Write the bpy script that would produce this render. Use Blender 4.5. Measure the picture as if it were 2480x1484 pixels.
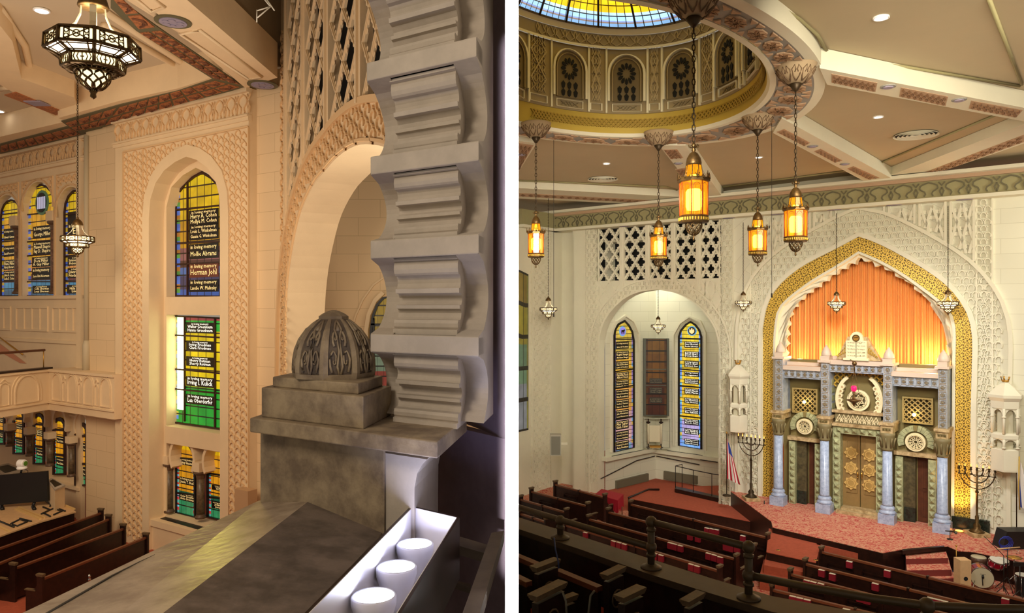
import bpy, math, random
from math import sin, cos, pi, sqrt, radians
from mathutils import Vector
random.seed(7)
for o in list(bpy.data.objects): bpy.data.objects.remove(o, do_unlink=True)
SC = bpy.context.scene; COL = SC.collection
# ---------------------------------------------------------------- camera
F = 1767.0; CX = 1240.0; CY = 742.0; H = 8.75
cam = bpy.data.cameras.new('camera'); co = bpy.data.objects.new('camera', cam); COL.objects.link(co)
cam.sensor_width = 36; cam.lens = 36*F/2480; cam.clip_start = .05; cam.clip_end = 200
co.location = (0, 0, H); co.rotation_euler = (pi/2, 0, 0); SC.camera = co
def S(r, g, b):
    f = lambda c: ((c/255+.055)/1.055)**2.4 if c > 10 else c/255/12.92
    return (f(r), f(g), f(b), 1)
# ---------------------------------------------------------------- world, lights, exposure
w = bpy.data.worlds.new('world'); SC.world = w; w.use_nodes = True
w.node_tree.nodes['Background'].inputs[0].default_value = (1, .86, .66, 1)
w.node_tree.nodes['Background'].inputs[1].default_value = .30
SC.view_settings.view_transform = 'Standard'; SC.view_settings.look = 'None'
SC.view_settings.exposure = 0; SC.view_settings.gamma = 1; SC.view_settings.use_curve_mapping = False
def light(kind, name, loc, target, power, col, size=1, size_y=None, spread=None, spot=None):
    l = bpy.data.lights.new(name, kind); l.energy = power; l.color = col
    o = bpy.data.objects.new(name, l); COL.objects.link(o); o.location = loc
    if target is not None:
        o.rotation_euler = (Vector(target)-Vector(loc)).to_track_quat('-Z', 'Y').to_euler()
    if kind == 'AREA':
        l.size = size
        if size_y: l.shape = 'RECTANGLE'; l.size_y = size_y
        if spread: l.spread = spread
    else: l.shadow_soft_size = size
    if spot: l.spot_size = spot; l.spot_blend = .6
    return o
WARM = (1, .79, .55); CREAM = (1, .86, .62); BLUE = (.55, .6, 1)
light('AREA', 'nave_main_fill', (-15, 12.5, 13.7), (-17, 24, 6), 650, WARM, 6, spread=radians(125))  # unseen area light added as general warm light, no ceiling fixture
light('AREA', 'choir_bay_fill', (-6, 13, 11), (-14, 24, 6), 110, WARM, 3, spread=radians(130))  # unseen area light aimed at the bay, no fixture of its own
light('AREA', 'sanctuary_main_fill', (7, 9, 12.6), (12, 26, 7.5), 900, (1, .9, .7), 6, spread=radians(105))  # unseen wash light added for the sanctuary, not a ceiling fixture
light('AREA', 'sanctuary_raking_fill', (18.6, 19.0, 11.4), (7, 32, 6), 190, (1, .94, .76), 1.6, spread=radians(120))  # unseen light added at the side to rake the wall relief
light('AREA', 'grille_wall_fill', (1.2, 9, 10.6), (4.0, 33, 8.5), 190, (1, .92, .76), 2, spread=radians(50))  # unseen light added to brighten the grille wall
light('AREA', 'portal_fill', (8.5, 18.5, 12.2), (12.6, 26.5, 4), 210, (.98, .96, .95), 1.2, spread=radians(75))  # unseen light added in front to brighten the portal
light('AREA', 'ceiling_up_fill', (9, 17, 7.5), (9, 17.5, 14), 90, (1, .86, .6), 6)  # unseen up-fill added for the ceiling, not mounted on any ledge
light('AREA', 'nave_up_fill', (-10, 12, 7.5), (-10, 14, 16), 650, (1, .84, .66), 5)  # unseen up-fill added for the left ceiling
light('AREA', 'niche_fill', (-1.7, .9, H+1.3), (-.7, 3.2, H-.2), 38, (1, .84, .66), .8)  # unseen warm light added near the camera for arch and pier
light('AREA', 'partition_fill', (0, .05, H), (0, 3, H), 5, (1, 1, 1), .04, 2.5, radians(2))  # unseen narrow light added only to whiten the partition's end
# ---------------------------------------------------------------- frames
def ray(px, py): return ((px-CX)/F, 1.0, (CY-py)/F)
def onz(px, py, z):                       # point of a level surface at height z
    Y = (z-H)*F/(CY-py); return ((px-CX)/F*Y, Y, z)
def at(px, py, Y): return ((px-CX)/F*Y, Y, H+(CY-py)*Y/F)
class Frame:                              # wall frame: u along the wall, v away from the room, z up
    def __init__(s, ux, uy): s.u = (ux, uy); s.n = (-uy, ux)
    def W(s, a, b, z): return (a*s.u[0]+b*s.n[0], a*s.u[1]+b*s.n[1], z)
    def px(s, px, py, b):                 # (u, z) on the plane v = b
        dx = (px-CX)/F; Y = b/(s.n[0]*dx+s.n[1]); X = dx*Y
        return (X*s.u[0]+Y*s.u[1], H+(CY-py)*Y/F)
    def loc(s, p): return (p[0]*s.u[0]+p[1]*s.u[1], p[0]*s.n[0]+p[1]*s.n[1])
n_ = sqrt(2188**2+1767**2); R = Frame(2188/n_, -1767/n_)
n_ = sqrt(2783**2+1767**2); L = Frame(2783/n_, -1767/n_)
G = Frame(.511, -.860)                    # angled grille wall of the left room
W0 = lambda x, y, z: (x, y, z)
def poly(fr, pts, b): return [fr.px(x, y, b) for x, y in pts]
def resamp(pts, n):
    # Catmull-Rom densify then equal-length resample
    P = [pts[0]]+list(pts)+[pts[-1]]; d = []
    for i in range(1, len(P)-2):
        for k in range(8):
            t = k/8; a, b, c, e = P[i-1], P[i], P[i+1], P[i+2]
            d.append(tuple(.5*((2*b[j])+(-a[j]+c[j])*t+(2*a[j]-5*b[j]+4*c[j]-e[j])*t*t+(-a[j]+3*b[j]-3*c[j]+e[j])*t**3) for j in range(2)))
    d.append(pts[-1]); L_ = [0]
    for i in range(1, len(d)): L_.append(L_[-1]+math.dist(d[i], d[i-1]))
    out = []; k = 0
    for i in range(n):
        s = L_[-1]*i/(n-1)
        while k < len(d)-2 and L_[k+1] < s: k += 1
        q = (s-L_[k])/max(1e-9, L_[k+1]-L_[k]); out.append(tuple(d[k][j]+(d[k+1][j]-d[k][j])*min(1, q) for j in range(2)))
    return out
def arch(left, right, n=24): return resamp(left, n)+resamp(right, n)[1:]
def inside(p, pg):
    x, y = p; c = False; j = len(pg)-1
    for i in range(len(pg)):
        if (pg[i][1] > y) != (pg[j][1] > y) and x < (pg[j][0]-pg[i][0])*(y-pg[i][1])/(pg[j][1]-pg[i][1])+pg[i][0]: c = not c
        j = i
    return c
# ---------------------------------------------------------------- materials
MT = {}
def mat(name, col, rough=.6, metal=0, emit=None, es=0, bump=0, bscale=20, var=0, vscale=4, col2=None, spec=None, bdist=.02):
    m = bpy.data.materials.new(name); m.use_nodes = True; nt = m.node_tree; p = nt.nodes['Principled BSDF']
    p.inputs['Base Color'].default_value = col; p.inputs['Roughness'].default_value = rough; p.inputs['Metallic'].default_value = metal
    if spec is not None: p.inputs['Specular IOR Level'].default_value = spec
    if emit: p.inputs['Emission Color'].default_value = emit; p.inputs['Emission Strength'].default_value = es
    N = nt.nodes.new; K = nt.links.new
    if var or col2 or bump:
        tc = N('ShaderNodeTexCoord')
    if col2 or var:
        no = N('ShaderNodeTexNoise'); no.inputs['Scale'].default_value = vscale; no.inputs['Detail'].default_value = 6; no.inputs['Roughness'].default_value = .65
        K(tc.outputs['Object'], no.inputs['Vector']); rp = N('ShaderNodeValToRGB'); rp.color_ramp.elements[0].position = .38; rp.color_ramp.elements[1].position = .62
        c2 = col2 or tuple(c*(1-var) for c in col[:3])+(1,)
        rp.color_ramp.elements[0].color = c2; rp.color_ramp.elements[1].color = col
        K(no.outputs['Fac'], rp.inputs[0]); K(rp.outputs[0], p.inputs['Base Color'])
    if bump:
        n2 = N('ShaderNodeTexNoise'); n2.inputs['Scale'].default_value = bscale; n2.inputs['Detail'].default_value = 4; K(tc.outputs['Object'], n2.inputs['Vector'])
        bp = N('ShaderNodeBump'); bp.inputs['Strength'].default_value = bump; bp.inputs['Distance'].default_value = bdist; K(n2.outputs['Fac'], bp.inputs['Height']); K(bp.outputs[0], p.inputs['Normal'])
    MT[name] = m; return m
def blocks(name, col, mortar, scale, uvw=(1, .5), rough=.75):       # plaster scored as ashlar, on UV
    m = mat(name, col, rough); nt = m.node_tree; N = nt.nodes.new; K = nt.links.new
    tc = N('ShaderNodeTexCoord'); br = N('ShaderNodeTexBrick'); br.inputs['Scale'].default_value = scale
    br.inputs['Color1'].default_value = col; br.inputs['Color2'].default_value = tuple(c*.95 for c in col[:3])+(1,); br.inputs['Mortar'].default_value = mortar
    br.inputs['Brick Width'].default_value = uvw[0]; br.inputs['Row Height'].default_value = uvw[1]; br.inputs['Mortar Size'].default_value = .008
    K(tc.outputs['UV'], br.inputs['Vector']); K(br.outputs['Color'], nt.nodes['Principled BSDF'].inputs['Base Color']); return m
def ramp(nt, stops, mode='CONSTANT'):
    rp = nt.nodes.new('ShaderNodeValToRGB'); cr = rp.color_ramp; cr.interpolation = mode
    while len(cr.elements) > 1: cr.elements.remove(cr.elements[-1])
    for i, (p, c) in enumerate(stops):
        e = cr.elements[0] if i == 0 else cr.elements.new(p)
        e.position = p; e.color = c
    return rp
def stained(name, stops, border, strength, cw=.12, ch=.16, bw=.11, ms=None):
    # backlit coloured glass with black lead lines; UV x,y in 0..1 over the opening, second pair of scales gives the panes
    m = bpy.data.materials.new(name); m.use_nodes = True; nt = m.node_tree; N = nt.nodes.new; K = nt.links.new
    p = nt.nodes['Principled BSDF']; tc = N('ShaderNodeTexCoord'); sp = N('ShaderNodeSeparateXYZ'); K(tc.outputs['UV'], sp.inputs[0])
    rp = ramp(nt, stops); K(sp.outputs[1], rp.inputs[0])
    br = N('ShaderNodeTexBrick'); br.offset = 0; br.inputs['Scale'].default_value = 1; br.inputs['Brick Width'].default_value = cw; br.inputs['Row Height'].default_value = ch
    br.inputs['Mortar Size'].default_value = ms or min(cw, ch)*.07; br.inputs['Color1'].default_value = (1, 1, 1, 1); br.inputs['Color2'].default_value = (.72, .72, .72, 1); br.inputs['Mortar'].default_value = (.03, .02, .01, 1)
    K(tc.outputs['UV'], br.inputs['Vector'])
    # border strips
    ab = N('ShaderNodeMath'); ab.operation = 'SUBTRACT'; ab.inputs[1].default_value = .5; K(sp.outputs[0], ab.inputs[0])
    a2 = N('ShaderNodeMath'); a2.operation = 'ABSOLUTE'; K(ab.outputs[0], a2.inputs[0])
    gt = N('ShaderNodeMath'); gt.operation = 'GREATER_THAN'; gt.inputs[1].default_value = .5-bw; K(a2.outputs[0], gt.inputs[0])
    sc = N('ShaderNodeMath'); sc.operation = 'MULTIPLY'; sc.inputs[1].default_value = 7; K(sp.outputs[1], sc.inputs[0])
    fr = N('ShaderNodeMath'); fr.operation = 'FRACT'; K(sc.outputs[0], fr.inputs[0])
    rb = ramp(nt, border); K(fr.outputs[0], rb.inputs[0])
    mx = N('ShaderNodeMix'); mx.data_type = 'RGBA'; K(gt.outputs[0], mx.inputs[0]); K(rp.outputs[0], mx.inputs[6]); K(rb.outputs[0], mx.inputs[7])
    ml = N('ShaderNodeMix'); ml.data_type = 'RGBA'; ml.blend_type = 'MULTIPLY'; ml.inputs[0].default_value = 1; K(mx.outputs[2], ml.inputs[6]); K(br.outputs[0], ml.inputs[7])
    no = N('ShaderNodeTexNoise'); no.inputs['Scale'].default_value = 2.2; K(tc.outputs['Object'], no.inputs['Vector'])
    mr = N('ShaderNodeMapRange'); mr.inputs[3].default_value = .55*strength; mr.inputs[4].default_value = 1.45*strength; K(no.outputs['Fac'], mr.inputs[0])
    p.inputs['Base Color'].default_value = (.02, .02, .02, 1); p.inputs['Roughness'].default_value = .2
    K(ml.outputs[2], p.inputs['Emission Color']); K(mr.outputs[0], p.inputs['Emission Strength']); MT[name] = m; return m
plL = mat('cream_plaster_warm', S(232, 206, 168), .7, var=.06, vscale=.8, bump=.15, bscale=60)
plLb = blocks('cream_block_plaster_warm', S(228, 200, 160), S(196, 167, 128), 1, (1.5, .62))
plR = mat('cream_plaster', S(224, 219, 196), .7, var=.05, vscale=.7)
plRb = blocks('cream_block_plaster', S(220, 217, 196), S(196, 192, 170), 1, (1.3, .5))
plRp = mat('pinkish_cream_plaster', S(226, 208, 180), .75)
ceilM = mat('ceiling_paint', S(186, 170, 138), .8, var=.05, vscale=.5)
ceilL = mat('ceiling_paint_warm', S(206, 188, 160), .8)
green = mat('sage_paint', S(158, 150, 108), .7, var=.06, vscale=2)
sage = mat('dark_sage_paint', S(104, 98, 72), .7)
ornP = mat('pink_tan_ornament', S(184, 152, 122), .75)
ornG = mat('grey_blue_ornament', S(148, 146, 140), .75)
ornO = mat('burnt_orange_ornament', S(190, 118, 72), .7, var=.5, vscale=14)
dgrn = mat('olive_grey_band', S(98, 92, 66), .7)
stone = mat('aged_stone', S(160, 142, 114), .62, col2=S(112, 96, 78), vscale=5, bump=.35, bscale=25, bdist=.01)
stoneD = mat('aged_stone_dark', S(102, 88, 74), .55, col2=S(66, 56, 50), vscale=6, bump=.3, bscale=30, bdist=.01)
archW = mat('old_white_plaster', S(190, 178, 162), .8, var=.18, vscale=3.5, bump=.25, bscale=40, bdist=.006)
dkwall = mat('dark_plaster_wall', S(118, 102, 112), .85, var=.25, vscale=3)  # brighter purplish base stands in for light falling on this wall
white = mat('white_paint', S(250, 250, 250), .8)
woodD = mat('dark_mahogany', S(44, 22, 15), .35, col2=S(27, 13, 9), vscale=7)
woodR = mat('rail_mahogany', S(112, 62, 38), .35)
woodCap = mat('worn_wood_cap', S(104, 84, 60), .45, var=.3, vscale=12)
woodM = mat('reddish_door_wood', S(92, 50, 30), .4, var=.3, vscale=5)
pine = mat('pine_board', S(214, 176, 130), .6, var=.1, vscale=6)
black = mat('black_void', (.004, .004, .004, 1), .9)  # flat black stands for the unlit depth of openings and chambers
blackP = mat('black_plastic', S(18, 17, 17), .45)
steel = mat('chrome', S(190, 190, 190), .25, 1)
bronze = mat('aged_bronze', S(110, 84, 48), .42, .75, var=.4, vscale=20)
bronzeD = mat('dark_bronze', S(64, 50, 32), .45, .6)
brass = mat('brass', S(196, 150, 70), .35, .8)
goldM = mat('gold_leaf', S(196, 160, 60), .5, .25)
iron = mat('black_iron', S(34, 28, 24), .5, .3)
railM = mat('brown_painted_pipe', S(82, 68, 48), .4, .1)
ledgeM = mat('dark_ledge_top', S(76, 62, 48), .4, var=.25, vscale=3)
glassW = mat('frosted_white_glass', S(255, 240, 205), .4, emit=S(255, 236, 180), es=1.8)
glassH = mat('bright_lamp_glass', (1, 1, 1, 1), .4, emit=S(255, 246, 222), es=6)
ledM = mat('led_lens', (1, 1, 1, 1), .3, emit=(.86, .9, 1, 1), es=7)
dlM = mat('downlight_lens', (1, 1, 1, 1), .3, emit=(1, .96, .88, 1), es=7)
bulbM = mat('lit_bulb', (1, 1, 1, 1), .3, emit=S(255, 226, 150), es=16)
flameM = mat('orange_flame_bulb', (1, .5, .1, 1), .4, emit=S(255, 150, 60), es=5)
redM = mat('red_velvet_cloth', S(160, 8, 36), .75)
bookR = mat('red_book_cloth', S(132, 16, 36), .6)
paper = mat('page_edge', S(228, 220, 200), .8)
ltrim = mat('blue_grey_marble', S(168, 176, 186), .4, col2=S(136, 146, 160), vscale=5)
mblue = mat('pale_blue_column_marble', S(176, 190, 214), .3, col2=S(146, 160, 190), vscale=9)
mgreen = mat('pale_green_stone', S(176, 178, 134), .5, col2=S(138, 140, 104), vscale=9)
mgreenD = mat('dark_green_marble', S(44, 54, 44), .25, col2=S(24, 30, 24), vscale=8)
mtan = mat('tan_marble', S(200, 176, 132), .4, col2=S(150, 124, 82), vscale=6)
molive = mat('olive_panel', S(122, 108, 62), .55)
mcream = mat('cream_carved_stone', S(232, 218, 174), .6)
ornD = mat('recess_shadow_paint', S(86, 76, 50), .8)
bdoor = mat('bronze_door_paint', S(150, 122, 74), .45, .2, var=.12, vscale=6)
colPk = mat('pink_marble', S(140, 104, 84), .35, col2=S(96, 72, 60), vscale=9)
colSt = mat('marble_column_grey', S(120, 100, 76), .4, col2=S(84, 70, 54), vscale=9)
cushM = mat('red_cushion', S(150, 46, 28), .8)
carpetO = mat('rust_carpet', S(168, 78, 52), .95, var=.16, vscale=9)
def carpet():
    m = mat('patterned_red_carpet', S(170, 80, 72), .95); nt = m.node_tree; N = nt.nodes.new; K = nt.links.new
    tc = N('ShaderNodeTexCoord'); no = N('ShaderNodeTexNoise'); no.inputs['Scale'].default_value = 5.5; no.inputs['Detail'].default_value = 1; no.inputs['Distortion'].default_value = 2.5
    K(tc.outputs['Object'], no.inputs['Vector'])
    rp = ramp(nt, [(0, S(186, 74, 66)), (.455, S(206, 158, 126)), (.5, S(186, 74, 66)), (.56, S(206, 150, 120)), (.59, S(178, 66, 60))], 'LINEAR')
    K(no.outputs['Fac'], rp.inputs[0]); K(rp.outputs[0], nt.nodes['Principled BSDF'].inputs['Base Color']); return m
carp = carpet()
def goldband():
    m = mat('gold_arabesque', S(180, 150, 60), .45, .3); nt = m.node_tree; N = nt.nodes.new; K = nt.links.new
    tc = N('ShaderNodeTexCoord'); sp = N('ShaderNodeSeparateXYZ'); K(tc.outputs['UV'], sp.inputs[0])
    def wv(cx, cy, fr_):
        a = N('ShaderNodeMath'); a.operation = 'MULTIPLY'; a.inputs[1].default_value = cx; K(sp.outputs[0], a.inputs[0])
        b = N('ShaderNodeMath'); b.operation = 'MULTIPLY_ADD'; b.inputs[1].default_value = cy; K(sp.outputs[1], b.inputs[0]); K(a.outputs[0], b.inputs[2])
        s = N('ShaderNodeMath'); s.operation = 'SINE'; K(b.outputs[0], s.inputs[0]); return s
    def mul(x, y):
        a = N('ShaderNodeMath'); a.operation = 'MULTIPLY'; K(x.outputs[0], a.inputs[0]); K(y.outputs[0], a.inputs[1]); return a
    def add(x, y):
        a = N('ShaderNodeMath'); a.operation = 'ADD'; K(x.outputs[0], a.inputs[0]); K(y.outputs[0], a.inputs[1]); return a
    def op(o_, x, v): 
        a = N('ShaderNodeMath'); a.operation = o_; K(x.outputs[0] if hasattr(x, 'outputs') else x, a.inputs[0])
        if v is not None:
            if hasattr(v, 'outputs'): K(v.outputs[0], a.inputs[1])
            else: a.inputs[1].default_value = v
        return a
    c = .30; fu = op('SUBTRACT', op('FRACT', op('DIVIDE', sp.outputs[0], c), None), .5); fv = op('SUBTRACT', op('FRACT', op('DIVIDE', sp.outputs[1], c), None), .5)
    r = op('SQRT', op('ADD', op('MULTIPLY', fu, fu), op('MULTIPLY', fv, fv)), None)
    au = op('ABSOLUTE', fu, None); av = op('ABSOLUTE', fv, None)
    ring1 = op('ABSOLUTE', op('SUBTRACT', r, .33), None); ring2 = op('ABSOLUTE', op('SUBTRACT', r, .13), None)
    dia = op('ABSOLUTE', op('SUBTRACT', op('ADD', au, av), .62), None); dg = op('ABSOLUTE', op('SUBTRACT', au, av), None)
    dg = op('ADD', dg, op('MULTIPLY', op('LESS_THAN', r, .33), 1.0))
    ab = op('MINIMUM', op('MINIMUM', ring1, ring2), op('MINIMUM', dia, dg))
    rp = ramp(nt, [(0, S(228, 192, 84)), (.045, S(228, 192, 84)), (.075, S(100, 76, 24)), (1, S(116, 90, 30))], 'LINEAR')
    K(ab.outputs[0], rp.inputs[0]); K(rp.outputs[0], nt.nodes['Principled BSDF'].inputs['Base Color'])
    bp = N('ShaderNodeBump'); bp.invert = True; bp.inputs['Strength'].default_value = .3; bp.inputs['Distance'].default_value = .02; K(ab.outputs[0], bp.inputs['Height']); K(bp.outputs[0], nt.nodes['Principled BSDF'].inputs['Normal'])
    return m
goldA = goldband()
curtM = mat('orange_pleated_curtain', S(226, 152, 80), .7); 
def amber():
    m = bpy.data.materials.new('amber_glass'); m.use_nodes = True; nt = m.node_tree; nt.nodes.remove(nt.nodes['Principled BSDF'])
    N = nt.nodes.new; K = nt.links.new; o = nt.nodes['Material Output']
    t = N('ShaderNodeBsdfTransparent'); t.inputs[0].default_value = S(255, 206, 70); e = N('ShaderNodeEmission'); e.inputs[0].default_value = S(226, 150, 22); e.inputs[1].default_value = .75
    g = N('ShaderNodeBsdfGlossy'); g.inputs['Roughness'].default_value = .2
    a = N('ShaderNodeAddShader'); K(t.outputs[0], a.inputs[0]); K(e.outputs[0], a.inputs[1])
    x = N('ShaderNodeMixShader'); x.inputs[0].default_value = .05; K(a.outputs[0], x.inputs[1]); K(g.outputs[0], x.inputs[2]); K(x.outputs[0], o.inputs[0]); return m
amberM = amber()
letterM = mat('backlit_lettering', (1, .8, .4, 1), .5, emit=S(240, 206, 136), es=.9)
letterB = mat('bright_lettering', (1, 1, 1, 1), .5, emit=S(255, 252, 232), es=1.3)
letterD = mat('dark_lettering', S(84, 70, 40), .7)
plaqM = mat('black_memorial_pane', S(20, 14, 10), .4)
plaqR = mat('brown_memorial_pane', S(84, 40, 26), .4, emit=S(90, 40, 22), es=.5)
# ---------------------------------------------------------------- mesh builder
class MB:
    def __init__(s, T=W0): s.v = []; s.f = []; s.m = []; s.sm = []; s.uv = {}; s.T = T
    def add(s, vs, fs, mi=0, sm=False, uvs=None):
        k = len(s.v); s.v += [s.T(*p) for p in vs]
        for i, f in enumerate(fs):
            if uvs: s.uv[len(s.f)] = [uvs[j] for j in f]
            s.f.append(tuple(j+k for j in f)); s.m.append(mi); s.sm.append(sm)
        return s
    def quad(s, pts, mi=0, uvs=None): return s.add(pts, [tuple(range(len(pts)))], mi, False, uvs)
    def box(s, a0, a1, b0, b1, z0, z1, mi=0):
        return s.add([(a, b, z) for z in (z0, z1) for a, b in ((a0, b0), (a1, b0), (a1, b1), (a0, b1))],
                     [(3, 2, 1, 0), (4, 5, 6, 7), (0, 1, 5, 4), (1, 2, 6, 5), (2, 3, 7, 6), (3, 0, 4, 7)], mi)
    def prism(s, pts, b0, b1, mi=0):     # (u,z) outline, along v
        n = len(pts); return s.add([(a, b0, z) for a, z in pts]+[(a, b1, z) for a, z in pts],
            [tuple(range(n)), tuple(range(2*n-1, n-1, -1))]+[(i, i+n, (i+1) % n+n, (i+1) % n) for i in range(n)], mi)
    def slab(s, pts, z0, z1, mi=0):      # (x,y) outline, vertical
        n = len(pts); return s.add([(p[0], p[1], z0) for p in pts]+[(p[0], p[1], z1) for p in pts],
            [tuple(range(n-1, -1, -1)), tuple(range(n, 2*n))]+[(i, (i+1) % n, (i+1) % n+n, i+n) for i in range(n)], mi)
    def ring(s, inn, out, b0, b1, mi=0, mo=None, back=False, closed=False):   # face between two curves at b0, reveals to b1
        n = len(inn); R_ = range(n if closed else n-1); nx = lambda i: (i+1) % n
        L_ = [0]
        for i in range(1, n): L_.append(L_[-1]+math.dist(out[i], out[i-1]))
        L_.append(L_[-1]+math.dist(out[0], out[-1])); wd = [math.dist(inn[i], out[i]) for i in range(n)]
        for i in R_:
            j = nx(i); s.add([(inn[i][0], b0, inn[i][1]), (out[i][0], b0, out[i][1]), (out[j][0], b0, out[j][1]), (inn[j][0], b0, inn[j][1])], [(0, 1, 2, 3)], mi,
                             False, [(L_[i], 0), (L_[i], wd[i]), (L_[i+1], wd[j]), (L_[i+1], 0)])
            if b1 != b0:
                for c in ((inn, out) if not back else (inn,)):
                    s.add([(c[i][0], b0, c[i][1]), (c[j][0], b0, c[j][1]), (c[j][0], b1, c[j][1]), (c[i][0], b1, c[i][1])], [(0, 1, 2, 3)], mi if mo is None else mo,
                          False, [(L_[i], 0), (L_[i+1], 0), (L_[i+1], abs(b1-b0)), (L_[i], abs(b1-b0))])
        return s
    def ribbon(s, path, w, b0, b1, mi=0, closed=False):
        n = len(path); A = []; B = []
        for i in range(n):
            p = path[i-1] if (i > 0 or closed) else path[i]; q = path[(i+1) % n] if (i < n-1 or closed) else path[i]
            dx, dz = q[0]-p[0], q[1]-p[1]; l = math.hypot(dx, dz) or 1; A.append((path[i][0]-dz/l*w/2, path[i][1]+dx/l*w/2)); B.append((path[i][0]+dz/l*w/2, path[i][1]-dx/l*w/2))
        vs = [(p[0], b0, p[1]) for p in A]+[(p[0], b0, p[1]) for p in B]+[(p[0], b1, p[1]) for p in A]+[(p[0], b1, p[1]) for p in B]; fs = []
        for i in range(n if closed else n-1):
            j = (i+1) % n; fs += [(i, j, j+n, i+n), (i, i+2*n, j+2*n, j), (i+n, j+n, j+3*n, i+3*n)]
        return s.add(vs, fs, mi)
    def tube(s, path, r, n=8, mi=0, closed=False, caps=True, T=None):
        P = [Vector(p) for p in path]; m = len(P); vs = []; up = Vector((0, 0, 1)); rr = r if isinstance(r, (list, tuple)) else [r]*m
        for i in range(m):
            d = (P[(i+1) % m] if (i < m-1 or closed) else P[i])-(P[i-1] if (i > 0 or closed) else P[i])
            if d.length < 1e-9: d = Vector((0, 0, 1))
            d.normalize(); x = d.cross(up if abs(d.z) < .95 else Vector((0, 1, 0))).normalized(); y = x.cross(d).normalized()
            vs += [tuple(P[i]+(x*cos(2*pi*k/n)+y*sin(2*pi*k/n))*rr[i]) for k in range(n)]
        fs = []
        for i in range(m if closed else m-1):
            j = (i+1) % m; fs += [(i*n+k, i*n+(k+1) % n, j*n+(k+1) % n, j*n+k) for k in range(n)]
        if caps and not closed: fs += [tuple(range(n-1, -1, -1)), tuple(range((m-1)*n, m*n))]
        return s.add(vs, fs, mi, True)
    def lathe(s, c, prof, n=16, mi=0, sm=True, ph=0, sx=1, sy=1, cap=True):
        vs = [(c[0]+r*cos(2*pi*k/n+ph)*sx, c[1]+r*sin(2*pi*k/n+ph)*sy, c[2]+z) for r, z in prof for k in range(n)]
        fs = [(i*n+k, i*n+(k+1) % n, (i+1)*n+(k+1) % n, (i+1)*n+k) for i in range(len(prof)-1) for k in range(n)]
        if cap and prof[0][0] > 1e-6: fs.append(tuple(range(n-1, -1, -1)))
        if cap and prof[-1][0] > 1e-6: fs.append(tuple(range((len(prof)-1)*n, len(prof)*n)))
        return s.add(vs, fs, mi, sm)
    def ball(s, c, r, n=10, mi=0, sz=1): return s.lathe(c, [(max(1e-7, r*sin(pi*i/6)), -r*cos(pi*i/6)*sz) for i in range(7)], n, mi)
    def disc(s, u, z, r, b0, b1, n=16, mi=0): return s.prism([(u+r*cos(2*pi*k/n), z+r*sin(2*pi*k/n)) for k in range(n)], b0, b1, mi)
    def chain(s, p0, p1, ll=.09, r=.008, wd=.02, mi=0):
        P = Vector(p0); Q = Vector(p1); n = max(1, int((Q-P).length/(ll*.8)))
        for i in range(n):
            c = P.lerp(Q, (i+.5)/n); o = (1, 0) if i % 2 else (0, 1)
            s.tube([(c.x+o[0]*wd*cos(t), c.y+o[1]*wd*cos(t), c.z+ll/2*sin(t)) for t in [2*pi*k/8 for k in range(8)]], r, 4, mi, True)
        return s
    def build(s, name, mats, parent=None, label=None):
        me = bpy.data.meshes.new(name); off = Vector((0, 0, 0)); 
        q = parent
        while q is not None: off += q.location; q = q.parent
        me.from_pydata([tuple(Vector(p)-off) for p in s.v] if off.length else s.v, [], s.f)
        for m in (mats if isinstance(mats, (list, tuple)) else [mats]): me.materials.append(m)
        me.polygons.foreach_set('material_index', s.m); me.polygons.foreach_set('use_smooth', s.sm)
        if s.uv:
            ul = me.uv_layers.new(name='uv'); d = ul.data
            for fi, us in s.uv.items():
                ls = me.polygons[fi].loop_start
                for k, u in enumerate(us): d[ls+k].uv = u
        me.update(); o = bpy.data.objects.new(name, me); COL.objects.link(o); o.parent = parent
        if label: o['label'] = label
        return o
def thing(name, label, cat, loc=(0, 0, 0), group=None):
    o = bpy.data.objects.new(name, None); COL.objects.link(o); o.location = loc; o.empty_display_size = .1
    o['label'] = label; o['category'] = cat
    if group: o['group'] = group
    return o
def tag(o, label, cat, group=None):
    o['label'] = label; o['category'] = cat
    if group: o['group'] = group
    return o
def struct(o, label=None):
    o['kind'] = 'structure'
    if label: o['label'] = label
    return o
def dup(root, loc, label=None, rz=0, scale=None):
    r = root.copy(); COL.objects.link(r); r.location = loc; r.rotation_euler = (0, 0, rz)
    if scale: r.scale = (scale,)*3
    if label: r['label'] = label
    for ch in root.children:
        c = ch.copy(); COL.objects.link(c); c.parent = r
        for g in ch.children:
            d = g.copy(); COL.objects.link(d); d.parent = c
    return r
_txt = {}
def textmesh(body):
    if body not in _txt:
        cu = bpy.data.curves.new('t', 'FONT'); cu.body = body; cu.resolution_u = 1; cu.align_x = 'CENTER'; cu.space_line = 1
        ob = bpy.data.objects.new('t', cu); COL.objects.link(ob); bpy.context.view_layer.update()
        me = bpy.data.meshes.new_from_object(ob.evaluated_get(bpy.context.evaluated_depsgraph_get()))
        vs = [tuple(v.co[:2]) for v in me.vertices]; fs = [tuple(p.vertices) for p in me.polygons]
        bpy.data.objects.remove(ob); bpy.data.curves.remove(cu); bpy.data.meshes.remove(me); _txt[body] = (vs, fs)
    return _txt[body]
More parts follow.
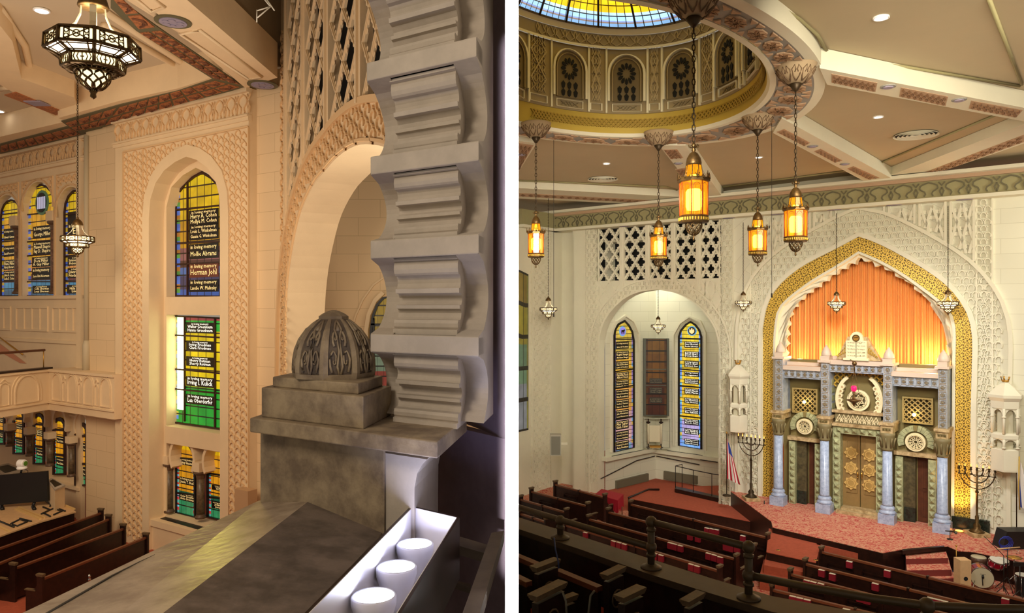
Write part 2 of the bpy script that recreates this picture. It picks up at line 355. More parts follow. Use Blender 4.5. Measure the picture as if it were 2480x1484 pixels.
def lettering(mb, lines, u0, u1, z0, z1, b, mi=0, wts=None):      # centred lines of text in a rectangle
    n = len(lines); wts = wts or [1]*n; tot = sum(wts); z = z1
    for l, wt in zip(lines, wts):
        h = (z1-z0)*wt/tot; vs, fs = textmesh(l)
        if not vs: z -= h; continue
        x0 = min(p[0] for p in vs); x1 = max(p[0] for p in vs); sc = min((u1-u0)/(x1-x0), h*.95/.72); sx = (u1-u0)*.98/(x1-x0); sx = min(sx, sc*1.35)
        cz = z-h*.8; cu_ = (u0+u1)/2-(x0+x1)/2*sx
        mb.add([(cu_+p[0]*sx, b, cz+p[1]*sc*.95) for p in vs], fs, mi); z -= h
# ================================================================ partition between the two rooms
m = MB(); m.box(-.0246, .0234, 2.6, 42, 0, 17); struct(m.build('wall_partition', white), 'white end of the thin wall between the two rooms')
def rectmap(c, aL, aR, zT, closed=False):
    n = len(c); h = max(range(n), key=lambda i: c[i][1]); out = [None]*n
    for side in (0, 1):
        idx = list(range(0, h+1)) if side == 0 else list(range(n-1, h-1, -1)); aE = aL if side == 0 else aR; aM = c[h][0]
        zs = c[idx[0]][1]
        # spring: last point still almost vertical
        k = 0
        while k+1 < len(idx) and abs(c[idx[k+1]][0]-c[idx[0]][0]) < .02: k += 1
        for j in idx[:k+1]: out[j] = (aE, c[j][1])
        zb = c[idx[k]][1]; l1 = zT-zb; l2 = abs(aM-aE); m_ = len(idx)-1-k
        for q, j in enumerate(idx[k+1:]):
            s_ = (q+1)/m_*(l1+l2); out[j] = (aE, zb+s_) if s_ < l1 else (aE+(aM-aE)*(s_-l1)/l2, zT)
        # put one point right at the corner
        bj = min(idx[k+1:], key=lambda j: abs(out[j][0]-aE)+abs(out[j][1]-zT)); out[bj] = (aE, zT)
    return out
def scales(mb, test, a0, a1, z0, z1, pw, ph, b0, b1, seg=7, w=None, mi=0, dia=True):   # staggered horseshoe scales in relief
    w = w or pw*.13; r = 0; z = z0
    while z < z1:
        a = a0+(pw/2 if r % 2 else 0)
        while a < a1+pw:
            if test((a, z)):
                mb.ribbon([(a+pw*.40*cos(t), z+ph*.52*sin(t)) for t in [radians(-35+250*k/seg) for k in range(seg+1)]], w, b0, b1, mi)
                if dia and test((a, z-ph*.62)): mb.prism([(a-w, z-ph*.66), (a, z-ph*.66-w), (a+w, z-ph*.66), (a, z-ph*.66+w)], b0, b1, mi)
            a += pw
        z += ph; r += 1
def lattice(mb, a0, a1, z0, z1, nx, nz, b0, b1, test=None, w=.07, bump=None, mi=0, zend=None):   # diagonal strapwork with beads: nx x nz diamonds
    dw = (a1-a0)/nx; dh = (z1-z0)/nz; sub = 4
    for s in (1, -1):
        for k in range(-nz, nx+nz):
            ac = a0+dw*k
            for j in range(nz*2):
                for q in range(sub):
                    t0 = (j+q/sub)/2; t1 = (j+(q+1)/sub)/2
                    pa = (ac+s*dw*t0, z1-dh*t0); pb = (ac+s*dw*t1, z1-dh*t1)
                    mm = ((pa[0]+pb[0])/2, (pa[1]+pb[1])/2)
                    if a0-.01 <= mm[0] <= a1+.01 and (test is None or test(mm)):
                        mb.ribbon([pa, pb], w, b0, b1, mi)
                        if bump and q in (1, 2): 
                            nn = math.hypot(dw, dh); ox, oz = dh/nn*w*.75, s*dw/nn*w*.75
                            for e in (1, -1):
                                c = (mm[0]+ox*e, mm[1]+oz*e)
                                if a0 <= c[0] <= a1: mb.add([(c[0]+bump*cos(2*pi*i/6), b0+(b1-b0)*.3, c[1]+bump*sin(2*pi*i/6)) for i in range(6)], [tuple(range(6))], mi)
def frieze(mb, a0, a1, z0, z1, pitch, b0, b1, w=.03, mi=0):       # repeated horseshoe leaves
    n = max(1, round((a1-a0)/pitch)); p = (a1-a0)/n; h = z1-z0
    for i in range(n):
        c = a0+(i+.5)*p
        m_ = resamp([(c-p*.18, z0+h*.05), (c-p*.12, z0+h*.3), (c-p*.34, z0+h*.55), (c-p*.30, z0+h*.8), (c, z0+h*.97)], 9); mb.ribbon(m_+[(2*c-x_, z_) for x_, z_ in reversed(m_[:-1])], w, b0, b1, mi)
        mb.ribbon([(c+p*.5, z0+h*.02), (c+p*.42, z0+h*.35), (c+p*.5, z0+h*.6)], w, b0, b1, mi)
        mb.ribbon([(c+p*.5, z0+h*.6), (c+p*.58, z0+h*.35), (c+p*.5, z0+h*.02)], w, b0, b1, mi)
        mb.ribbon([(c+p*.38, z0+h*.96), (c+p*.5, z0+h*.72), (c+p*.62, z0+h*.96)], w, b0, b1, mi)
# ================================================================ RIGHT ROOM shell
KR = 29.1
P = lambda x, y, b=KR: R.px(x, y, b)
ax = lambda x, b=KR: R.px(x, 742, b)[0]
def hline(fr, b, x0, y0):     # height of a level line seen at pixel
    return fr.px(x0, y0, b)[1]
gold_out_l = poly(R, [(1846, 1200), (1846, 1000), (1846, 830), (1850, 780), (1860, 735), (1887, 691), (1941, 646), (2022, 603), (2081, 572)], KR)
gold_out_r = poly(R, [(2081, 572), (2129, 589), (2210, 632), (2280, 678), (2318, 716), (2345, 760), (2357, 815), (2356, 900), (2353, 1040), (2353, 1285)], KR)
gold_in_l = poly(R, [(1875, 1205), (1875, 1000), (1875, 850), (1878, 790), (1887, 748), (1914, 718), (1968, 678), (2022, 646), (2081, 609)], KR)
gold_in_r = poly(R, [(2081, 609), (2129, 629), (2183, 659), (2237, 697), (2278, 729), (2305, 760), (2315, 800), (2314, 900), (2313, 1040), (2311, 1280)], KR)
zS = 1.15
def setz(c, z): c = list(c); c[0] = (c[0][0], z); c[-1] = (c[-1][0], z); return c
GO = setz(arch(gold_out_l, gold_out_r, 30), zS); GI = setz(arch(gold_in_l, gold_in_r, 30), zS)
zC = H+3.62; zCt = H+4.45               # cornice bottom / top
aA0 = ax(1746); aA1 = ax(2560)
m = MB(R.W); om = rectmap(GO, aA0, ax(2398), zC)
m.ring(GO, om, KR, KR+.9, back=True)
wq_ = lambda a0, a1, z0, z1: m.add([(a0, KR, z0), (a1, KR, z0), (a1, KR, z1), (a0, KR, z1)], [(0, 1, 2, 3)], 0, False, [(a0, z0), (a1, z0), (a1, z1), (a0, z1)])
wq_(ax(2398), aA1, 0, zC)
m.box(aA0, aA1, KR, KR+.3, 0, zS)
struct(m.build('wall_back', plRb))
# gold band, plaster rolls each side of it
m = MB(R.W); m.ring(GI, [(g[0], g[1]) for g in GO], KR-.03, KR+.5, back=True); struct(m.build('trim_1', goldA), 'gold arabesque band around the pointed arch')
def offs(c, d):
    n = len(c); o = []
    for i in range(n):
        p = c[max(0, i-1)]; q = c[min(n-1, i+1)]; l = math.dist(p, q) or 1; o.append((c[i][0]-(q[1]-p[1])/l*d, c[i][1]+(q[0]-p[0])/l*d))
    return o
m = MB(R.W)
for c, wd in ((offs(GO, .06), .16), (offs(GI, -.04), .09)): m.ribbon(c, wd, KR-.12, KR+.2)
m.ribbon(offs(GO, 1.05), .12, KR-.1, KR)
struct(m.build('trim_2', plR), 'plaster mouldings around the pointed arch')
# scalloped inner edge
sc_l = poly(R, [(1900, 1000), (1900, 900), (1900, 850), (1904, 800), (1911, 760), (1925, 737), (1962, 705), (2011, 670), (2078, 630)], KR)
sc_r = poly(R, [(2078, 630), (2094, 633), (2156, 659), (2210, 694), (2256, 738), (2275, 764), (2292, 800), (2295, 850), (2295, 900), (2295, 1000)], KR)
SCu = arch(sc_l, sc_r, 80); inn = []; N_ = len(SCu)
L_ = [0]
for i in range(1, N_): L_.append(L_[-1]+math.dist(SCu[i], SCu[i-1]))
ncus = 36; out_ = resamp(offs(GI, -.03), N_)
for i, c in enumerate(offs(SCu, 0)):
    ph = (L_[i]/L_[-1]*ncus) % 1; d = .17*abs(sin(pi*ph))-.06; p = SCu[max(0, i-1)]; q = SCu[min(N_-1, i+1)]; l = math.dist(p, q)
    inn.append((c[0]-(q[1]-p[1])/l*d, c[1]+(q[0]-p[0])/l*d))
m = MB(R.W); m.ring(inn, out_, KR+.15, KR+.55, back=True)
scal = m.build('trim_3', plR); struct(scal, 'scalloped plaster edge in front of the curtain')
# scale pattern around the arch + side strips + lattice relief above
def between(c_in, c_out): 
    pin = c_in; po = c_out
    return lambda p: inside(p, po) and not inside(p, pin)
m = MB(R.W)
band = between(offs(GO, .2), offs(GO, 1.0))
scales(m, lambda p: band(p) and p[1] > zS+.3, ax(1800), ax(2400), zS+.3, zC, .26, .24, KR-.07, KR, 5)
for x0, x1, zb in ((1824, 1842, zS+.2), (2372, 2397, zS+.3)):
    a0, a1 = ax(x0), ax(x1)
    scales(m, lambda p, a0=a0, a1=a1: a0 <= p[0] <= a1, a0, a1, zb, zC-.1, .24, .22, KR-.075, KR, 5)
    for e in (a0-.08, a1+.08): m.box(e-.03, e+.03, KR-.06, KR, zb-.1, zC)
struct(m.build('trim_4', plR), 'raised scale pattern around the pointed arch')
m = MB(R.W); tp = offs(GO, 1.15)
xs = [1848, 1903, 1968, 2020, 2082, 2148, 2222, 2297, 2366]
for i in range(8):
    a0 = ax(xs[i])+.1; a1 = ax(xs[i+1])-.1; T_ = lambda p: not inside(p, tp) and p[1] < zC-.1
    lattice(m, a0, a1, zC-.1-4*1.25, zC-.1, 2, 4, KR-.08, KR, T_, .085, .075)
    for e in (a0-.02, a1+.02):
        zz = zC
        while zz > zS+5 and not inside((e, zz), tp): zz -= .1
        m.box(e-.04, e+.04, KR-.09, KR, zz, zC)
struct(m.build('trim_5', plR), 'raised diamond strapwork panels above the arch')
# ---- curtain niche
m = MB(R.W); m.box(ax(1850), ax(2345), KR+1.15, KR+1.25, zS, zC); struct(m.build('wall_niche', S and mat('niche_paint', S(196, 120, 74), .8)))
m = MB(R.W); a0 = ax(1878, KR+.8); a1 = ax(2318, KR+.8); z0 = P(2083, 905, KR+.8)[1]; z1 = H+1.7; n = 420; vs = []
for j, z in enumerate((z0-.6, (z0+z1)/2, z1)):
    for i in range(n+1): vs.append((a0+(a1-a0)*i/n, KR+.8+.055*sin(i*2*pi/7.3)+.03*sin(i*.37+j*.2)+.015*sin(i*1.3), z))
m.add(vs, [(j*(n+1)+i, j*(n+1)+i+1, (j+1)*(n+1)+i+1, (j+1)*(n+1)+i) for j in range(2) for i in range(n)], 0, True)
tag(m.build('pleated_curtain', curtM), 'orange pleated curtain filling the pointed arch, lit from below', 'curtain')
for px_, pw in ((2018, 60), (2132, 62), (2255, 60), (1938, 22)):
    a_, z_ = P(px_, 872, KR+.35); light('POINT', 'curtain_uplight', R.W(a_, KR+.30, z_+.05), None, pw*1.5, (1, .64, .28), .12)
# ---- alcove wall with pierced grille
al_l = poly(R, [(1450, 1160), (1450, 1000), (1450, 860), (1452, 825), (1462, 785), (1480, 755), (1510, 725), (1548, 707), (1594, 701)], KR)
al_r = poly(R, [(1594, 701), (1640, 710), (1682, 733), (1712, 763), (1732, 795), (1741, 830), (1743, 860), (1743, 1000), (1743, 1160)], KR)
AI = setz(arch(al_l, al_r, 24), 0)
AO = offs(AI, .48)
zG = P(1600, 686)[1]
m = MB(R.W)
aP0 = ax(1445); aP1 = ax(1748)
z673 = P(1600, 677)[1]
m.ring(AI, rectmap(AI, aP0, aP1, z673), KR, KR+.5, back=True)
m.box(ax(1388), aP0, KR, KR+.3, 0, zC); m.box(aP1, aA0, KR, KR+.3, 0, zC); m.box(aP0, aP1, KR+.28, KR+.3, z673, z673+.02)
m.box(ax(1340), ax(1389), KR+.55, KR+.7, 0, zC+.2)
m.box(ax(1388)-.03, ax(1388)+.03, KR, KR+.7, 0, zC)
struct(m.build('wall_alcove_front', plR))
m = MB(R.W); xs = [1449, 1503, 1511, 1566, 1573, 1628, 1635, 1688, 1697, 1746]
for i in range(5):
    a0, a1 = ax(xs[2*i]), ax(xs[2*i+1])
    lattice(m, a0, a1, z673, zC, 2, 3, KR-.03, KR+.12, None, .078, .048)
    if i in (0, 1, 3, 4):
        tt = lambda p: not inside(p, AO)
        lattice(m, a0, a1, z673-3*.9, z673, 2, 3, KR-.07, KR, tt, .09, .07)
for i in (1, 3, 5, 7):
    a = (ax(xs[i])+ax(xs[i+1]))/2; m.box(a-.11, a+.11, KR-.07, KR+.1, z673-(.5 if i in (1, 7) else .1), zC)
    m.box(a-.04, a+.04, KR-.11, KR-.07, z673-(.4 if i in (1, 7) else .1), zC)
struct(m.build('trim_6', plR), 'white pierced diamond grille over the alcove arch')
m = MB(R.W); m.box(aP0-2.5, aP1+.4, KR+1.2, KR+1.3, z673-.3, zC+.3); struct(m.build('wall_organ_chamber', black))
m = MB(R.W); m.ribbon(AO, .07, KR-.09, KR); m.ribbon(offs(AI, .03), .07, KR-.06, KR)
bd = between(offs(AI, .1), offs(AI, .44)); scales(m, lambda p: bd(p) and p[1] > P(1450, 850)[1], aP0, aP1, 6, zG+1, .24, .21, KR-.075, KR, 5)
for x0, x1 in ((1422, 1446), (1748, 1771)):
    a0, a1 = ax(x0), ax(x1); scales(m, lambda p, a0=a0, a1=a1: a0 <= p[0] <= a1, a0, a1, .6, zC-.1, .26, .22, KR-.075, KR, 5)
    for e in (a0-.08, a1+.1): m.box(e-.025, e+.025, KR-.06, KR, .1, zC)
struct(m.build('trim_7', plR), 'raised scale pattern around the alcove arch')
# ---- cornice with soffit, side wall
m = MB(R.W)
aL0 = ax(1345); m.box(aL0-.3, aA1, KR-.55, KR+.4, zC, zC+.12); m.box(aL0-.3, aA1, KR-.42, KR+.4, zC+.12, zCt-.12, 1); m.box(aL0-.3, aA1, KR-.55, KR+.4, zCt-.12, zCt, 2)
m.box(aL0-.3, aA1, KR-.85, KR+.4, zCt, zCt+.12)
frieze(m, aL0, aA1, zC+.16, zCt-.16, .78, KR-.46, KR-.42, .045, 3)
struct(m.build('trim_8', [plR, green, ornP, sage]), 'cornice frieze of horseshoe leaves along the back wall')
m = MB(R.W)
for x in (1512, 1765, 1883, 2020, 2165, 2336): 
    a = R.px(x, 742, KR-.27)[0]; m.lathe((a, KR-.27, zC-.012), [(.26, 0), (.26, .02)], 16, 0, False, 0, 1, .55)
struct(m.build('trim_9', mat('mauve_rosette', S(150, 140, 160), .7)), 'mauve oval rosettes under the cornice')
aS = ax(1345); bX = (.03-aS*R.u[0])/R.n[0]        # side wall plane u = aS
m = MB(R.W)
# side wall, runs toward the camera-left; mostly behind the partition
Sx = lambda px: None
m.add([(aS, KR+.8, 0), (aS, bX, 0), (aS, bX, zC), (aS, KR+.8, zC)], [(0, 1, 2, 3)], 0)
m.box(aS-.01, aS+.4, bX+.3, KR-.0, zC, zC+.12); m.box(aS-.01, aS+.3, bX+.3, KR, zC+.12, zCt, 1)
m.box(aS-.3, aS, bX+.3, KR+.8, zC, zCt)
struct(m.build('wall_side', [plR, green]))
def side_b(px_):      # v on the side wall at pixel column
    dx = (px_-CX)/F; Y = aS/(R.u[0]*dx+R.u[1]); return dx*Y*R.n[0]+Y*R.n[1]
TS = lambda u, d, z: R.W(aS+d, u, z)            # side wall local: u = v coordinate, d = out of the wall
m = MB(lambda a, b, z: TS(a, -b, z))
b0, b1 = side_b(1292), side_b(1330)
lo, hi = min(b0, b1), max(b0, b1)
scales(m, lambda p: lo <= p[0] <= hi, lo, hi, .3, zC-.1, .5, .24, -.045, 0, 6)
b2 = side_b(1256)
for e in (lo-.12, hi+.12): m.box(e-.05, e+.05, -.08, 0, 0, zC)
struct(m.build('trim_10', plR), 'raised scale pattern on the side wall by the speaker')
m = MB(R.W); bw0, bw1 = side_b(1257), side_b(1279)
zt = H+(742-640)*26/1767
m.add([(aS+.02, bX, 3), (aS+.02, max(bw0, bw1), 3), (aS+.02, max(bw0, bw1), zt), (aS+.02, bX, zt+.3)], [(0, 1, 2, 3)], 0, False, [(0, 0), (1, 0), (1, 1), (0, 1)])
struct(m.build('window_1', stained('amber_side_window', [(0, S(150, 150, 150)), (.3, S(120, 150, 110)), (.55, S(170, 150, 40)), (.8, S(150, 120, 40))], [(0, S(150, 140, 60))], .5, .33, .2)), 'sliver of coloured side window by the partition')
# ---- alcove interior
cD = 8.75*F/418; cP = ((1588-CX)/F*cD, cD); ca, cb = R.loc(cP)
eL = (ax(1452), KR+.5)
m = MB(R.W); zi = H+3.0
def wallp(mb, p, q, z0, z1, mi=0):
    l = math.dist(p, q); mb.add([(p[0], p[1], z0), (q[0], q[1], z0), (q[0], q[1], z1), (p[0], p[1], z1)], [(0, 1, 2, 3)], mi, False, [(0, z0), (l, z0), (l, z1), (0, z1)])
eR = (ax(1790, KR+.6), cb)
wallp(m, eL, (ca, cb), 0, zi); wallp(m, (ca, cb), eR, 0, zi); wallp(m, (ax(1752), KR+.5), eR, 0, zi)
struct(m.build('wall_alcove', plRb))
m = MB(R.W); m.slab([eL, (ca, cb), eR, (ax(1752), KR+.5)], zi, zi+.1); struct(m.build('ceiling_alcove', plR))
light('AREA', 'alcove_cove_lamp', R.W(ca+.6, cb-1.6, zi-.25), R.W(ca, cb, zi-2.0), 170, (1, .98, .82), 1.0)
# alcove left wall frame & right (back) wall frame
dl = math.dist(eL, (ca, cb)); lw = R.W(*eL, 0); cw = R.W(ca, cb, 0)
AL_ = Frame((cw[0]-lw[0])/dl, (cw[1]-lw[1])/dl); AL_.n = (-AL_.u[1], AL_.u[0]); kAL = lw[0]*AL_.n[0]+lw[1]*AL_.n[1]
PA = lambda x, y: AL_.px(x, y, kAL); PB = lambda x, y: R.px(x, y, cb)
# windows ---------------------------------------------------------------
def window(fr, k, name, label, out, bars, plaques, glass, lead=.03, frame_w=.09, frame=None, depth=.06, lm=None, pane=None, muntins=()):
    """out: closed outline pixels; glass sits on v=k, frame stands toward the room"""
    pts = [fr.px(x, y, k) for x, y in out]; u0 = min(p[0] for p in pts); u1 = max(p[0] for p in pts); z0 = min(p[1] for p in pts); z1 = max(p[1] for p in pts)
    g = MB(fr.W); g.add([(p[0], k, p[1]) for p in pts], [tuple(range(len(pts)))], 0, False, [((p[0]-u0)/(u1-u0), (p[1]-z0)/(z1-z0)) for p in pts])
    go = struct(g.build(name, glass), label)
    f = MB(fr.W); f.ribbon(pts, frame_w, k-depth, k, 0, True)
    for x0, y0, x1, y1 in bars:
        a = fr.px(x0, y0, k); b = fr.px(x1, y1, k); f.ribbon([a, b], frame_w*.62, k-depth, k)
    f.build('window_frame', frame or iron, go)
    for x0, y0, x1, y1, lines, mt in plaques:
        a = fr.px(x0, y0, k); b = fr.px(x1, y1, k); c = fr.px((x0+x1)/2, y0, k)
        zt_ = (fr.px(x0, y0, k)[1]+fr.px(x1, y0, k)[1])/2 if False else a[1]; zb_ = b[1]
        q = MB(fr.W); q.box(a[0], b[0], k-.02, k-.005, zb_, a[1]); qo = q.build('memorial_pane', mt, go)
        if lines:
            t = MB(fr.W); hh = a[1]-zb_; wt = [.62]+[1]*(len(lines)-1) if len(lines) > 1 else [1]
            lettering(t, lines, a[0]+(b[0]-a[0])*.05, b[0]-(b[0]-a[0])*.05, zb_+hh*.08, a[1]-hh*.06, k-.024, 0, wt); t.build('inscription', lm or letterM, qo)
    return go
ILM = 'in loving memory'
Y_, O_, RR, PU, BL, GN = S(236, 196, 52), S(226, 164, 40), S(206, 130, 92), S(190, 160, 190), S(110, 160, 210), S(90, 170, 120)
gl1 = stained('yellow_lancet_glass', [(0, S(120, 160, 190)), (.05, S(225, 170, 160)), (.3, S(230, 160, 70)), (.5, S(226, 170, 50)), (.75, S(214, 178, 66)), (.86, S(232, 196, 70))], [(0, S(150, 120, 170)), (.3, S(210, 170, 80)), (.5, S(110, 150, 190)), (.7, S(160, 130, 170))], .95, .17, .03, .10, .0022)
gl2 = stained('bright_lancet_glass', [(0, S(120, 170, 230)), (.05, S(190, 170, 220)), (.22, S(236, 190, 40)), (.5, S(240, 200, 50)), (.8, S(246, 216, 60))], [(0, S(110, 150, 230)), (.4, S(110, 190, 220)), (.6, S(220, 190, 70)), (.8, S(130, 190, 230))], 1.15, .17, .03, .12, .0022)
gl3 = stained('faint_glow_amber_glass', [(0, S(90, 34, 16)), (.12, S(98, 44, 22)), (.36, S(110, 54, 22)), (.42, S(150, 92, 26)), (.8, S(160, 104, 30))], [(0, S(120, 70, 24)), (.5, S(100, 54, 22))], .42, .33, .14, .14)  # weak emission gives the panel its colour, nothing lights it from behind
nm1 = [(327, 340, 'James R. Friedman|'), (410, 478, 'Regina Stangel|Abraham Stangel'), (505, 563, 'Harold Friedman|Laura G. Friedman'), (600, 656, 'Mathilda Finch|Albert Finch'), (672, 735, 'Benjamin S. Simon|Richard D. Simon'), (760, 828, 'Robert Rosenberg|Rita Rosenberg'), (850, 916, 'Sandra J. Thurman|Simon D. Thurman'), (942, 1002, 'Julia Wunderman|Leon Wunderman'), (1038, 1100, 'Max Tabler|Edith Tabler'), (1135, 1195, 'Samuel J. Steinberg|Florence Steinberg'), (1222, 1280, 'Benjamin Friedman|Anna Friedman')]
pl1 = []
for a, b, t in nm1:
    y0 = 740+a/3.71; y1 = 740+b/3.71+ (12 if a == 327 else 0); pl1.append((1491, y0, 1522, y1, [ILM]+[q for q in t.split('|') if q], plaqM))
window(AL_, kAL-.03, 'window_2', 'left tall pointed window of the alcove with yellow glass', [(1487, 1094), (1487, 812), (1490, 796), (1497, 785), (1512, 777), (1522, 788), (1530, 803), (1534, 825), (1534, 1083)],
       [(1487, 821, 1534, 821), (1487, 900, 1534, 893), (1487, 940, 1534, 933), (1487, 1017, 1534, 1007)], pl1, gl1, frame=iron)
nm2 = [(320, 382, 'Isaac Liberman|Bertha Liberman'), (408, 470, 'Ethel Sherr|Doran Sherr'), (495, 560, 'Jean S. Sherr|Abraham J. Sherr'), (590, 642, 'Leo Guggenheimer'), (652, 710, 'Stanley Sonnabaum|Ruth Sonnabaum'), (738, 802, 'Gustav Martin|Sylvia Martin'), (823, 888, 'Joe Weinstein|Celia Weinstein'), (912, 980, 'Herman G. Gallewitz|Etta Gallewitz'), (1012, 1076, 'Charles Cohen|Rosie H. Cohen'), (1100, 1165, 'Alan Ginsberg|Bernie Ginsberg'), (1190, 1260, 'Nathan Silberzweig|Helene Silberzweig')]
pl2 = [(1658, 740+a/3.71, 1693, 740+b/3.71, [ILM]+t.split('|'), plaqM) for a, b, t in nm2]
window(R, cb-.03, 'window_3', 'right tall pointed window of the alcove with bright yellow glass', [(1645, 1078), (1645, 815), (1650, 800), (1662, 786), (1673, 779), (1685, 787), (1694, 799), (1699, 815), (1699, 1087)],
       [(1645, 820, 1699, 821), (1645, 893, 1699, 898), (1645, 933, 1699, 938), (1645, 1006, 1699, 1012)], pl2, gl2, frame=iron, lm=letterB)
# medallions in the lancets
mm_ = [mat('purple_medallion_glass', S(130, 110, 190), .4, emit=S(130, 110, 200), es=.8), mat('cream_medallion_glass', S(220, 196, 140), .4, emit=S(226, 204, 150), es=.8), mat('teal_ring_glass', S(90, 150, 190), .4, emit=S(90, 150, 200), es=.8)]
for fr, k, x, y, animal in ((AL_, kAL-.03, 1506, 802, 1), (R, cb-.03, 1677, 801, 0)):
    u, z = fr.px(x, y, k); m = MB(fr.W); m.disc(u, z, .24, k-.06, k-.03, 20, 2); m.disc(u, z, .19, k-.07, k-.03, 20, 0 if animal else 3)
    if animal:      # small four-legged beast
        m.prism([(u-.12, z-.02), (u-.1, z+.07), (u+.02, z+.06), (u+.09, z+.1), (u+.14, z+.05), (u+.09, z-.01), (u+.08, z-.12), (u+.04, z-.12), (u+.03, z-.03), (u-.05, z-.03), (u-.06, z-.12), (u-.1, z-.12)], k-.085, k-.07, 3)
    else:           # spread-winged bird
        m.prism([(u-.03, z-.14), (u-.13, z-.06), (u-.12, z+.12), (u-.05, z+.02), (u-.03, z+.13), (u+.03, z+.13), (u+.05, z+.02), (u+.12, z+.12), (u+.13, z-.06), (u+.03, z-.14)], k-.085, k-.07, 1)
    struct(m.build('window_medallion', [mm_[0], mm_[1], mm_[2], plaqM]), ('round beast' if animal else 'round bird')+' medallion at the head of the lancet')
# plaster surrounds of the lancets
m = MB(AL_.W)
for o_ in ([(1479, 1095), (1479, 805), (1490, 780), (1512, 764), (1532, 778), (1545, 808), (1546, 1078)],):
    c = [AL_.px(x, y, kAL) for x, y in o_]; m.ribbon(c, .10, kAL-.12, kAL)
a = AL_.px(1478, 1106, kAL); b = AL_.px(1588, 1080, kAL); m.box(a[0]-.6, b[0], kAL-.32, kAL, b[1]-.18, b[1]); 
c = AL_.px(1485, 1112, kAL-.3); d = AL_.px(1563, 1090, kAL-.3); m.box(c[0], d[0], kAL-.26, kAL-.2, b[1], b[1]+.015, 1)
c = AL_.px(1491, 1180, kAL-.03); d = AL_.px(1568, 1157, kAL-.03); m.box(c[0], d[0], kAL-.12, kAL, c[1]-.05, c[1]+.32, 2)
struct(m.build('trim_11', [plR, iron, mat('radiator_grey', S(110, 104, 84), .6)]), 'sill and radiator cover under the left alcove window')
m = MB(R.W); c = [R.px(x, y, cb) for x, y in [(1634, 1078), (1632, 812), (1648, 782), (1672, 766), (1697, 778), (1709, 805), (1710, 1090)]]; m.ribbon(c, .10, cb-.12, cb)
zsill = R.px(1590, 1085, cb)[1]; m.box(ca, eR[0], cb-.35, cb, zsill-.18, zsill)
m.box(R.px(1615, 742, cb-.3)[0], R.px(1700, 742, cb-.3)[0], cb-.27, cb-.21, zsill, zsill+.015, 1)
m.box(R.px(1610, 742, cb)[0], R.px(1690, 742, cb)[0], cb-.12, cb, .1, .5, 2)
struct(m.build('trim_12', [plR, iron, MT['radiator_grey']]), 'sill and radiator cover under the right alcove window')
# framed glass across the corner, coloured by a faint glow of its own
dC = 36.2; Cf = Frame(cos(radians(-3)), sin(radians(-3))); kC = (1588-CX)/F*dC*Cf.n[0]+dC*Cf.n[1]
t3 = thing('framed_stained_glass', 'tall dark framed amber glass panel standing in the alcove corner', 'stained glass panel', at(1588, 1008, dC))
p0 = Cf.px(1561, 820, kC); p1 = Cf.px(1617, 1006, kC)
m = MB(Cf.W); m.add([(p0[0], kC, p1[1]), (p1[0], kC, p1[1]), (p1[0], kC, p0[1]), (p0[0], kC, p0[1])], [(0, 1, 2, 3)], 0, False, [(0, 0), (1, 0), (1, 1), (0, 1)]); m.build('glass', gl3, t3)
m = MB(Cf.W); m.ribbon([(p0[0], p1[1]), (p1[0], p1[1]), (p1[0], p0[1]), (p0[0], p0[1])], .12, kC-.1, kC+.12, 0, True)
for y in (894, 933): zz = Cf.px(1588, y, kC)[1]; m.box(p0[0], p1[0], kC-.05, kC, zz-.02, zz+.02)
m.box(p0[0], p1[0], kC+.01, kC+.12, p1[1], p0[1]); m.build('frame', mat('green_grey_frame', S(76, 78, 66), .5), t3)
for y0, y1, l in ((916, 929, ['Milton Abbe Weinstein', 'Anna Weinstein']), (938, 953, ['Joseph Unger', 'Sheila Unger']), (962, 976, ['Richard Silver', 'Stella Silver'])):
    a = Cf.px(1573, y0, kC); b = Cf.px(1604, y1, kC); m = MB(Cf.W); m.box(a[0], b[0], kC-.03, kC-.01, b[1], a[1]); q = m.build('memorial_pane', plaqM, t3)
    m = MB(Cf.W); lettering(m, [ILM]+l, a[0]+.03, b[0]-.03, b[1]+.03, a[1]-.02, kC-.035, 0, [.6, 1, 1]); m.build('inscription', mat('dim_lettering', S(150, 140, 110), .6), q)
# scroll in a clear case
t4 = thing('scroll_display_case', 'clear wall case holding an open parchment scroll on wooden rollers', 'display case', at(1588, 1084, dC-.1))
k4 = kC-.1; m = MB(Cf.W); a = Cf.px(1570, 1030, k4); b = Cf.px(1601, 1070, k4); m.box(a[0], b[0], k4, k4+.02, b[1], a[1])
for r_ in (a[0], b[0]): m.lathe((r_, k4, b[1]-.08), [(.055, 0), (.055, a[1]-b[1]+.16)], 10)
m.build('parchment_scroll', mat('parchment', S(216, 206, 176), .7), t4)
m = MB(Cf.W)
for r_ in (a[0], b[0]):
    for z_, s_ in ((a[1]+.08, 1), (b[1]-.1, -1)):
        m = MB(Cf.W); m.lathe((r_, k4, min(z_, z_+.26*s_)), [(.03, 0), (.11, .07), (.11, .10), (.03, .13), (.03, .26)], 8)
        m.build('roller_handle', woodD, t4)
m = MB(Cf.W); c = Cf.px(1573, 1078, k4); d = Cf.px(1600, 1084, k4); m.box(c[0], d[0], k4-.1, k4+.1, d[1], c[1]); m.build('brass_base', brass, t4)
m = MB(Cf.W); p = [Cf.px(1560, 1012, k4), Cf.px(1622, 1084, k4)]; m.ribbon([(p[0][0], p[1][1]), (p[1][0], p[1][1]), (p[1][0], p[0][1]), p[0]], .025, k4-.14, k4+.1, 0, True); m.build('case_edge', mat('clear_edge', S(190, 190, 170), .3), t4)
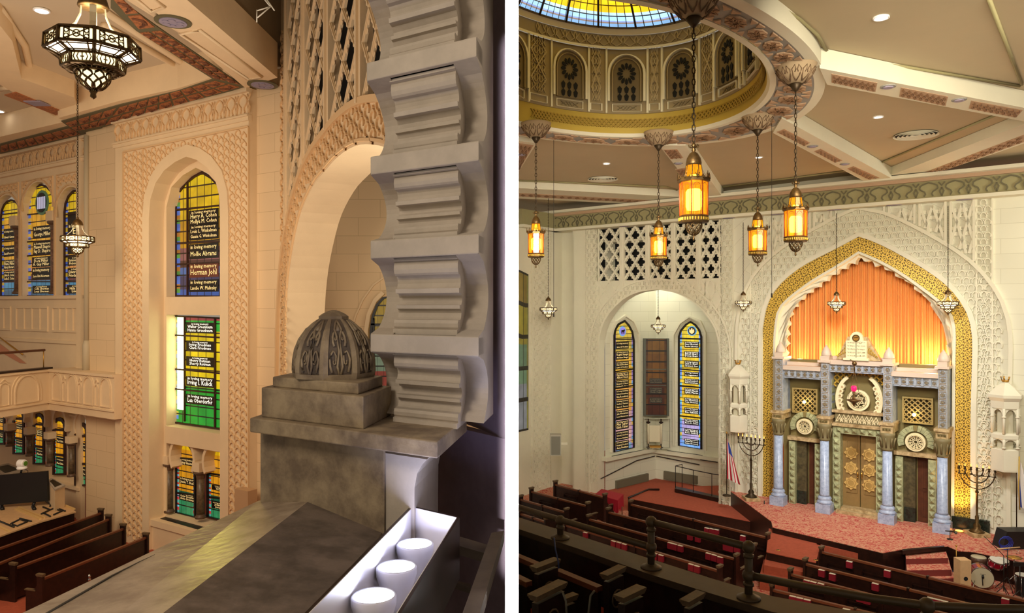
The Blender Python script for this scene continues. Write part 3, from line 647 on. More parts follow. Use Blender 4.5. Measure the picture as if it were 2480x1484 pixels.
# ================================================================ RIGHT ROOM ceiling, dome, lamps
def clampR(T): return lambda a, b, z: (lambda p: (max(p[0], .03), p[1], p[2]))(T(a, b, z))
WR = clampR(W0)
zr = 4.55; zA = H+zr; C0 = (.393, 3.34)
def ell(c, ax1, ax2, v1, v2, th):            # distance from C0 to ellipse along angle th
    d = (cos(th), sin(th)); o = (C0[0]-c[0], C0[1]-c[1])
    p1, p2 = (o[0]*v1[0]+o[1]*v1[1])/ax1, (o[0]*v2[0]+o[1]*v2[1])/ax2; q1, q2 = (d[0]*v1[0]+d[1]*v1[1])/ax1, (d[0]*v2[0]+d[1]*v2[1])/ax2
    a = q1*q1+q2*q2; b = 2*(p1*q1+p2*q2); c_ = p1*p1+p2*p2-1; return (-b+sqrt(b*b-4*a*c_))/(2*a)
rin = lambda th: ell((.3934, 3.3161), 1.0612, .7132, (-.534, -.8455), (-.8455, .534), th)*zr
rou = lambda th: ell((.264, 3.244), 1.5099, .9097, (-.674, -.7387), (-.7387, .674), th)*zr
X0, Y0 = C0[0]*zr, C0[1]*zr; NT = 96
TH = [2*pi*i/NT for i in range(NT+1)]
def circ(mb, fr0, z0, fr1, z1, mi=0, sm=True, uvk=1):   # band between two closed curves
    vs = [(X0+fr0(t)*cos(t), Y0+fr0(t)*sin(t), z0) for t in TH]+[(X0+fr1(t)*cos(t), Y0+fr1(t)*sin(t), z1) for t in TH]; n = NT+1
    mb.add(vs, [(i, i+1, i+1+n, i+n) for i in range(NT)], mi, sm, [(t*uvk, 0) for t in TH]+[(t*uvk, 1) for t in TH])
sc_ = lambda f, s: (lambda t: f(t)*s)
# ceiling plane with hole
m = MB(WR); zP = H+4.9
big = lambda t: 30.0
vs = []; n = NT
for i in range(NT):
    t0, t1 = TH[i], TH[i+1]
    def sq(t): k = 26/max(abs(cos(t)), abs(sin(t))); return (X0+cos(t)*k, Y0+sin(t)*k)
    a, b = sq(t0), sq(t1); m.add([(X0+rou(t0)*1.05*cos(t0), Y0+rou(t0)*1.05*sin(t0), zP), (X0+rou(t1)*1.05*cos(t1), Y0+rou(t1)*1.05*sin(t1), zP), (b[0], b[1], zP), (a[0], a[1], zP)], [(0, 1, 2, 3)])
struct(m.build('ceiling', ceilM))
m = MB(WR)
circ(m, sc_(rou, 1.0), zA, sc_(rou, 1.05), zA+.02, 0); circ(m, sc_(rou, 1.05), zA+.02, sc_(rou, 1.05), zP, 0)
circ(m, sc_(rin, 1.0), zA-.02, sc_(rin, 1.035), zA-.02, 0); circ(m, sc_(rin, 1.035), zA-.02, sc_(rin, 1.035), zA, 0)
circ(m, sc_(rin, 1.035), zA+.005, rou, zA+.005, 1)
circ(m, sc_(rin, 1.0), zA-.02, sc_(rin, .985), zA+.06, 0)
struct(m.build('trim_13', [plR, ornG]), 'round dome ring')
def TRing(a, b, z):       # a = angle, z = 0..1 across the ring, b = up
    r = rin(a)*1.035; r = r+(rou(a)-r)*z; return (max(.03, X0+r*cos(a)), Y0+r*sin(a), zA+b)
m = MB(TRing); nm = 34
for i in range(nm):
    th = 2*pi*i/nm; dt = 2*pi/nm
    if X0+5.5*cos(th) < .2: continue
    m.prism([(th+dt*.36*cos(k*pi/4+.4), .5+.31*sin(k*pi/4+.4)) for k in range(8)], -.03, 0, 0)
    for k in range(8):
        t = k*pi/4; m.ribbon([(th+dt*.05*cos(t), .5+.05*sin(t)), (th+dt*.22*cos(t-.3), .5+.17*sin(t-.3)), (th+dt*.33*cos(t), .5+.28*sin(t)), (th+dt*.22*cos(t+.3), .5+.17*sin(t+.3)), (th+dt*.05*cos(t), .5+.05*sin(t))], .012, -.05, -.03, 1)
    for e in (.06, .94):
        for s in (-1, 1):
            m.prism([(th+dt*.5+s*dt*.02, e), (th+dt*.5+s*dt*.30, e), (th+dt*.5+s*dt*.12, e+(.5-e)*.5)], -.025, 0, 0)
struct(m.build('trim_14', [ornP, mat('tan_scroll', S(150, 116, 84), .8)]), 'rosettes and scrolls under the dome ring')
# drum
zD0, zD1, zF1 = H+5.10, H+6.80, H+7.16; sD = .955
m = MB(WR); circ(m, sc_(rin, .985), zA+.06, sc_(rin, .965), zD0, 0); struct(m.build('trim_15', mat('ochre_yellow_paint', S(188, 160, 62), .7, var=.06, vscale=2)), 'yellow cove below the drum')
def TD(s):
    def T(a, b, z):       # a = angle, b = outwards, z
        r = rin(a)*s+b; return (max(.03, X0+r*cos(a)), Y0+r*sin(a), z)
    return T
m = MB(TD(.972))
for i in range(110):
    a = 2*pi*i/110; d = 2*pi/110; z0 = zA+.2; z1 = zA+.42
    if X0+5*cos(a) < .2: continue
    for s in (0, .5):
        m.ribbon([(a+d*s, z0), (a+d*(s+.3), z0+.06), (a+d*(s+.7), z1-.06), (a+d*(s+1), z1)], .012, -.05, 0); m.ribbon([(a+d*s, z1), (a+d*(s+.3), z1-.06), (a+d*(s+.7), z0+.06), (a+d*(s+1), z0)], .012, -.05, 0)
struct(m.build('trim_16', mat('ochre_line', S(150, 122, 40), .7)), 'interlaced line pattern on the yellow cove')
m = MB(WR); circ(m, sc_(rin, sD), zD0, sc_(rin, sD), zD1, 0); circ(m, sc_(rin, .965), zD0, sc_(rin, sD), zD0, 0)
circ(m, sc_(rin, sD-.012), zD1, sc_(rin, sD-.012), zF1, 1); circ(m, sc_(rin, sD-.03), zD1-.03, sc_(rin, sD-.03), zD1+.03, 2); circ(m, sc_(rin, sD-.03), zF1-.02, sc_(rin, sD-.05), zF1+.1, 2)
circ(m, sc_(rin, sD-.05), zF1+.1, sc_(rin, .88), zF1+.1, 3)
struct(m.build('wall_drum', [mat('drum_paint', S(150, 134, 102), .8), mat('drum_frieze', S(152, 138, 110), .8), plR, mat('drum_grey', S(110, 102, 84), .8)]))
def thpx(px_, s):
    best = None
    for i in range(2000):
        t = -.3+3.3*i/2000; r = rin(t)*s; x = X0+r*cos(t); y = Y0+r*sin(t); q = CX+F*x/y
        if y > Y0-3 and sin(t) > -.2 and (best is None or abs(q-px_) < best[0]): best = (abs(q-px_), t)
    return best[1]
ths = [thpx(x, sD) for x in (1240, 1378, 1518, 1652)]; ths.append(thpx(1766, sD)); ths.append(2*ths[4]-ths[3]+.02)
drumW = [plR, MT['drum_paint'], mat('drum_window', S(112, 98, 72), .8), black, mat('drum_relief', S(172, 156, 122), .8)]
for i, th in enumerate(ths):
    rr = rin(th)*sD; hw = .60/rr; hp = hw*1.62; m = MB(TD(sD)); z0 = zD0+.30; zs = zD0+1.02
    U = lambda u: th+u*.8/rr
    archp = [(U(-.58), z0)]+[(U(.58*cos(t)), zs+.52*sin(t)) for t in [pi-pi*k/12 for k in range(13)]]+[(U(.58), z0)]
    m.ribbon(archp, .06/rr, -.13, 0, 0)
    arch2_ = [(U(-.46), z0)]+[(U(.46*cos(t)), zs+.42*sin(t)) for t in [pi-pi*k/12 for k in range(13)]]+[(U(.46), z0)]
    
    for q_ in range(12):
        u0_, u1_ = -.46+.92*q_/12, -.46+.92*(q_+1)/12; zt0, zt1 = [zs+.42*sqrt(max(0, 1-(abs(u_)/.46)**2)) for u_ in (u0_, u1_)]
        m.prism([(U(u0_), z0), (U(u0_), zt0), (U(u1_), zt1), (U(u1_), z0)], -.05, 0, 2)
    m.ribbon(arch2_, .03/rr, -.10, 0, 1)
    cz = zs+.02
    for k in range(12):
        t = 2*pi*k/12; pc = lambda r, dt: (U(r*cos(t+dt)), cz+r*sin(t+dt)*.95)
        m.prism([pc(.12, 0), pc(.19, .22), pc(.27, .16), pc(.31, 0), pc(.27, -.16), pc(.19, -.22)], -.085, -.06, 3)
    for row in range(2):
        for k in range(3):
            u = -.22+.22*k; z = cz-.42-.2*row; m.prism([(U(u), z+.1), (U(u+.075), z+.03), (U(u+.05), z-.07), (U(u), z-.1), (U(u-.05), z-.07), (U(u-.075), z+.03)], -.085, -.06, 3)
    m.ribbon([(U(-.46), zD0+.05), (U(.46), zD0+.05), (U(.46), zD0+.24), (U(-.46), zD0+.24)], .03/rr, -.06, 0, 0, True)
    m.ribbon([(U(-.3), zD0+.10), (U(-.1), zD0+.2), (U(0), zD0+.1), (U(.1), zD0+.2), (U(.3), zD0+.10)], .018/rr, -.03, 0, 2); m.ribbon([(U(-.3), zD0+.2), (U(-.1), zD0+.1), (U(0), zD0+.2), (U(.1), zD0+.1), (U(.3), zD0+.20)], .018/rr, -.03, 0, 2)
    for s in (-1, 1): m.box(U(s*.66)-.025/rr, U(s*.66)+.025/rr, -.07, 0, zD0, zD1, 0)
    if i < len(ths)-1:
        t2 = (th+ths[i+1])/2; V = lambda u: t2+u/rr; hwd = abs(ths[i+1]-th)*rr/2-.60
        lattice(m, V(-hwd), V(hwd), zD0+.3, zD1-.06, 2, 2, -.035, 0, None, .03/1, None, 4) if False else None
        for r_ in range(6):
            for q in range(3):
                u = -hwd+(q+.5)*2*hwd/3; z = zD0+.42+r_*.235; g = hwd/3
                m.ribbon([(V(u-g*.8), z-.1), (V(u-g*.2), z-.02), (V(u-g*.6), z+.06), (V(u), z+.11), (V(u+g*.6), z+.06), (V(u+g*.2), z-.02), (V(u+g*.8), z-.1)], .022/rr, -.04, 0, 4)
        m.ribbon([(V(0), zD0+.3), (V(hwd), zD0+.65), (V(0), zD0+1.0), (V(hwd), zD0+1.35), (V(0), zD1-.05), (V(-hwd), zD0+1.35), (V(0), zD0+1.0), (V(-hwd), zD0+.65)], .04/rr, -.055, 0, 4, True)
        m.ribbon([(V(-hwd-.03), zD0+.06), (V(hwd+.03), zD0+.06), (V(hwd+.03), zD0+.24), (V(-hwd-.03), zD0+.24)], .03/rr, -.05, 0, 0, True)
    struct(m.build('window_drum' if False else 'trim_%d' % (20+i), drumW), 'arched pierced panel and carved field in the dome drum')
m = MB(TD(sD-.012))
for i in range(80):
    a = 2*pi*i/80; d = 2*pi/80; z0 = zD1+.06; h = .28
    if X0+5*cos(a) < .2: continue
    m.ribbon([(a, z0), (a+d*.42, z0+h*.35), (a+d*.2, z0+h*.7), (a, z0+h), (a-d*.2, z0+h*.7), (a-d*.42, z0+h*.35), (a, z0)], .008, -.035, 0)
    m.ribbon([(a+d*.5, z0+h), (a+d*.36, z0+h*.6), (a+d*.5, z0+h*.1), (a+d*.64, z0+h*.6), (a+d*.5, z0+h)], .008, -.035, 0)
struct(m.build('trim_17', drumW[4]), 'leaf frieze below the glass dome')
skyg = stained('dome_glass', [(0, S(120, 160, 200)), (.018, S(130, 110, 100)), (.026, S(130, 150, 200)), (.034, S(160, 206, 246)), (.06, S(180, 216, 246)), (.078, S(236, 190, 30)), (.9, S(240, 200, 40))], [(0, S(200, 200, 60))], 1.9, .055, .06, -1000, .003)
m = MB(WR)
ks = [(.88, 0), (.8, .25), (.68, .55), (.5, .85), (.3, 1.05), (.001, 1.15)]
for k in range(5):
    a, b = ks[k], ks[k+1]; n = NT+1
    vs = [(X0+rin(t)*a[0]*cos(t), Y0+rin(t)*a[0]*sin(t), zF1+.1+a[1]) for t in TH]+[(X0+rin(t)*b[0]*cos(t), Y0+rin(t)*b[0]*sin(t), zF1+.1+b[1]) for t in TH]
    m.add(vs, [(i, i+1, i+1+n, i+n) for i in range(NT)], 0, False, [(t, (.88-a[0])) for t in TH]+[(t, (.88-b[0])) for t in TH])
struct(m.build('window_4', skyg), 'stained glass dome, blue rim and yellow field')
m = MB(WR)
for i in range(26):
    t = 2*pi*i/26; m.tube([(X0+rin(t)*a*cos(t), Y0+rin(t)*a*sin(t), zF1+.08+z) for a, z in ks], .03, 5)
m.build('glazing_rib', bronzeD)['kind'] = 'structure'
# beams
def beam(mb, pts, z0, z1, mi=0, rel=True): mb.slab([onz(x, y, H+z0)[:2] for x, y in pts], H+z0, H+z1, mi)
m = MB(WR)
beam(m, [(1985, 165), (2620, 288), (2620, 320), (2003, 205)], 4.5, 4.89)
beam(m, [(1893, 286), (2160, 432), (2103, 444), (1872, 322)], 4.5, 4.89)
beam(m, [(1596, 352), (1660, 352), (1752, 480), (1700, 484)], 4.5, 4.89)
beam(m, [(1250, 340), (1300, 347), (1250, 425)], 4.5, 4.89)
beam(m, [(1250, 455), (1712, 480), (1650, 500), (1250, 480)], 4.6, 4.89)
beam(m, [(2148, 428), (2620, 246), (2620, 300), (2185, 447), (2120, 445)], 4.6, 4.89)
beam(m, [(1640, 492), (2160, 432), (2200, 442), (1660, 502)], 4.6, 4.89)
struct(m.build('trim_30', plR), 'plaster ceiling beams radiating from the dome ring')
def inlay(mb, q, z, nx, ny, b=.02, mi=0, gap=.12, cols=None):     # small diamond tiles on a beam soffit
    q = [onz(x, y, H+z)[:2] for x, y in q]
    bl = lambda u, v: tuple((q[0][k]*(1-u)+q[1][k]*u)*(1-v)+(q[3][k]*(1-u)+q[2][k]*u)*v for k in range(2))
    mb.slab([bl(0, 0), bl(1, 0), bl(1, 1), bl(0, 1)], H+z-.01, H+z+.01, mi)
    for i in range(nx):
        for j in range(ny):
            for o in (0, .5):
                u0, v0 = (i+o)/nx, (j+o)/ny; u1, v1 = u0+1/nx, v0+1/ny
                if u1 > 1.001 or v1 > 1.001: continue
                um, vm = (u0+u1)/2, (v0+v1)/2; k = .5-gap
                mb.slab([bl(um, vm-k/ny*.8), bl(um+k/nx*.8, vm), bl(um, vm+k/ny*.8), bl(um-k/nx*.8, vm)], H+z-.035, H+z-.01, mi+1)
m = MB(WR)
inlay(m, [(2014, 178), (2125, 200), (2120, 222), (2014, 199)], 4.5, 8, 2); inlay(m, [(2182, 211), (2296, 233), (2290, 256), (2178, 233)], 4.5, 8, 2); inlay(m, [(2352, 243), (2477, 266), (2461, 284), (2346, 262)], 4.5, 8, 2)
inlay(m, [(1900, 312), (1962, 345), (1948, 353), (1881, 319)], 4.5, 7, 2); inlay(m, [(1988, 360), (2040, 388), (2022, 393), (1972, 366)], 4.5, 6, 2); inlay(m, [(2068, 402), (2130, 430), (2103, 434), (2052, 408)], 4.5, 7, 2)
inlay(m, [(1607, 362), (1640, 361), (1655, 382), (1624, 384)], 4.5, 3, 4); inlay(m, [(1636, 410), (1668, 404), (1684, 425), (1652, 430)], 4.5, 3, 3)
inlay(m, [(1257, 346), (1292, 351), (1257, 412), (1256, 411)], 4.5, 3, 4)
inlay(m, [(2190, 436), (2480, 326), (2480, 343), (2202, 443)], 4.6, 16, 2)
inlay(m, [(1257, 467), (1660, 489), (1640, 495), (1257, 475)], 4.6, 22, 1)
struct(m.build('trim_31', [ornP, mat('brown_inlay', S(140, 106, 76), .8)]), 'tan lozenge inlays under the ceiling beams')
m = MB(WR)
for x, y in ((2151, 211), (2323, 243), (1968, 355), (2046, 398), (1643, 396), (1262, 375)):
    p = onz(x, y, H+4.48); m.lathe(p, [(.15, 0), (.15, .02)], 16, 0, False); m.lathe((p[0], p[1], p[2]-.02), [(.1, 0), (.1, .02)], 12, 1, False)
struct(m.build('trim_32', [ornG, MT['mauve_rosette']]), 'grey oval bosses on the ceiling beams')
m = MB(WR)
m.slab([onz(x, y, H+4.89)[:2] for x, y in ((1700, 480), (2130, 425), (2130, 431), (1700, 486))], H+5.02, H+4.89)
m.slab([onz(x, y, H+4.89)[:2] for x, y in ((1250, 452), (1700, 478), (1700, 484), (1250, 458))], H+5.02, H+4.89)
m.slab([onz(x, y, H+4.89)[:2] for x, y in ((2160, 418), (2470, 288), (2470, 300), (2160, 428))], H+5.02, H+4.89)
struct(m.build('trim_33', black), 'black strips painted for the dark gap along the ceiling beams')  # flat black strips painted for the dark gap, no opening behind them
# recessed moulding lines in the panels
m = MB(WR)
for q in ([(1640, 460), (1612, 452), (1257, 437)], [(1730, 455), (2090, 408)], [(2130, 395), (2420, 275)], [(1925, 290), (2115, 392)], [(2005, 130), (2470, 208)], [(2396, 0), (2475, 205)], [(1880, 10), (1935, 45), (1980, 85), (2005, 128)]):
    pp = [onz(x, y, zP-.03) for x, y in q]; m.tube(pp, .035, 4)
struct(m.build('trim_34', green), 'thin mouldings inside the ceiling panels')
def downlight(x, y, z, r, lab):
    p = onz(x, y, z); t = thing('recessed_downlight', lab, 'ceiling light', p, 'recessed ceiling downlights')
    m = MB(); m.lathe((p[0], p[1], p[2]-.03), [(r, .03), (r, 0), (r*.82, 0), (r*.78, .03)], 20); m.build('trim_ring', white, t)
    m = MB(); m.lathe((p[0], p[1], p[2]-.012), [(r*.8, 0), (r*.8, .01)], 20, 0, False); m.build('lens', dlM, t)
for x, y, l in ((2134, 41, 'round downlight high at top right, in the large plain ceiling panel'), (2127, 282, 'small lit downlight between two ceiling beams beside the large round vent'), (1469, 395, 'lit downlight above the left round vent'), (1838, 380, 'downlight just right of the fourth amber lantern chain')):
    downlight(x, y, zP, .13, l)
def vent(x, y, r, lab):
    p = onz(x, y, zP); t = thing('round_ceiling_vent', lab, 'vent', p, 'round ceiling vents')
    m = MB()
    for k in range(1, 6): q = r*k/5.2; m.lathe((p[0], p[1], p[2]-.05), [(q, .04), (q+r*.07, 0), (q+r*.085, 0), (q+r*.02, .04)], 28, cap=False)
    m.build('louvre_rings', plR, t); m = MB(); m.lathe((p[0], p[1], p[2]-.012), [(r*1.0, 0), (r*1.0, .008)], 28, 0, False); m.build('dark_throat', black, t)
vent(2218, 325, .56, 'round louvred vent in the ceiling between the two right beams'); vent(1460, 432, .56, 'round louvred vent in the ceiling near the partition')
# ---- amber lanterns
def ngon(n, r, ph=0): return [(r*cos(2*pi*k/n+ph), r*sin(2*pi*k/n+ph)) for k in range(n)]
def lantern(loc, label, boss=True):
    x, y, z = loc; t = thing('amber_lantern', label, 'lantern', loc, 'amber hanging lanterns under the dome ring')
    k = .00603; f = lambda py: z-(py-45)*k; NS = 8; ph = pi/8
    m = MB(); m.lathe((x, y, z), [(.03, -.13), (.05, -.10), (.12, .0), (.10, .018)], 14); m.build('ceiling_canopy', bronzeD, t)
    m = MB(); m.chain((x, y, z-.13), (x, y, f(358)), .10, .009, .024); m.build('chain', bronzeD, t)
    m = MB(); m.lathe((x, y, f(400)), [(.112, 0), (.115, .03), (.10, .10), (.06, .17), (.02, .20), (.035, .22), (.015, .26), (.04, .29), (.012, .33)], 16)
    for a in range(6): c = (x+.07*cos(a*pi/3), y+.07*sin(a*pi/3), f(400)+.27); m.tube([(x, y, c[2]-.02), c, (c[0], c[1], c[2]+.03)], .008, 5)
    m.build('dome_cap', bronze, t)
    m = MB(); m.lathe((x, y, f(432)), [(.13, 0), (.108, .19)], NS, 0, False, ph); m.build('upper_glass', amberM, t)
    m = MB()
    for a, b in ngon(NS, 1, ph): m.tube([(x+a*.132, y+b*.132, f(432)), (x+a*.11, y+b*.11, f(400))], .006, 4)
    m.lathe((x, y, f(442)), [(.215, 0), (.235, .01), (.235, .05), (.20, .07), (.13, .08)], NS, 0, False, ph)
    for i in range(16):
        a = 2*pi*i/16; c = (x+.23*cos(a), y+.23*sin(a)); h = .10 if i % 2 == 0 else .05
        for s in (-1, 0, 1): m.tube([(c[0], c[1], f(442)+.04), (c[0]-s*.03*sin(a), c[1]+s*.03*cos(a), f(442)+.04+h*(.75 if s else 1.1))], [.012, .004], 4)
    m.build('crown', bronze, t)
    m = MB(); g = m.lathe((x, y, f(523)), [(.195, 0), (.20, .49)], NS, 0, False, ph); m.build('amber_panes', amberM, t)
    m = MB(); rd = mat('red_brown_cames', S(120, 50, 14), .5, emit=S(170, 70, 14), es=.5) if 'red_brown_cames' not in MT else MT['red_brown_cames']
    P8 = ngon(NS, 1, ph)
    for i in range(NS):
        a, b = P8[i], P8[(i+1) % NS]
        m.tube([(x+a[0]*.2, y+a[1]*.2, f(523)), (x+a[0]*.204, y+a[1]*.204, f(442))], .009, 4)
        pt = lambda u, zz, r=.2: (x+(a[0]*(1-u)+b[0]*u)*r, y+(a[1]*(1-u)+b[1]*u)*r, zz)
        m.tube([pt(.16, f(521)), pt(.16, f(452)), pt(.3, f(447)), pt(.5, f(445)), pt(.7, f(447)), pt(.84, f(452)), pt(.84, f(521))], .004, 4)
    m.build('cames', rd, t)
    m = MB(); m.lathe((x, y, f(508)), [(.10, 0), (.115, .05), (.115, .26), (.09, .30)], 12); m.build('lit_bulb_cluster', bulbM, t)
    m = MB(); m.lathe((x, y, f(433)), [(.05, 0), (.05, .06)], 10); m.build('upper_bulb', bulbM, t)
    m = MB(); m.lathe((x, y, f(541)), [(.10, 0), (.2, .01), (.215, .03), (.205, .09), (.22, .10), (.2, .12)], NS, 0, False, ph)
    for i in range(NS):
        a, b = P8[i], P8[(i+1) % NS]
        for q in range(4): u = (q+.5)/4; m.tube([(x+(a[0]*(1-u)+b[0]*u)*.214, y+(a[1]*(1-u)+b[1]*u)*.214, f(541)+.04), (x+(a[0]*(1-u)+b[0]*u)*.214, y+(a[1]*(1-u)+b[1]*u)*.214, f(541)+.085)], .012, 4, 1)
    m.build('pierced_skirt', [bronze, goldM], t)
    m = MB(); bowlr = lambda q: .12*sqrt(max(0, 1-q*q*.97))
    for i in range(10):
        for s in (-1, 1): m.tube([(x+bowlr(q/7)*cos(2*pi*i/10+s*q*.16), y+bowlr(q/7)*sin(2*pi*i/10+s*q*.16), f(541)-.17*q/7) for q in range(8)], .008, 4)
    m.lathe((x, y, f(583)), [(.005, 0), (.02, .03), (.008, .06), (.03, .09), (.02, .12)], 8); m.build('pierced_bowl', bronze, t)
    if boss:
        p = (x, y, z); t2 = thing('carved_boss', boss, 'ceiling boss', p, 'carved bosses on the dome ring')
        m = MB(); R_ = .48; m.lathe((x, y, z+.02), [(.10, 0), (.20, .05), (.29, .13), (.35, .23), (.37, .31), (.385, .34)], 24); m.build('boss_bowl', mat('boss_cream', S(160, 138, 108), .8) if 'boss_cream' not in MT else MT['boss_cream'], t2)
        m = MB()
        for i in range(10):
            a = 2*pi*i/10
            def bp(u, v): rr_ = .13+.245*v; zz = z+.02+.31*(v**1.5); an = a+u; return (x+(rr_+.01)*cos(an), y+(rr_+.01)*sin(an), zz-.012)
            m.tube([bp(0, .15), bp(.22, .45), bp(.26, .75), bp(.1, .9), bp(.04, .72), bp(.1, .62)], .012, 4); m.tube([bp(0, .15), bp(-.22, .45), bp(-.26, .75), bp(-.1, .9), bp(-.04, .72), bp(-.1, .62)], .012, 4)
        m.build('scroll_relief', mat('boss_brown', S(104, 80, 56), .8) if 'boss_brown' not in MT else MT['boss_brown'], t2)
zh = H+4.2
for (px_, py_, l), bl_ in zip(((1680, 45, 'largest, nearest amber lantern, hanging over the white grille'), (1927, 205, 'amber lantern hanging left of the pointed arch top, second largest'), (1835, 316, 'amber lantern hanging between the grille and the pointed arch'), (1595, 353, 'amber lantern hanging in front of the middle of the grille'), (1298, 334, 'leftmost amber lantern, beside the partition')), ('largest carved scroll boss at the top edge, above the nearest lantern', 'carved scroll boss at the right side of the dome ring', 'carved scroll boss at the lower right of the dome ring', 'carved scroll boss at the bottom middle of the dome ring', 'carved scroll boss next to the partition')):
    lantern(onz(px_, py_, zh), l, bl_)
# ---- white basket chandeliers
GRPC = 'basket chandeliers'
def chandelier(loc, D, chain, label, N8=8, rod=False):
    x, y, z = loc; t = thing('basket_chandelier', label, 'chandelier', (x, y, z), GRPC); ph = pi/8+.15
    Z = lambda q: z-q*D
    m = MB(); m.chain((x, y, Z(-.03)), (x, y, Z(-.03)+chain), .075 if D < 1 else .11, .007 if D < 1 else .011, .017 if D < 1 else .026); m.build('chain', bronzeD, t)
    m = MB(); m.lathe((x, y, Z(.25)), [(.16*D, 0), (.17*D, .02*D), (.14*D, .12*D), (.08*D, .19*D), (.03*D, .22*D), (.05*D, .25*D), (.015*D, .28*D)], 16)
    m.build('cap', bronze, t)
    m = MB(); n = 8 if D < 1 else 4
    for i in range(4):
        a = 2*pi*i/4+.5
        pr = [(.13, .22), (.14, .34), (.19, .46), (.30, .57), (.40, .64)]
        ww = .035*D
        vs = []
        for r, q in pr:
            for s in (-1, 1): vs.append((x+r*D*cos(a)-s*ww*sin(a), y+r*D*sin(a)+s*ww*cos(a), Z(q)))
            for s in (1, -1): vs.append((x+(r*D-.015*D)*cos(a)-s*ww*sin(a), y+(r*D-.015*D)*sin(a)+s*ww*cos(a), Z(q)))
        fs = []
        for k in range(len(pr)-1): fs += [(4*k+j, 4*k+(j+1) % 4, 4*k+4+(j+1) % 4, 4*k+4+j) for j in range(4)]
        m.add(vs, fs, 0, False)
    m.build('curved_arms', mat('pale_silvered_metal', S(210, 200, 176), .35, .4) if 'pale_silvered_metal' not in MT else MT['pale_silvered_metal'], t)
    # glass bands with metal frames
    rings = [(.49, .63, .50, .79), (.50, .79, .335, .86), (.335, .86, .325, .98)]
    m = MB(); mf = MB(); P8 = ngon(N8, 1, ph)
    for ri, (r0, q0, r1, q1) in enumerate(rings):
        for i in range(N8):
            a, b = P8[i], P8[(i+1) % N8]
            pt = lambda u, v, o=0: (x+(a[0]*(1-u)+b[0]*u)*((r0*(1-v)+r1*v)*D+o), y+(a[1]*(1-u)+b[1]*u)*((r0*(1-v)+r1*v)*D+o), Z(q0*(1-v)+q1*v))
            m.add([pt(0, 0, -.01*D), pt(1, 0, -.01*D), pt(1, 1, -.01*D), pt(0, 1, -.01*D)], [(0, 1, 2, 3)], 1 if ri == 1 else 0)
            tb = .013*D
            for (u0, v0, u1, v1, w_) in ((0, 0, 1, 0, 1.6), (0, 1, 1, 1, 1.6), (0, 0, 0, 1, 1.8)): mf.tube([pt(u0, v0), pt(u1, v1)], tb*w_, 4)
            th_ = .0075*D
            if ri == 0:
                for p_, q_ in (((.15, .1), (.85, .9)), ((.15, .9), (.85, .1)), ((.3, 0), (.3, 1)), ((.7, 0), (.7, 1)), ((.15, 0), (.15, 1)), ((.85, 0), (.85, 1))): mf.tube([pt(*p_), pt(*q_)], th_, 4)
                mf.tube([pt(.5+.1*cos(k*pi/4), .5+.25*sin(k*pi/4)) for k in range(8)], th_, 4, 0, True)
                for c_ in (.22, .78): mf.tube([pt(c_+.07*cos(k*pi/3), .27+.2*sin(k*pi/3)) for k in range(6)], th_, 4, 0, True); mf.tube([pt(c_+.07*cos(k*pi/3), .73+.2*sin(k*pi/3)) for k in range(6)], th_, 4, 0, True)
            elif ri == 1:
                for p_, q_ in (((.2, 0), (.2, 1)), ((.8, 0), (.8, 1)), ((0, .25), (1, .25)), ((0, .8), (1, .8))): mf.tube([pt(*p_), pt(*q_)], th_*1.3, 4)
            else:
                for c_ in (.2, .35, .65, .8): s_ = .08 if c_ < .5 else -.08; mf.tube([pt(c_, .1), pt(c_-s_, .5), pt(c_, .9)], th_, 4)
                mf.tube([pt(.5, 0), pt(.5, 1)], th_, 4); mf.tube([pt(.42, .5), pt(.58, .5)], th_, 4)
    m.build('glass_panels', [glassW, glassH], t); mf.build('openwork_frame', bronze, t)
    m = MB(); nr = 28
    for k in range(nr): a = 2*pi*k/nr; m.tube([(x+.30*D*cos(a), y+.30*D*sin(a), Z(.985)), (x+.205*D*cos(a), y+.205*D*sin(a), Z(1.0))], .012*D, 4)
    m.lathe((x, y, Z(.99)), [(.335*D, .01*D), (.30*D, 0)], 24); m.lathe((x, y, Z(1.02)), [(.185*D, 0), (.21*D, .01*D), (.2*D, .03*D)], 24)
    for i in range(9):
        for s in (-1, 1): m.tube([(x+.19*D*sqrt(max(.02, 1-(q/7)**2*.97))*cos(2*pi*i/9+s*.22*sin(q*.9)*1.4), y+.19*D*sqrt(max(.02, 1-(q/7)**2*.97))*sin(2*pi*i/9+s*.22*sin(q*.9)*1.4), Z(1.02+.2*q/7)) for q in range(8)], .014*D, 4)
    m.lathe((x, y, Z(1.33)), [(.003*D, 0), (.035*D, .03*D), (.03*D, .07*D), (.045*D, .09*D), (.02*D, .11*D)], 10)
    m.build('pierced_bowl', bronze, t)
    m = MB(); m.lathe((x, y, Z(1.16)), [(.10*D, 0), (.15*D, .1*D), (.15*D, .14*D)], 12); m.build('bowl_glass', glassW, t)
    if rod:
        m = MB(); m.lathe((x, y, Z(-.03)+chain), [(.04, 0), (.09, .06), (.09, .1)], 12); m.build('canopy', bronzeD, t)
    return t
def chR(px_, ytop, yc, b, lab, D=.62, rod=False, Y=None):
    if Y is None:
        dx = (px_-CX)/F; Y = b/(R.n[0]*dx+R.n[1])
    zt_ = H+(CY-ytop)*Y/F; z0 = H+(CY-yc)*Y/F+.68*D
    chandelier(at(px_, yc, Y)[:2]+(z0,), D, zt_-z0, lab, 8, rod)
chR(1800, 540, 731, KR-.5, 'white basket chandelier on a long chain left of the pointed arch')
chR(2026, 518, 733, KR-.75, 'white basket chandelier in front of the orange curtain')
chR(2296, 500, 733, KR-.75, 'white basket chandelier over the right shoulder of the gold arch', .66)
chR(1594, 702, 788, 0, 'small white chandelier inside the alcove arch', .62, False, 32.5)
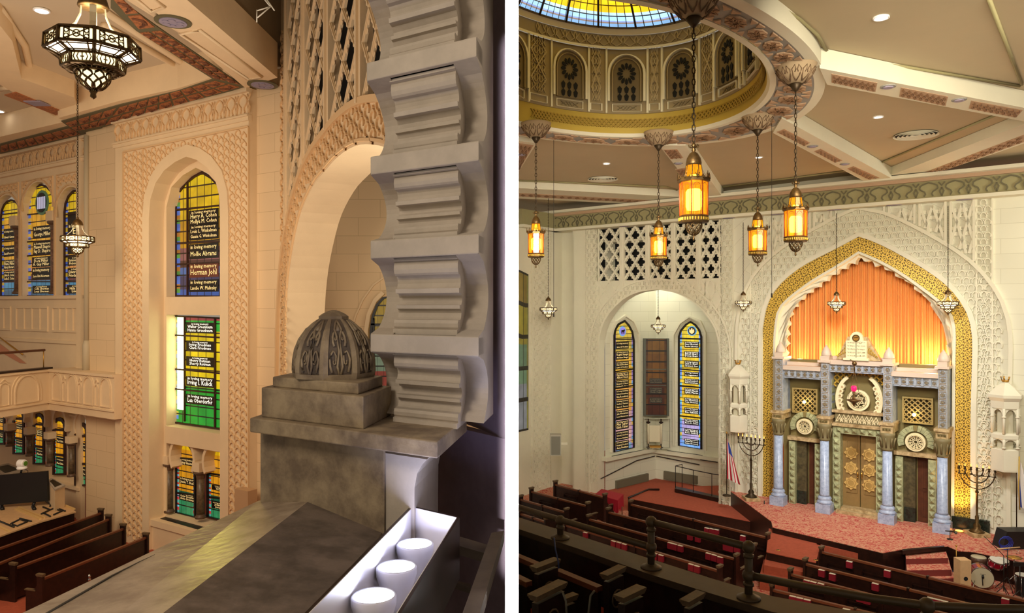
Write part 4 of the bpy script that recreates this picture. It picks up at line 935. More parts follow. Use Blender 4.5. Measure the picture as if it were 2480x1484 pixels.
chR(1328, 464, 747, 0, 'white basket chandelier in front of the side wall by the partition', .74, True, 31)
# thin pull cords
for px_, y0, y1, Y, l in ((1341, 130, 760, 20, 'thin black cord hanging in front of the dome near the partition'), (1869, 292, 712, 18, 'thin black cord with a weight hanging left of the second lantern')):
    a = at(px_, y0, Y); b = at(px_, y1, Y); t = thing('hanging_cord', l, 'cord', b); m = MB(); m.tube([a, b], .006, 4); m.build('cord', iron, t)
    m = MB(); m.lathe((b[0], b[1], b[2]-.08), [(.02, 0), (.02, .1)], 6); m.build('weight', iron, t)
# ================================================================ RIGHT ROOM: floor, stage, ark portal, furniture
m = MB(); m.slab([(.03, 3), (40, 3), (40, 40), (.03, 45)], -.1, 0); struct(m.build('floor', carp))
f2 = lambda pts, z: [onz(x, y, z)[:2] for x, y in pts]
m = MB(WR); st = [R.W(ax(1772), KR+.9, 0)[:2]]+f2([(1757, 1180), (1868, 1262), (1871, 1276), (2138, 1338), (2190, 1329), (2296, 1322), (2320, 1333), (2360, 1336), (2480, 1362), (2560, 1385)], zS)+[R.W(aA1, KR+.3, 0)[:2], R.W(aA1, KR+.9, 0)[:2]]
m.slab(st, 0, zS-.02, 1); m.slab(st, zS-.02, zS, 0); struct(m.build('floor_stage', [carp, woodD]))
m = MB(WR); pf = f2([(1521, 1206), (1584, 1187), (1592, 1181), (1745, 1175), (1868, 1240), (1869, 1272)], .55)
m.slab(pf, 0, .53, 1); m.slab(pf, .53, .55, 0)
al = [R.W(*eL, 0)[:2], R.W(ca, cb, 0)[:2], R.W(*eR, 0)[:2], R.W(ax(1752), KR+.5, 0)[:2]]; m.slab(al, 0, .035, 0)
fr_ = f2([(1400, 1235), (1490, 1190), (1760, 1175), (1700, 1235)], .02); m.slab(fr_, 0, .02, 0)
struct(m.build('floor_alcove', [carpetO, woodD]))
m = MB(WR)
pl = f2([(1862, 1279), (1990, 1308), (1976, 1362), (1856, 1336)], .95); m.slab(pl, 0, .93, 1); m.slab(pl, .93, .95, 0)
pl = f2([(1980, 1305), (2140, 1341), (2137, 1352), (1978, 1318)], .95); m.slab(pl, 0, .95, 0)
for i, (y0, y1, z) in enumerate(((1345, 1368, .70), (1368, 1392, .45))):
    m.slab(f2([(1858-i*8, y0-14), (1980, y0+14), (1960, y1+20), (1850-i*10, y1)], z), 0, z)
struct(m.build('floor_extension', [carpetO, woodD]))
for x, y in ((1885, 1332), (1976, 1356), (2124, 1343)):
    p = onz(x, y, .95); t = thing('floor_socket', {1885: 'round floor socket at the left corner of the rust carpet platform', 1976: 'round floor socket near the pew end on the rust carpet platform', 2124: 'round floor socket at the right end of the rust carpet platform'}[x], 'floor socket', p, 'floor sockets')
    m = MB(); m.lathe(p, [(.07, 0), (.07, .01), (.03, .012)], 14); m.build('ring_plate', brass, t); m = MB(); m.lathe((p[0], p[1], p[2]+.011), [(.03, 0), (.03, .003)], 10, 0, False); m.build('socket_hole', black, t)
# steps to the stage and their riser platform
m = MB(WR); lp = f2([(2180, 1392), (2560, 1470), (2560, 1400), (2330, 1345), (2190, 1345)], .42); 
m.slab(lp, 0, .42); struct(m.build('floor_lower_stage', carp))
t = thing('carpeted_steps', 'short flight of red patterned carpet steps up to the stage', 'steps', onz(2250, 1390, .42))
for i, (q, z) in enumerate((([(2192, 1334), (2290, 1332), (2296, 1351), (2194, 1353)], .98), ([(2194, 1350), (2296, 1348), (2304, 1379), (2196, 1381)], .81), ([(2196, 1378), (2304, 1376), (2311, 1400), (2199, 1403)], .62))):
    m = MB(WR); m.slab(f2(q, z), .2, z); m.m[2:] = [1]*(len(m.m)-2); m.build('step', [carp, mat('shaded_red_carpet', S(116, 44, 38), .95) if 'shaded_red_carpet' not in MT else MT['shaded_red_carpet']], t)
m = MB(WR); m.slab(f2([(2185, 1330), (2287, 1321), (2287, 1324), (2186, 1334)], zS+.01), zS-.1, zS+.02); m.build('nosing_rail', woodD, t)
# ---- ark portal, set in the arch
BF = 28.3
q = lambda x, y, b=BF: R.px(x, y, b)
pt = thing('ark_portal', 'grey-blue and green marble portal with four columns and three doorways under the pointed arch', 'portal', R.W(q(2083, 742)[0], BF, zS))
def tile(mb, a, z, s, b, mi0=0, mi1=1):
    mb.ribbon([(a-s, z-s), (a+s, z-s), (a+s, z+s), (a-s, z+s)], s*.18, b-.02, b, mi1, True)
    mb.ribbon([(a+s*.72*(1 if k % 2 else .55)*cos(k*pi/8), z+s*.72*(1 if k % 2 else .55)*sin(k*pi/8)) for k in range(16)], s*.13, b-.035, b, mi1, True); mb.disc(a, z, s*.22, b-.06, b, 6, mi1)
tm = [ltrim, mat('gilded_carving', S(150, 128, 86), .5)]
def pilaster(x0, x1, yt, yb, yc, ycb, k):
    a0, z1 = q(x0, yt); a1, _ = q(x1, yt); z0 = q(x0, yb)[1]; w_ = a1-a0
    m = MB(R.W); m.box(a0, a1, BF, KR+.2, z0, z1); n = max(5, round((z1-z0)/w_/.98)); 
    for i in range(n): tile(m, (a0+a1)/2, z0+(i+.5)*(z1-z0)/n, w_*.38, BF)
    m.build('pilaster', tm, pt)
    m = MB(R.W); m.box(a0-.1, a1+.06, BF-.08, KR, z1, z1+.08); m.box(a0-.02, a1+.0, BF-.02, KR-.3, z1+.08, z1+.24); c = ((a0+a1)/2, BF+.18, z1+.24)
    m.lathe(c, [(.18, 0), (.19, .03), (.17, .15), (.11, .27), (.04, .36), (.015, .41)], 8); m.build('domed_finial', mat('pinkish_marble', S(206, 186, 166), .45) if 'pinkish_marble' not in MT else MT['pinkish_marble'], pt)
    # capital block, capital, column
    m = MB(R.W); zc0 = q(x0, yc)[1]; m.box(a0-.1, a1+.1, BF-.22, KR, z0-.1, z0); m.box(a0-.05, a1+.05, BF-.17, KR, zc0, z0-.1)
    for i in range(3): tile(m, a0+(i+.5)*w_/3, (zc0+z0-.1)/2, w_*.15, BF-.17, 0, 1)
    m.build('entablature_block', [mtan, molive], pt)
    cx_ = (a0+a1)/2; zt_ = zc0; zb = q(x0, ycb)[1]; r = .17; m = MB(R.W)
    m.lathe((cx_, BF-.05, zt_-.62), [(r, 0), (r*1.15, .05), (r*1.02, .12), (r*1.15, .35), (r*1.45, .52), (r*1.5, .62)], 12)
    for k_ in range(8): a = k_*pi/4; m.tube([(cx_+r*1.15*cos(a), BF-.05+r*1.15*sin(a), zt_-.5), (cx_+r*1.3*cos(a), BF-.05+r*1.3*sin(a), zt_-.3), (cx_+r*1.55*cos(a), BF-.05+r*1.55*sin(a), zt_-.16)], .03, 4, 0)
    m.build('capital', mat('olive_capital', S(120, 108, 72), .6) if 'olive_capital' not in MT else MT['olive_capital'], pt)
    m = MB(R.W); m.lathe((cx_, BF-.05, zS+.62), [(r*1.1, 0), (r, .06), (r*.9, zt_-.62-zS-.62)], 16); m.build('column', mblue, pt)
    m = MB(R.W); m.box(cx_-.26, cx_+.26, BF-.3, BF+.2, zS, zS+.34); m.lathe((cx_, BF-.05, zS+.34), [(.26, 0), (.28, .05), (.24, .1), (.21, .13), (.25, .18), (.22, .24), (r, .28)], 16); m.build('column_base', mblue, pt)
for k, a in enumerate(((1877, 1896, 868, 992, 1012, 1162), (1988, 2008, 877, 1005, 1024, 1185), (2139, 2161, 885, 1021, 1046, 1209), (2272, 2294, 893, 1036, 1060, 1232))): pilaster(*a, k)
def archi(x0, y0, x1, yb0, b=BF+.12, n=6):
    a0, z1 = R.px(x0, y0, b); a1 = R.px(x1, y0, b)[0]; z0 = R.px(x0, yb0, b)[1]
    m = MB(R.W); m.box(a0, a1, b, b+.5, z0, z1); s = min((a1-a0)/n, z1-z0)*.40
    for i in range(n): tile(m, a0+(i+.5)*(a1-a0)/n, (z0+z1)/2, s, b)
    for i in range(n+1): c = a0+i*(a1-a0)/n; m.prism([(c-.04, z0+.05), (c+.04, z0+.05), (c+.04, z1-.08), (c, z1), (c-.04, z1-.08)], b-.05, b)
    m.build('architrave', tm, pt)
    m = MB(R.W); m.box(a0-.02, a1+.02, b-.12, KR+.2, z1, z1+.16); m.box(a0, a1, b+.35, b+.5, z1+.16, z1+.28); m.build('cornice_shelf', MT['pinkish_marble'], pt)
archi(1897, 894, 1988, 914, n=6); archi(2010, 881, 2139, 900, n=8); archi(2162, 910, 2272, 934, n=6)
m = MB(R.W); a0, zt_ = q(1880, 995); a1 = q(2300, 742)[0]
m.box(a0, a1, KR+.05, KR+.3, zS, q(2083, 880)[1], 0); m.build('backing_wall', [molive], pt)
# tablet and pediment
b = BF+.05; T_ = lambda x, y: R.px(x, y, b); m = MB(R.W)
zb = T_(2022, 870)[1]; 
m.prism([(T_(2024, 0)[0], zb), (T_(2052, 0)[0], zb+.85), (T_(2098, 0)[0], zb+.85), (T_(2133, 0)[0], zb)], b+.05, b+.3); m.build('pediment', mtan, pt)
m = MB(R.W); aL_, aR_ = T_(2050, 0)[0], T_(2100, 0)[0]; ac = (aL_+aR_)/2; hw = (aR_-aL_)/2; zsh = T_(2050, 824)[1]; zap = T_(2075, 803)[1]
m.prism([(aL_, zb), (aL_, zsh), (aL_+.12, zsh)]+[(ac+(hw-.12)*cos(t), zsh+(zap-zsh)*sin(t)) for t in [pi-pi*k/10 for k in range(11)]]+[(aR_-.12, zsh), (aR_, zsh), (aR_, zb)], b-.08, b+.12)
m.box(aL_-.08, aR_+.08, b-.14, b+.12, zb, zb+.08); tb = m.build('tablets', mcream, pt)
m = MB(R.W); heb = [('לא תרצח', 'אנכי יי'), ('לא תנאף', 'לא יהיה'), ('לא תגנב', 'לא תשא'), ('לא תענה', 'זכור את'), ('לא תחמד', 'כבד את')]
for i, (l, r_) in enumerate(heb):
    z1 = zsh-.02-i*(zsh-zb-.12)/5; z0 = z1-(zsh-zb-.12)/5
    for s_, u0, u1 in ((l, aL_+.05, ac-.03), (r_, ac+.03, aR_-.05)): lettering(m, [s_], u0, u1, z0+.02, z1, b-.09)
m.ribbon([(ac, zb+.1), (ac, zsh)], .02, b-.09, b-.08); m.build('hebrew_lettering', letterD, tb)
m = MB(R.W); cz = zsh+(zap-zsh)*.3; m.ribbon([(ac+.11*cos(k*pi/8), cz+.11*sin(k*pi/8)) for k in range(16)], .03, b-.12, b-.08, 0, True); m.disc(ac, cz, .10, b-.09, b-.08, 16, 1); m.ribbon([(ac-.07, cz+.01), (ac+.07, cz+.03)], .02, b-.11, b-.09); m.build('round_emblem', [bronze, brass], tb)
for s in (-1, 1):
    m = MB(R.W)
    for i in range(7):
        u = ac+s*(hw+.06+i*.062); zz = zb+.12+(.6-.085*i)*.5; 
        if i < 5: m.tube([(u+.03*cos(k), b+.04, zb+.06+(.56-.1*i)*.5+.06*(.56-.1*i)/.3*sin(k)) for k in range(7)], .015, 4, 0, True)
    m.build('pierced_corner', goldM, pt)
# roundels and rosettes
def rosette(x, y, rp, b, n=12, star=False, name='rosette_window'):
    a, z = R.px(x, y, b); r = abs(R.px(x+rp, y, b)[0]-a)*.93
    m = MB(R.W); m.disc(a, z, r*.95, b, b+.05, 28, 1); C_ = lambda rr, k=28, ph=0: [(a+rr*cos(2*pi*i/k+ph), z+rr*sin(2*pi*i/k+ph)) for i in range(k)]
    m.ribbon(C_(r*.9), r*.2, b-.1, b, 0, True); m.ribbon(C_(r*.74), r*.06, b-.13, b, 0, True)
    if star:
        m.ribbon(C_(r*.62), r*.09, b-.05, b, 0, True)
        for ph in (pi/2, -pi/2): m.ribbon(C_(r*.5, 3, ph), r*.1, b-.09, b, 0, True)
        m.disc(a, z, r*.2, b-.1, b, 6)
        for i in range(12): m.disc(a+r*.62*cos(i*pi/6), z+r*.62*sin(i*pi/6), r*.05, b-.06, b, 6, 1)
    else:
        m.ribbon(C_(r*.2, 16), r*.06, b-.05, b, 0, True)
        for i in range(n): c = (a+r*.45*cos(2*pi*i/n), z+r*.45*sin(2*pi*i/n)); m.ribbon([(c[0]+r*.11*cos(k*pi/4), c[1]+r*.11*sin(k*pi/4)) for k in range(8)], r*.04, b-.05, b, 0, True); m.ribbon([(a+r*.2*cos(2*pi*(i+.5)/n), z+r*.2*sin(2*pi*(i+.5)/n)), (a+r*.72*cos(2*pi*(i+.5)/n), z+r*.72*sin(2*pi*(i+.5)/n))], r*.04, b-.05, b)
        for i in range(n): c = (a+r*.62*cos(2*pi*(i+.5)/n), z+r*.62*sin(2*pi*(i+.5)/n)); m.ribbon([(c[0]+r*.08*cos(k*pi/4), c[1]+r*.08*sin(k*pi/4)) for k in range(8)], r*.035, b-.05, b, 0, True)
    m.build(name, [mcream, mat('deep_olive_glass', S(70, 62, 36), .4) if 'deep_olive_glass' not in MT else MT['deep_olive_glass']], pt)
def sidebay(xd0, xd1, yd, xr, yr, rr, xv, gx0, gy0, gx1, gy1, bx, by):
    b = BF+.5; Q_ = lambda x, y: R.px(x, y, b); a0, z1 = Q_(xd0, yd); a1 = Q_(xd1, yd)[0]
    jw = .24
    # studded jambs
    m = MB(R.W)
    for s, c in ((-1, a0-jw/2), (1, a1+jw/2)):
        m.box(c-jw/2, c+jw/2, b-.1, KR+.1, zS, z1-.1); zz = zS+.15
        while zz < z1-.3:
            m.add([(c-.09, b-.1, zz-.11), (c+.09, b-.1, zz-.11), (c+.09, b-.1, zz+.11), (c-.09, b-.1, zz+.11), (c, b-.2, zz)], [(0, 1, 4), (1, 2, 4), (2, 3, 4), (3, 0, 4)]); zz += .25
    m.build('studded_jamb', [mgreen], pt)
    m = MB(R.W); m.box(a0-jw-.04, a1+jw+.04, b-.16, KR+.1, z1-.04, z1+.1); m.build('lintel', mtan, pt)
    m = MB(R.W); m.box(a0-.0, a0+.36, b+.1, KR+.9, zS, z1-.04); m.box(a0, a0+.36, b+.08, KR+.9, zS, zS+.5, 1); m.build('reveal_pier', [mat('brown_green_marble', S(96, 86, 58), .35, col2=S(64, 58, 40), vscale=7) if 'brown_green_marble' not in MT else MT['brown_green_marble'], mgreenD], pt)
    m = MB(R.W); m.box(a0+.4, a1+.05, KR+.02, KR+.06, zS, z1-.04); 
    for zz0, zz1 in ((zS+.2, zS+(z1-zS)*.45), (zS+(z1-zS)*.5, z1-.3)): m.ribbon([(a0+.55, zz0), (a1-.1, zz0), (a1-.1, zz1), (a0+.55, zz1)], .04, KR-.0, KR+.02, 0, True)
    m.build('side_door', woodM, pt)
    # voussoir arch
    ac_, zc_ = Q_(xr, yr); R_ = abs(Q_(xr+xv, yr)[0]-ac_)*.98; ri = R_*.66; m = MB(R.W); n = 15; t0 = -.35
    for i in range(n):
        ta = pi-t0-(pi-2*t0)*i/n; tb_ = pi-t0-(pi-2*t0)*(i+.93)/n
        m.prism([(ac_+ri*cos(ta), zc_+ri*sin(ta)), (ac_+R_*cos(ta), zc_+R_*sin(ta)), (ac_+R_*cos(tb_), zc_+R_*sin(tb_)), (ac_+ri*cos(tb_), zc_+ri*sin(tb_))], b-.05, b+.2, 1 if i == n//2 else 0)
    m.build('voussoir_arch', [mgreen, molive], pt)
    m = MB(R.W); m.prism([(ac_+ri*cos(t), zc_+ri*sin(t)) for t in [2*pi*k/20 for k in range(20)]], b+.06, b+.2); m.box(a0-jw, a1+jw, b+.12, b+.2, z1, zc_+R_*.4); m.build('tympanum', molive, pt)
    rosette(xr, yr, rr, b-.02, 12)
    # gilt grille above
    g0, gz1 = Q_(gx0, gy0); g1, gz0 = Q_(gx1, gy1); m = MB(R.W); m.box(g0, g1, b+.3, b+.35, gz0-.3, gz1, 1)
    lattice(m, g0, g1, gz0-.2, gz1, 5, 5, b+.12, b+.15, None, .035, None, 0); lattice(m, g0+.1, g1+.1, gz0-.1, gz1+.1, 5, 5, b+.1, b+.12, lambda p: g0 < p[0] < g1 and gz0-.2 < p[1] < gz1, .025, None, 0)
    m.ribbon([(g0, gz0-.2), (g1, gz0-.2), (g1, gz1), (g0, gz1)], .07, b+.05, b+.3, 0, True); m.build('gilt_grille', [mat('dull_gilt', S(160, 140, 86), .5, .3) if 'dull_gilt' not in MT else MT['dull_gilt'], MT['deep_olive_glass']], pt)
    u, z = Q_(bx, by); m = MB(R.W); m.ball((u, b-.02, z), .06); m.build('small_bulb', bulbM, pt)
    light('POINT', 'portal_bulb_light', R.W(u, b-.12, z), None, 9, (1, .75, .4), .06)
sidebay(1928, 1975, 1062, 1950, 1032, 21, 37, 1919, 940, 1977, 990, 1948, 973)
sidebay(2188, 2249, 1098, 2218, 1070, 27, 46, 2186, 962, 2257, 1014, 2214, 1004)
# centre bay
b = BF+.45; Q_ = lambda x, y: R.px(x, y, b); a0, z1 = Q_(2037, 1048); a1 = Q_(2123, 1048)[0]; jw = .27
m = MB(R.W)
def stud(c, zz, s=.1): m.add([(c-s, b-.1, zz-s), (c+s, b-.1, zz-s), (c+s, b-.1, zz+s), (c-s, b-.1, zz+s), (c, b-.22, zz)], [(0, 1, 4), (1, 2, 4), (2, 3, 4), (3, 0, 4)])
for c in (a0-jw/2, a1+jw/2):
    m.box(c-jw/2, c+jw/2, b-.1, KR, zS, z1+jw); zz = zS+.15
    while zz < z1: stud(c, zz); zz += .27
m.box(a0, a1, b-.1, KR, z1, z1+jw); c = a0-.05
while c < a1+.1: stud(c, z1+jw/2); c += .27
m.build('studded_door_frame', mgreen, pt)
m = MB(R.W); m.box(a0-jw, a1+jw, b-.2, KR, z1+jw, z1+jw+.12); m.box(a0-jw+.1, a1+jw-.1, b-.14, KR, z1+jw+.12, z1+jw+.5, 1); m.box(a0-jw, a1+jw, b-.22, KR, z1+jw+.5, z1+jw+.6)
for i in range(9): c = a0-jw+.25+i*(a1-a0+2*jw-.5)/8; m.ribbon([(c-.12, z1+jw+.16), (c, z1+jw+.44), (c+.12, z1+jw+.16)], .035, b-.18, b-.14, 2); m.ribbon([(c-.06, z1+jw+.18), (c, z1+jw+.32), (c+.06, z1+jw+.18)], .025, b-.18, b-.14, 2)
m.build('carved_lintel', [mtan, MT['olive_capital'], mcream], pt)
ac = (a0+a1)/2
for s in (-1, 1):
    u0, u1 = (a0, ac-.015) if s < 0 else (ac+.015, a1); m = MB(R.W); m.box(u0, u1, b+.25, b+.32, zS+.12, z1); m.ribbon([(u0+.14, zS+.7), (u1-.1, zS+.7), (u1-.1, z1-.15), (u0+.14, z1-.15)], .035, b+.22, b+.25, 0, True)
    d = m.build('bronze_door_leaf', bdoor, pt); uc = (u0+u1)/2; m = MB(R.W); zz = zS+1.05
    while zz < z1-.2:
        for ph in (0, pi/4): m.prism([(uc+.25*cos(k*pi/2+ph), zz+.25*sin(k*pi/2+ph)) for k in range(4)], b+.19, b+.25)
        m.ribbon([(uc+.13*cos(k*pi/4), zz+.13*sin(k*pi/4)) for k in range(8)], .025, b+.17, b+.19, 0, True); zz += .56
    m.build('star_medallions', mat('door_gold', S(214, 178, 104), .5, .1) if 'door_gold' not in MT else MT['door_gold'], d)
    m = MB(R.W); m.tube([(ac+s*.07, b+.17, zS+1.35), (ac+s*.07, b+.15, zS+1.5)], .03, 6); m.tube([(ac+s*.07, b+.2, zS+1.3), (ac+s*.07, b+.14, zS+1.3)], .025, 6); m.build('door_pull', brass, d)
m = MB(R.W); z0 = z1+jw+.6; z2 = Q_(2083, 900)[1]; m.box(a0-.4, a1+.4, b+.3, b+.34, z0, z2); m.build('olive_back_panel', molive, pt)
rosette(2080, 969, 30, b+.1, 12, True, 'star_roundel')
m = MB(R.W); rc, rz = Q_(2080, 975)
for s in (-1, 1):
    pth = [(rc+s*.75*cos(t), rz+.1+.95*sin(t)) for t in [radians(-45+105*k/10) for k in range(11)]]; m.ribbon(pth, .12, b-.02, b+.15)
    for i in range(7): p = pth[1+i]; m.disc(p[0]-s*.1, p[1], .09, b-.04, b+.12, 8); m.disc(p[0]-s*.1, p[1], .04, b-.07, b+.12, 6, 1)
m.build('carved_garland', [mcream, mtan], pt)
m = MB(R.W); lattice(m, a0-.3, a1+.3, z2-.75, z2-.05, 8, 3, b+.16, b+.2, lambda p: math.hypot(p[0]-rc, p[1]-rz) > 1.0, .05); m.build('gilt_fretwork', goldM, pt)
for s in (a0-.42, a1+.42):
    m = MB(R.W); zz = z0
    while zz < z2-.3: m.box(s-.13, s+.13, b-.1, KR, zz, zz+.2); m.box(s-.09, s+.09, b-.05, KR, zz+.2, zz+.3); zz += .3
    m.build('notched_pier', mgreen, pt)
m = MB(R.W); m.box(a0-.1, a1+.25, b-.35, b+.3, zS, zS+.12); m.box(a0+.02, a1+.1, b-.15, b+.3, zS+.12, zS+.2); m.build('door_step', mtan, pt)
# eternal light
p = at(2068, 941, 24.9); t = thing('eternal_light', 'small hanging lamp with a glowing red glass in front of the star roundel', 'hanging lamp', p)
m = MB(); m.lathe((p[0], p[1], p[2]-.09), [(.05, 0), (.085, .05), (.085, .15), (.06, .19)], 12); m.build('red_glass', mat('glowing_red_glass', S(230, 10, 60), .3, emit=S(255, 20, 80), es=2.2), t)
m = MB()
for k in range(3): a = 2*pi*k/3; m.tube([(p[0]+.22*cos(a), p[1]+.22*sin(a), p[2]-.35), (p[0]+.02, p[1], p[2]+.62)], .006, 4)
m.lathe((p[0], p[1], p[2]-.6), [(.01, 0), (.05, .1), (.16, .17), (.24, .2), (.24, .22), (.06, .24), (.03, .36), (.05, .5)], 14); m.ball((p[0]+.02, p[1], p[2]+.86), .08); m.tube([(p[0]+.02, p[1], p[2]+.6), (p[0]+.02, p[1], p[2]+.9)], .02, 6)
m.tube([(p[0]+.02, p[1], p[2]+.88), (p[0]+.3, p[1]+.9, p[2]+.92)], .02, 5); m.build('bronze_hanger', bronze, t)
light('POINT', 'eternal_light_glow', (p[0], p[1]+.15, p[2]), None, 3, (1, .05, .15), .05)
# ground spotlights lighting the gold band
for x, y, l, pw in ((2323, 1287, 'lit round floor light at the foot of the gold band, right side', 60), (1858, 1200, 'floor light at the foot of the gold band, left side', 60)):
    p = onz(x, y, zS); t = thing('floor_uplight', l, 'floor light', p, 'floor uplights'); m = MB(); m.lathe(p, [(.16, 0), (.17, .02), (.13, .03)], 16); m.build('bezel', brass, t)
    m = MB(); m.lathe((p[0], p[1], p[2]+.03), [(.12, 0), (.12, .005)], 16, 0, False); m.build('lens', flameM, t)
    u, v = R.loc(p); light('SPOT', 'band_uplight', R.W(u, v-.05, zS+.06), R.W(u+(.0), KR-.1, zS+3.2), pw*7, (1, .55, .2), .06, spot=radians(60))
# marble plinth right
m = MB(R.W); a0 = ax(2306); a1 = ax(2398); m.box(a0, a1, KR-.14, KR, zS, zS+.42); struct(m.build('baseboard_back', mgreenD))
# ---- minaret wall lanterns
def turret(x, yt, w_, ybase, label, two):
    k = KR-.45; Yd = k/(R.n[0]*(x-CX)/F+R.n[1]); s = w_*Yd/F/2; p = at(x, ybase, Yd); t = thing('turret_lantern', label, 'wall turret', p, 'plaster turrets beside the arch')
    X, Y, Z = p; h = (ybase-yt)*Yd/F; L1 = lambda f_: Z+h*f_; ph = pi/6+.35 if two else pi/6-.12; N = 6
    m = MB(); m.lathe((X, Y, L1(0)), [(s*.86, 0), (s*.88, h*.02), (s*.88, h*.24), (s*.8, h*.25)], N, 0, False, ph); m.build('pedestal_box', plR, t)
    m = MB(); m.lathe((X, Y, L1(.78)), [(s*.92, 0), (s*1.08, h*.04), (s*1.08, h*.07), (s*.6, h*.15), (s*.12, h*.21), (0.01, h*.22)], N, 0, False, ph); m.lathe((X, Y, L1(.70)), [(s*.9, 0), (s*.92, h*.08)], N, 0, False, ph); m.build('hexagonal_roof', plR, t)
    m = MB(); m.lathe((X, Y, L1(.25)), [(s*.5, 0), (s*.5, h*.48)], N, 0, False, ph); m.build('inner_core', mat('turret_core', S(196, 190, 164), .8) if 'turret_core' not in MT else MT['turret_core'], t)
    m = MB(); m.lathe((X, Y, L1(.355)), [(s*.84, 0), (s*.88, h*.01), (s*.88, h*.05), (s*.8, h*.07)], N, 0, False, ph)
    P6 = ngon(N, s*.82, ph)
    for i in range(N):
        a, b_ = P6[i], P6[(i+1) % N]; pp = lambda u, z: (X+a[0]*(1-u)+b_[0]*u, Y+a[1]*(1-u)+b_[1]*u, z)
        for z0, z1 in ((.25, .36), (.42, .70)): m.tube([pp(0, L1(z0)), pp(0, L1(z1))], s*.09, 6); m.tube([pp(0, L1(z1-.10)), pp(0, L1(z1-.085))], s*.14, 6)
        for z0, zt in ((.60, .705), (.31, .36)):
            zs, ze = L1(z0), L1(zt); n = 8; ic = [(.08, zs)]+[(.5-.40*cos(pi*k/n), zs+(ze-zs)*.85*sin(pi*k/n)) for k in range(1, n)]+[(.92, zs)]
            for k in range(len(ic)-1): (u0, q0), (u1, q1) = ic[k], ic[k+1]; m.add([pp(u0, q0), pp(u1, q1), pp(u1, ze), pp(u0, ze)], [(0, 1, 2, 3)])
    m.build('arcade', plR, t)
    m = MB(); z = L1(1.0)
    for i in range(5): a = 2*pi*i/5; m.tube([(X, Y, z-.02), (X+.1*cos(a), Y+.1*sin(a), z+.02), (X+.13*cos(a), Y+.13*sin(a), z+.14)], .025, 5)
    m.lathe((X, Y, z-.03), [(.1, 0), (.1, .05)], 8); m.build('crown_finial', brass, t)
    m = MB(); m.box(-.1, .1, 0, .5, 0, h*.2) if False else None
    m = MB(R.W); u, v = R.loc(p); m.box(u-s*.6, u+s*.6, v+s*.5, KR, Z+h*.02, Z+h*.24); m.build('wall_bracket', plR, t)
turret(1787, 880, 52, 1044, 'white hexagonal plaster turret left of the pointed arch, above the striped flag', 0)
turret(2435, 922, 72, 1138, 'white hexagonal plaster turret right of the pointed arch, near the picture edge', 1)
# ---- menorahs
def menorah(x, yb, yt, label, lit):
    p = onz(x, yb, zS); Yd = p[1]; h = (yb-yt)*Yd/F; t = thing('seven_branch_menorah', label, 'menorah', p, 'tall bronze menorahs'); X, Y, Z = p
    m = MB(); m.box(X-.28, X+.28, Y-.28, Y+.28, Z, Z+.12); m.build('stone_plinth', mtan, t)
    m = MB(); m.lathe((X, Y, Z+.12), [(.24, 0), (.2, .05), (.1, .12), (.12, .2), (.05, .3), (.06, .5), (.035, .55), (.035, h*.55), (.06, h*.56), (.03, h*.6), (.03, h*.93-.12)], 10); m.build('stem', bronze if lit else bronzeD, t)
    m = MB(); u = R.u; zc = Z+h*.93
    for i in (1, 2, 3): r = .17*i; m.tube([(X+u[0]*r*cos(a), Y+u[1]*r*cos(a), zc-r*.35+r*1.15*sin(a) if False else zc+(-.02)+r*1.2*sin(a)) for a in [-pi+pi*k/12 for k in range(13)]], .018, 5)
    for i in range(-3, 4):
        q_ = (X+u[0]*.17*i, Y+u[1]*.17*i); m.lathe((q_[0], q_[1], zc-.03), [(.012, 0), (.045, .03), (.025, .06), (.04, .1), (.035, .12)], 8)
        m.ball((q_[0], q_[1], zc-.16), .035, 6)
    m.tube([(X-u[0]*.5, Y-u[1]*.5, zc-.17), (X+u[0]*.5, Y+u[1]*.5, zc-.17)], .012, 4); m.build('curved_branches', bronzeD, t)
    for i in range(-3, 4): m = MB(); q_ = (X+u[0]*.17*i, Y+u[1]*.17*i); m.lathe((q_[0], q_[1], zc+.09), [(.012, 0), (.016, .04), (.002, .11)], 6); m.build('flame_bulb', flameM, t)
menorah(2366, 1296, 1126, 'tall bronze seven-branched menorah on a stone block right of the gold band', 1)
menorah(1819, 1210, 1053, 'dark seven-branched menorah left of the gold band, beside the striped flag', 0)
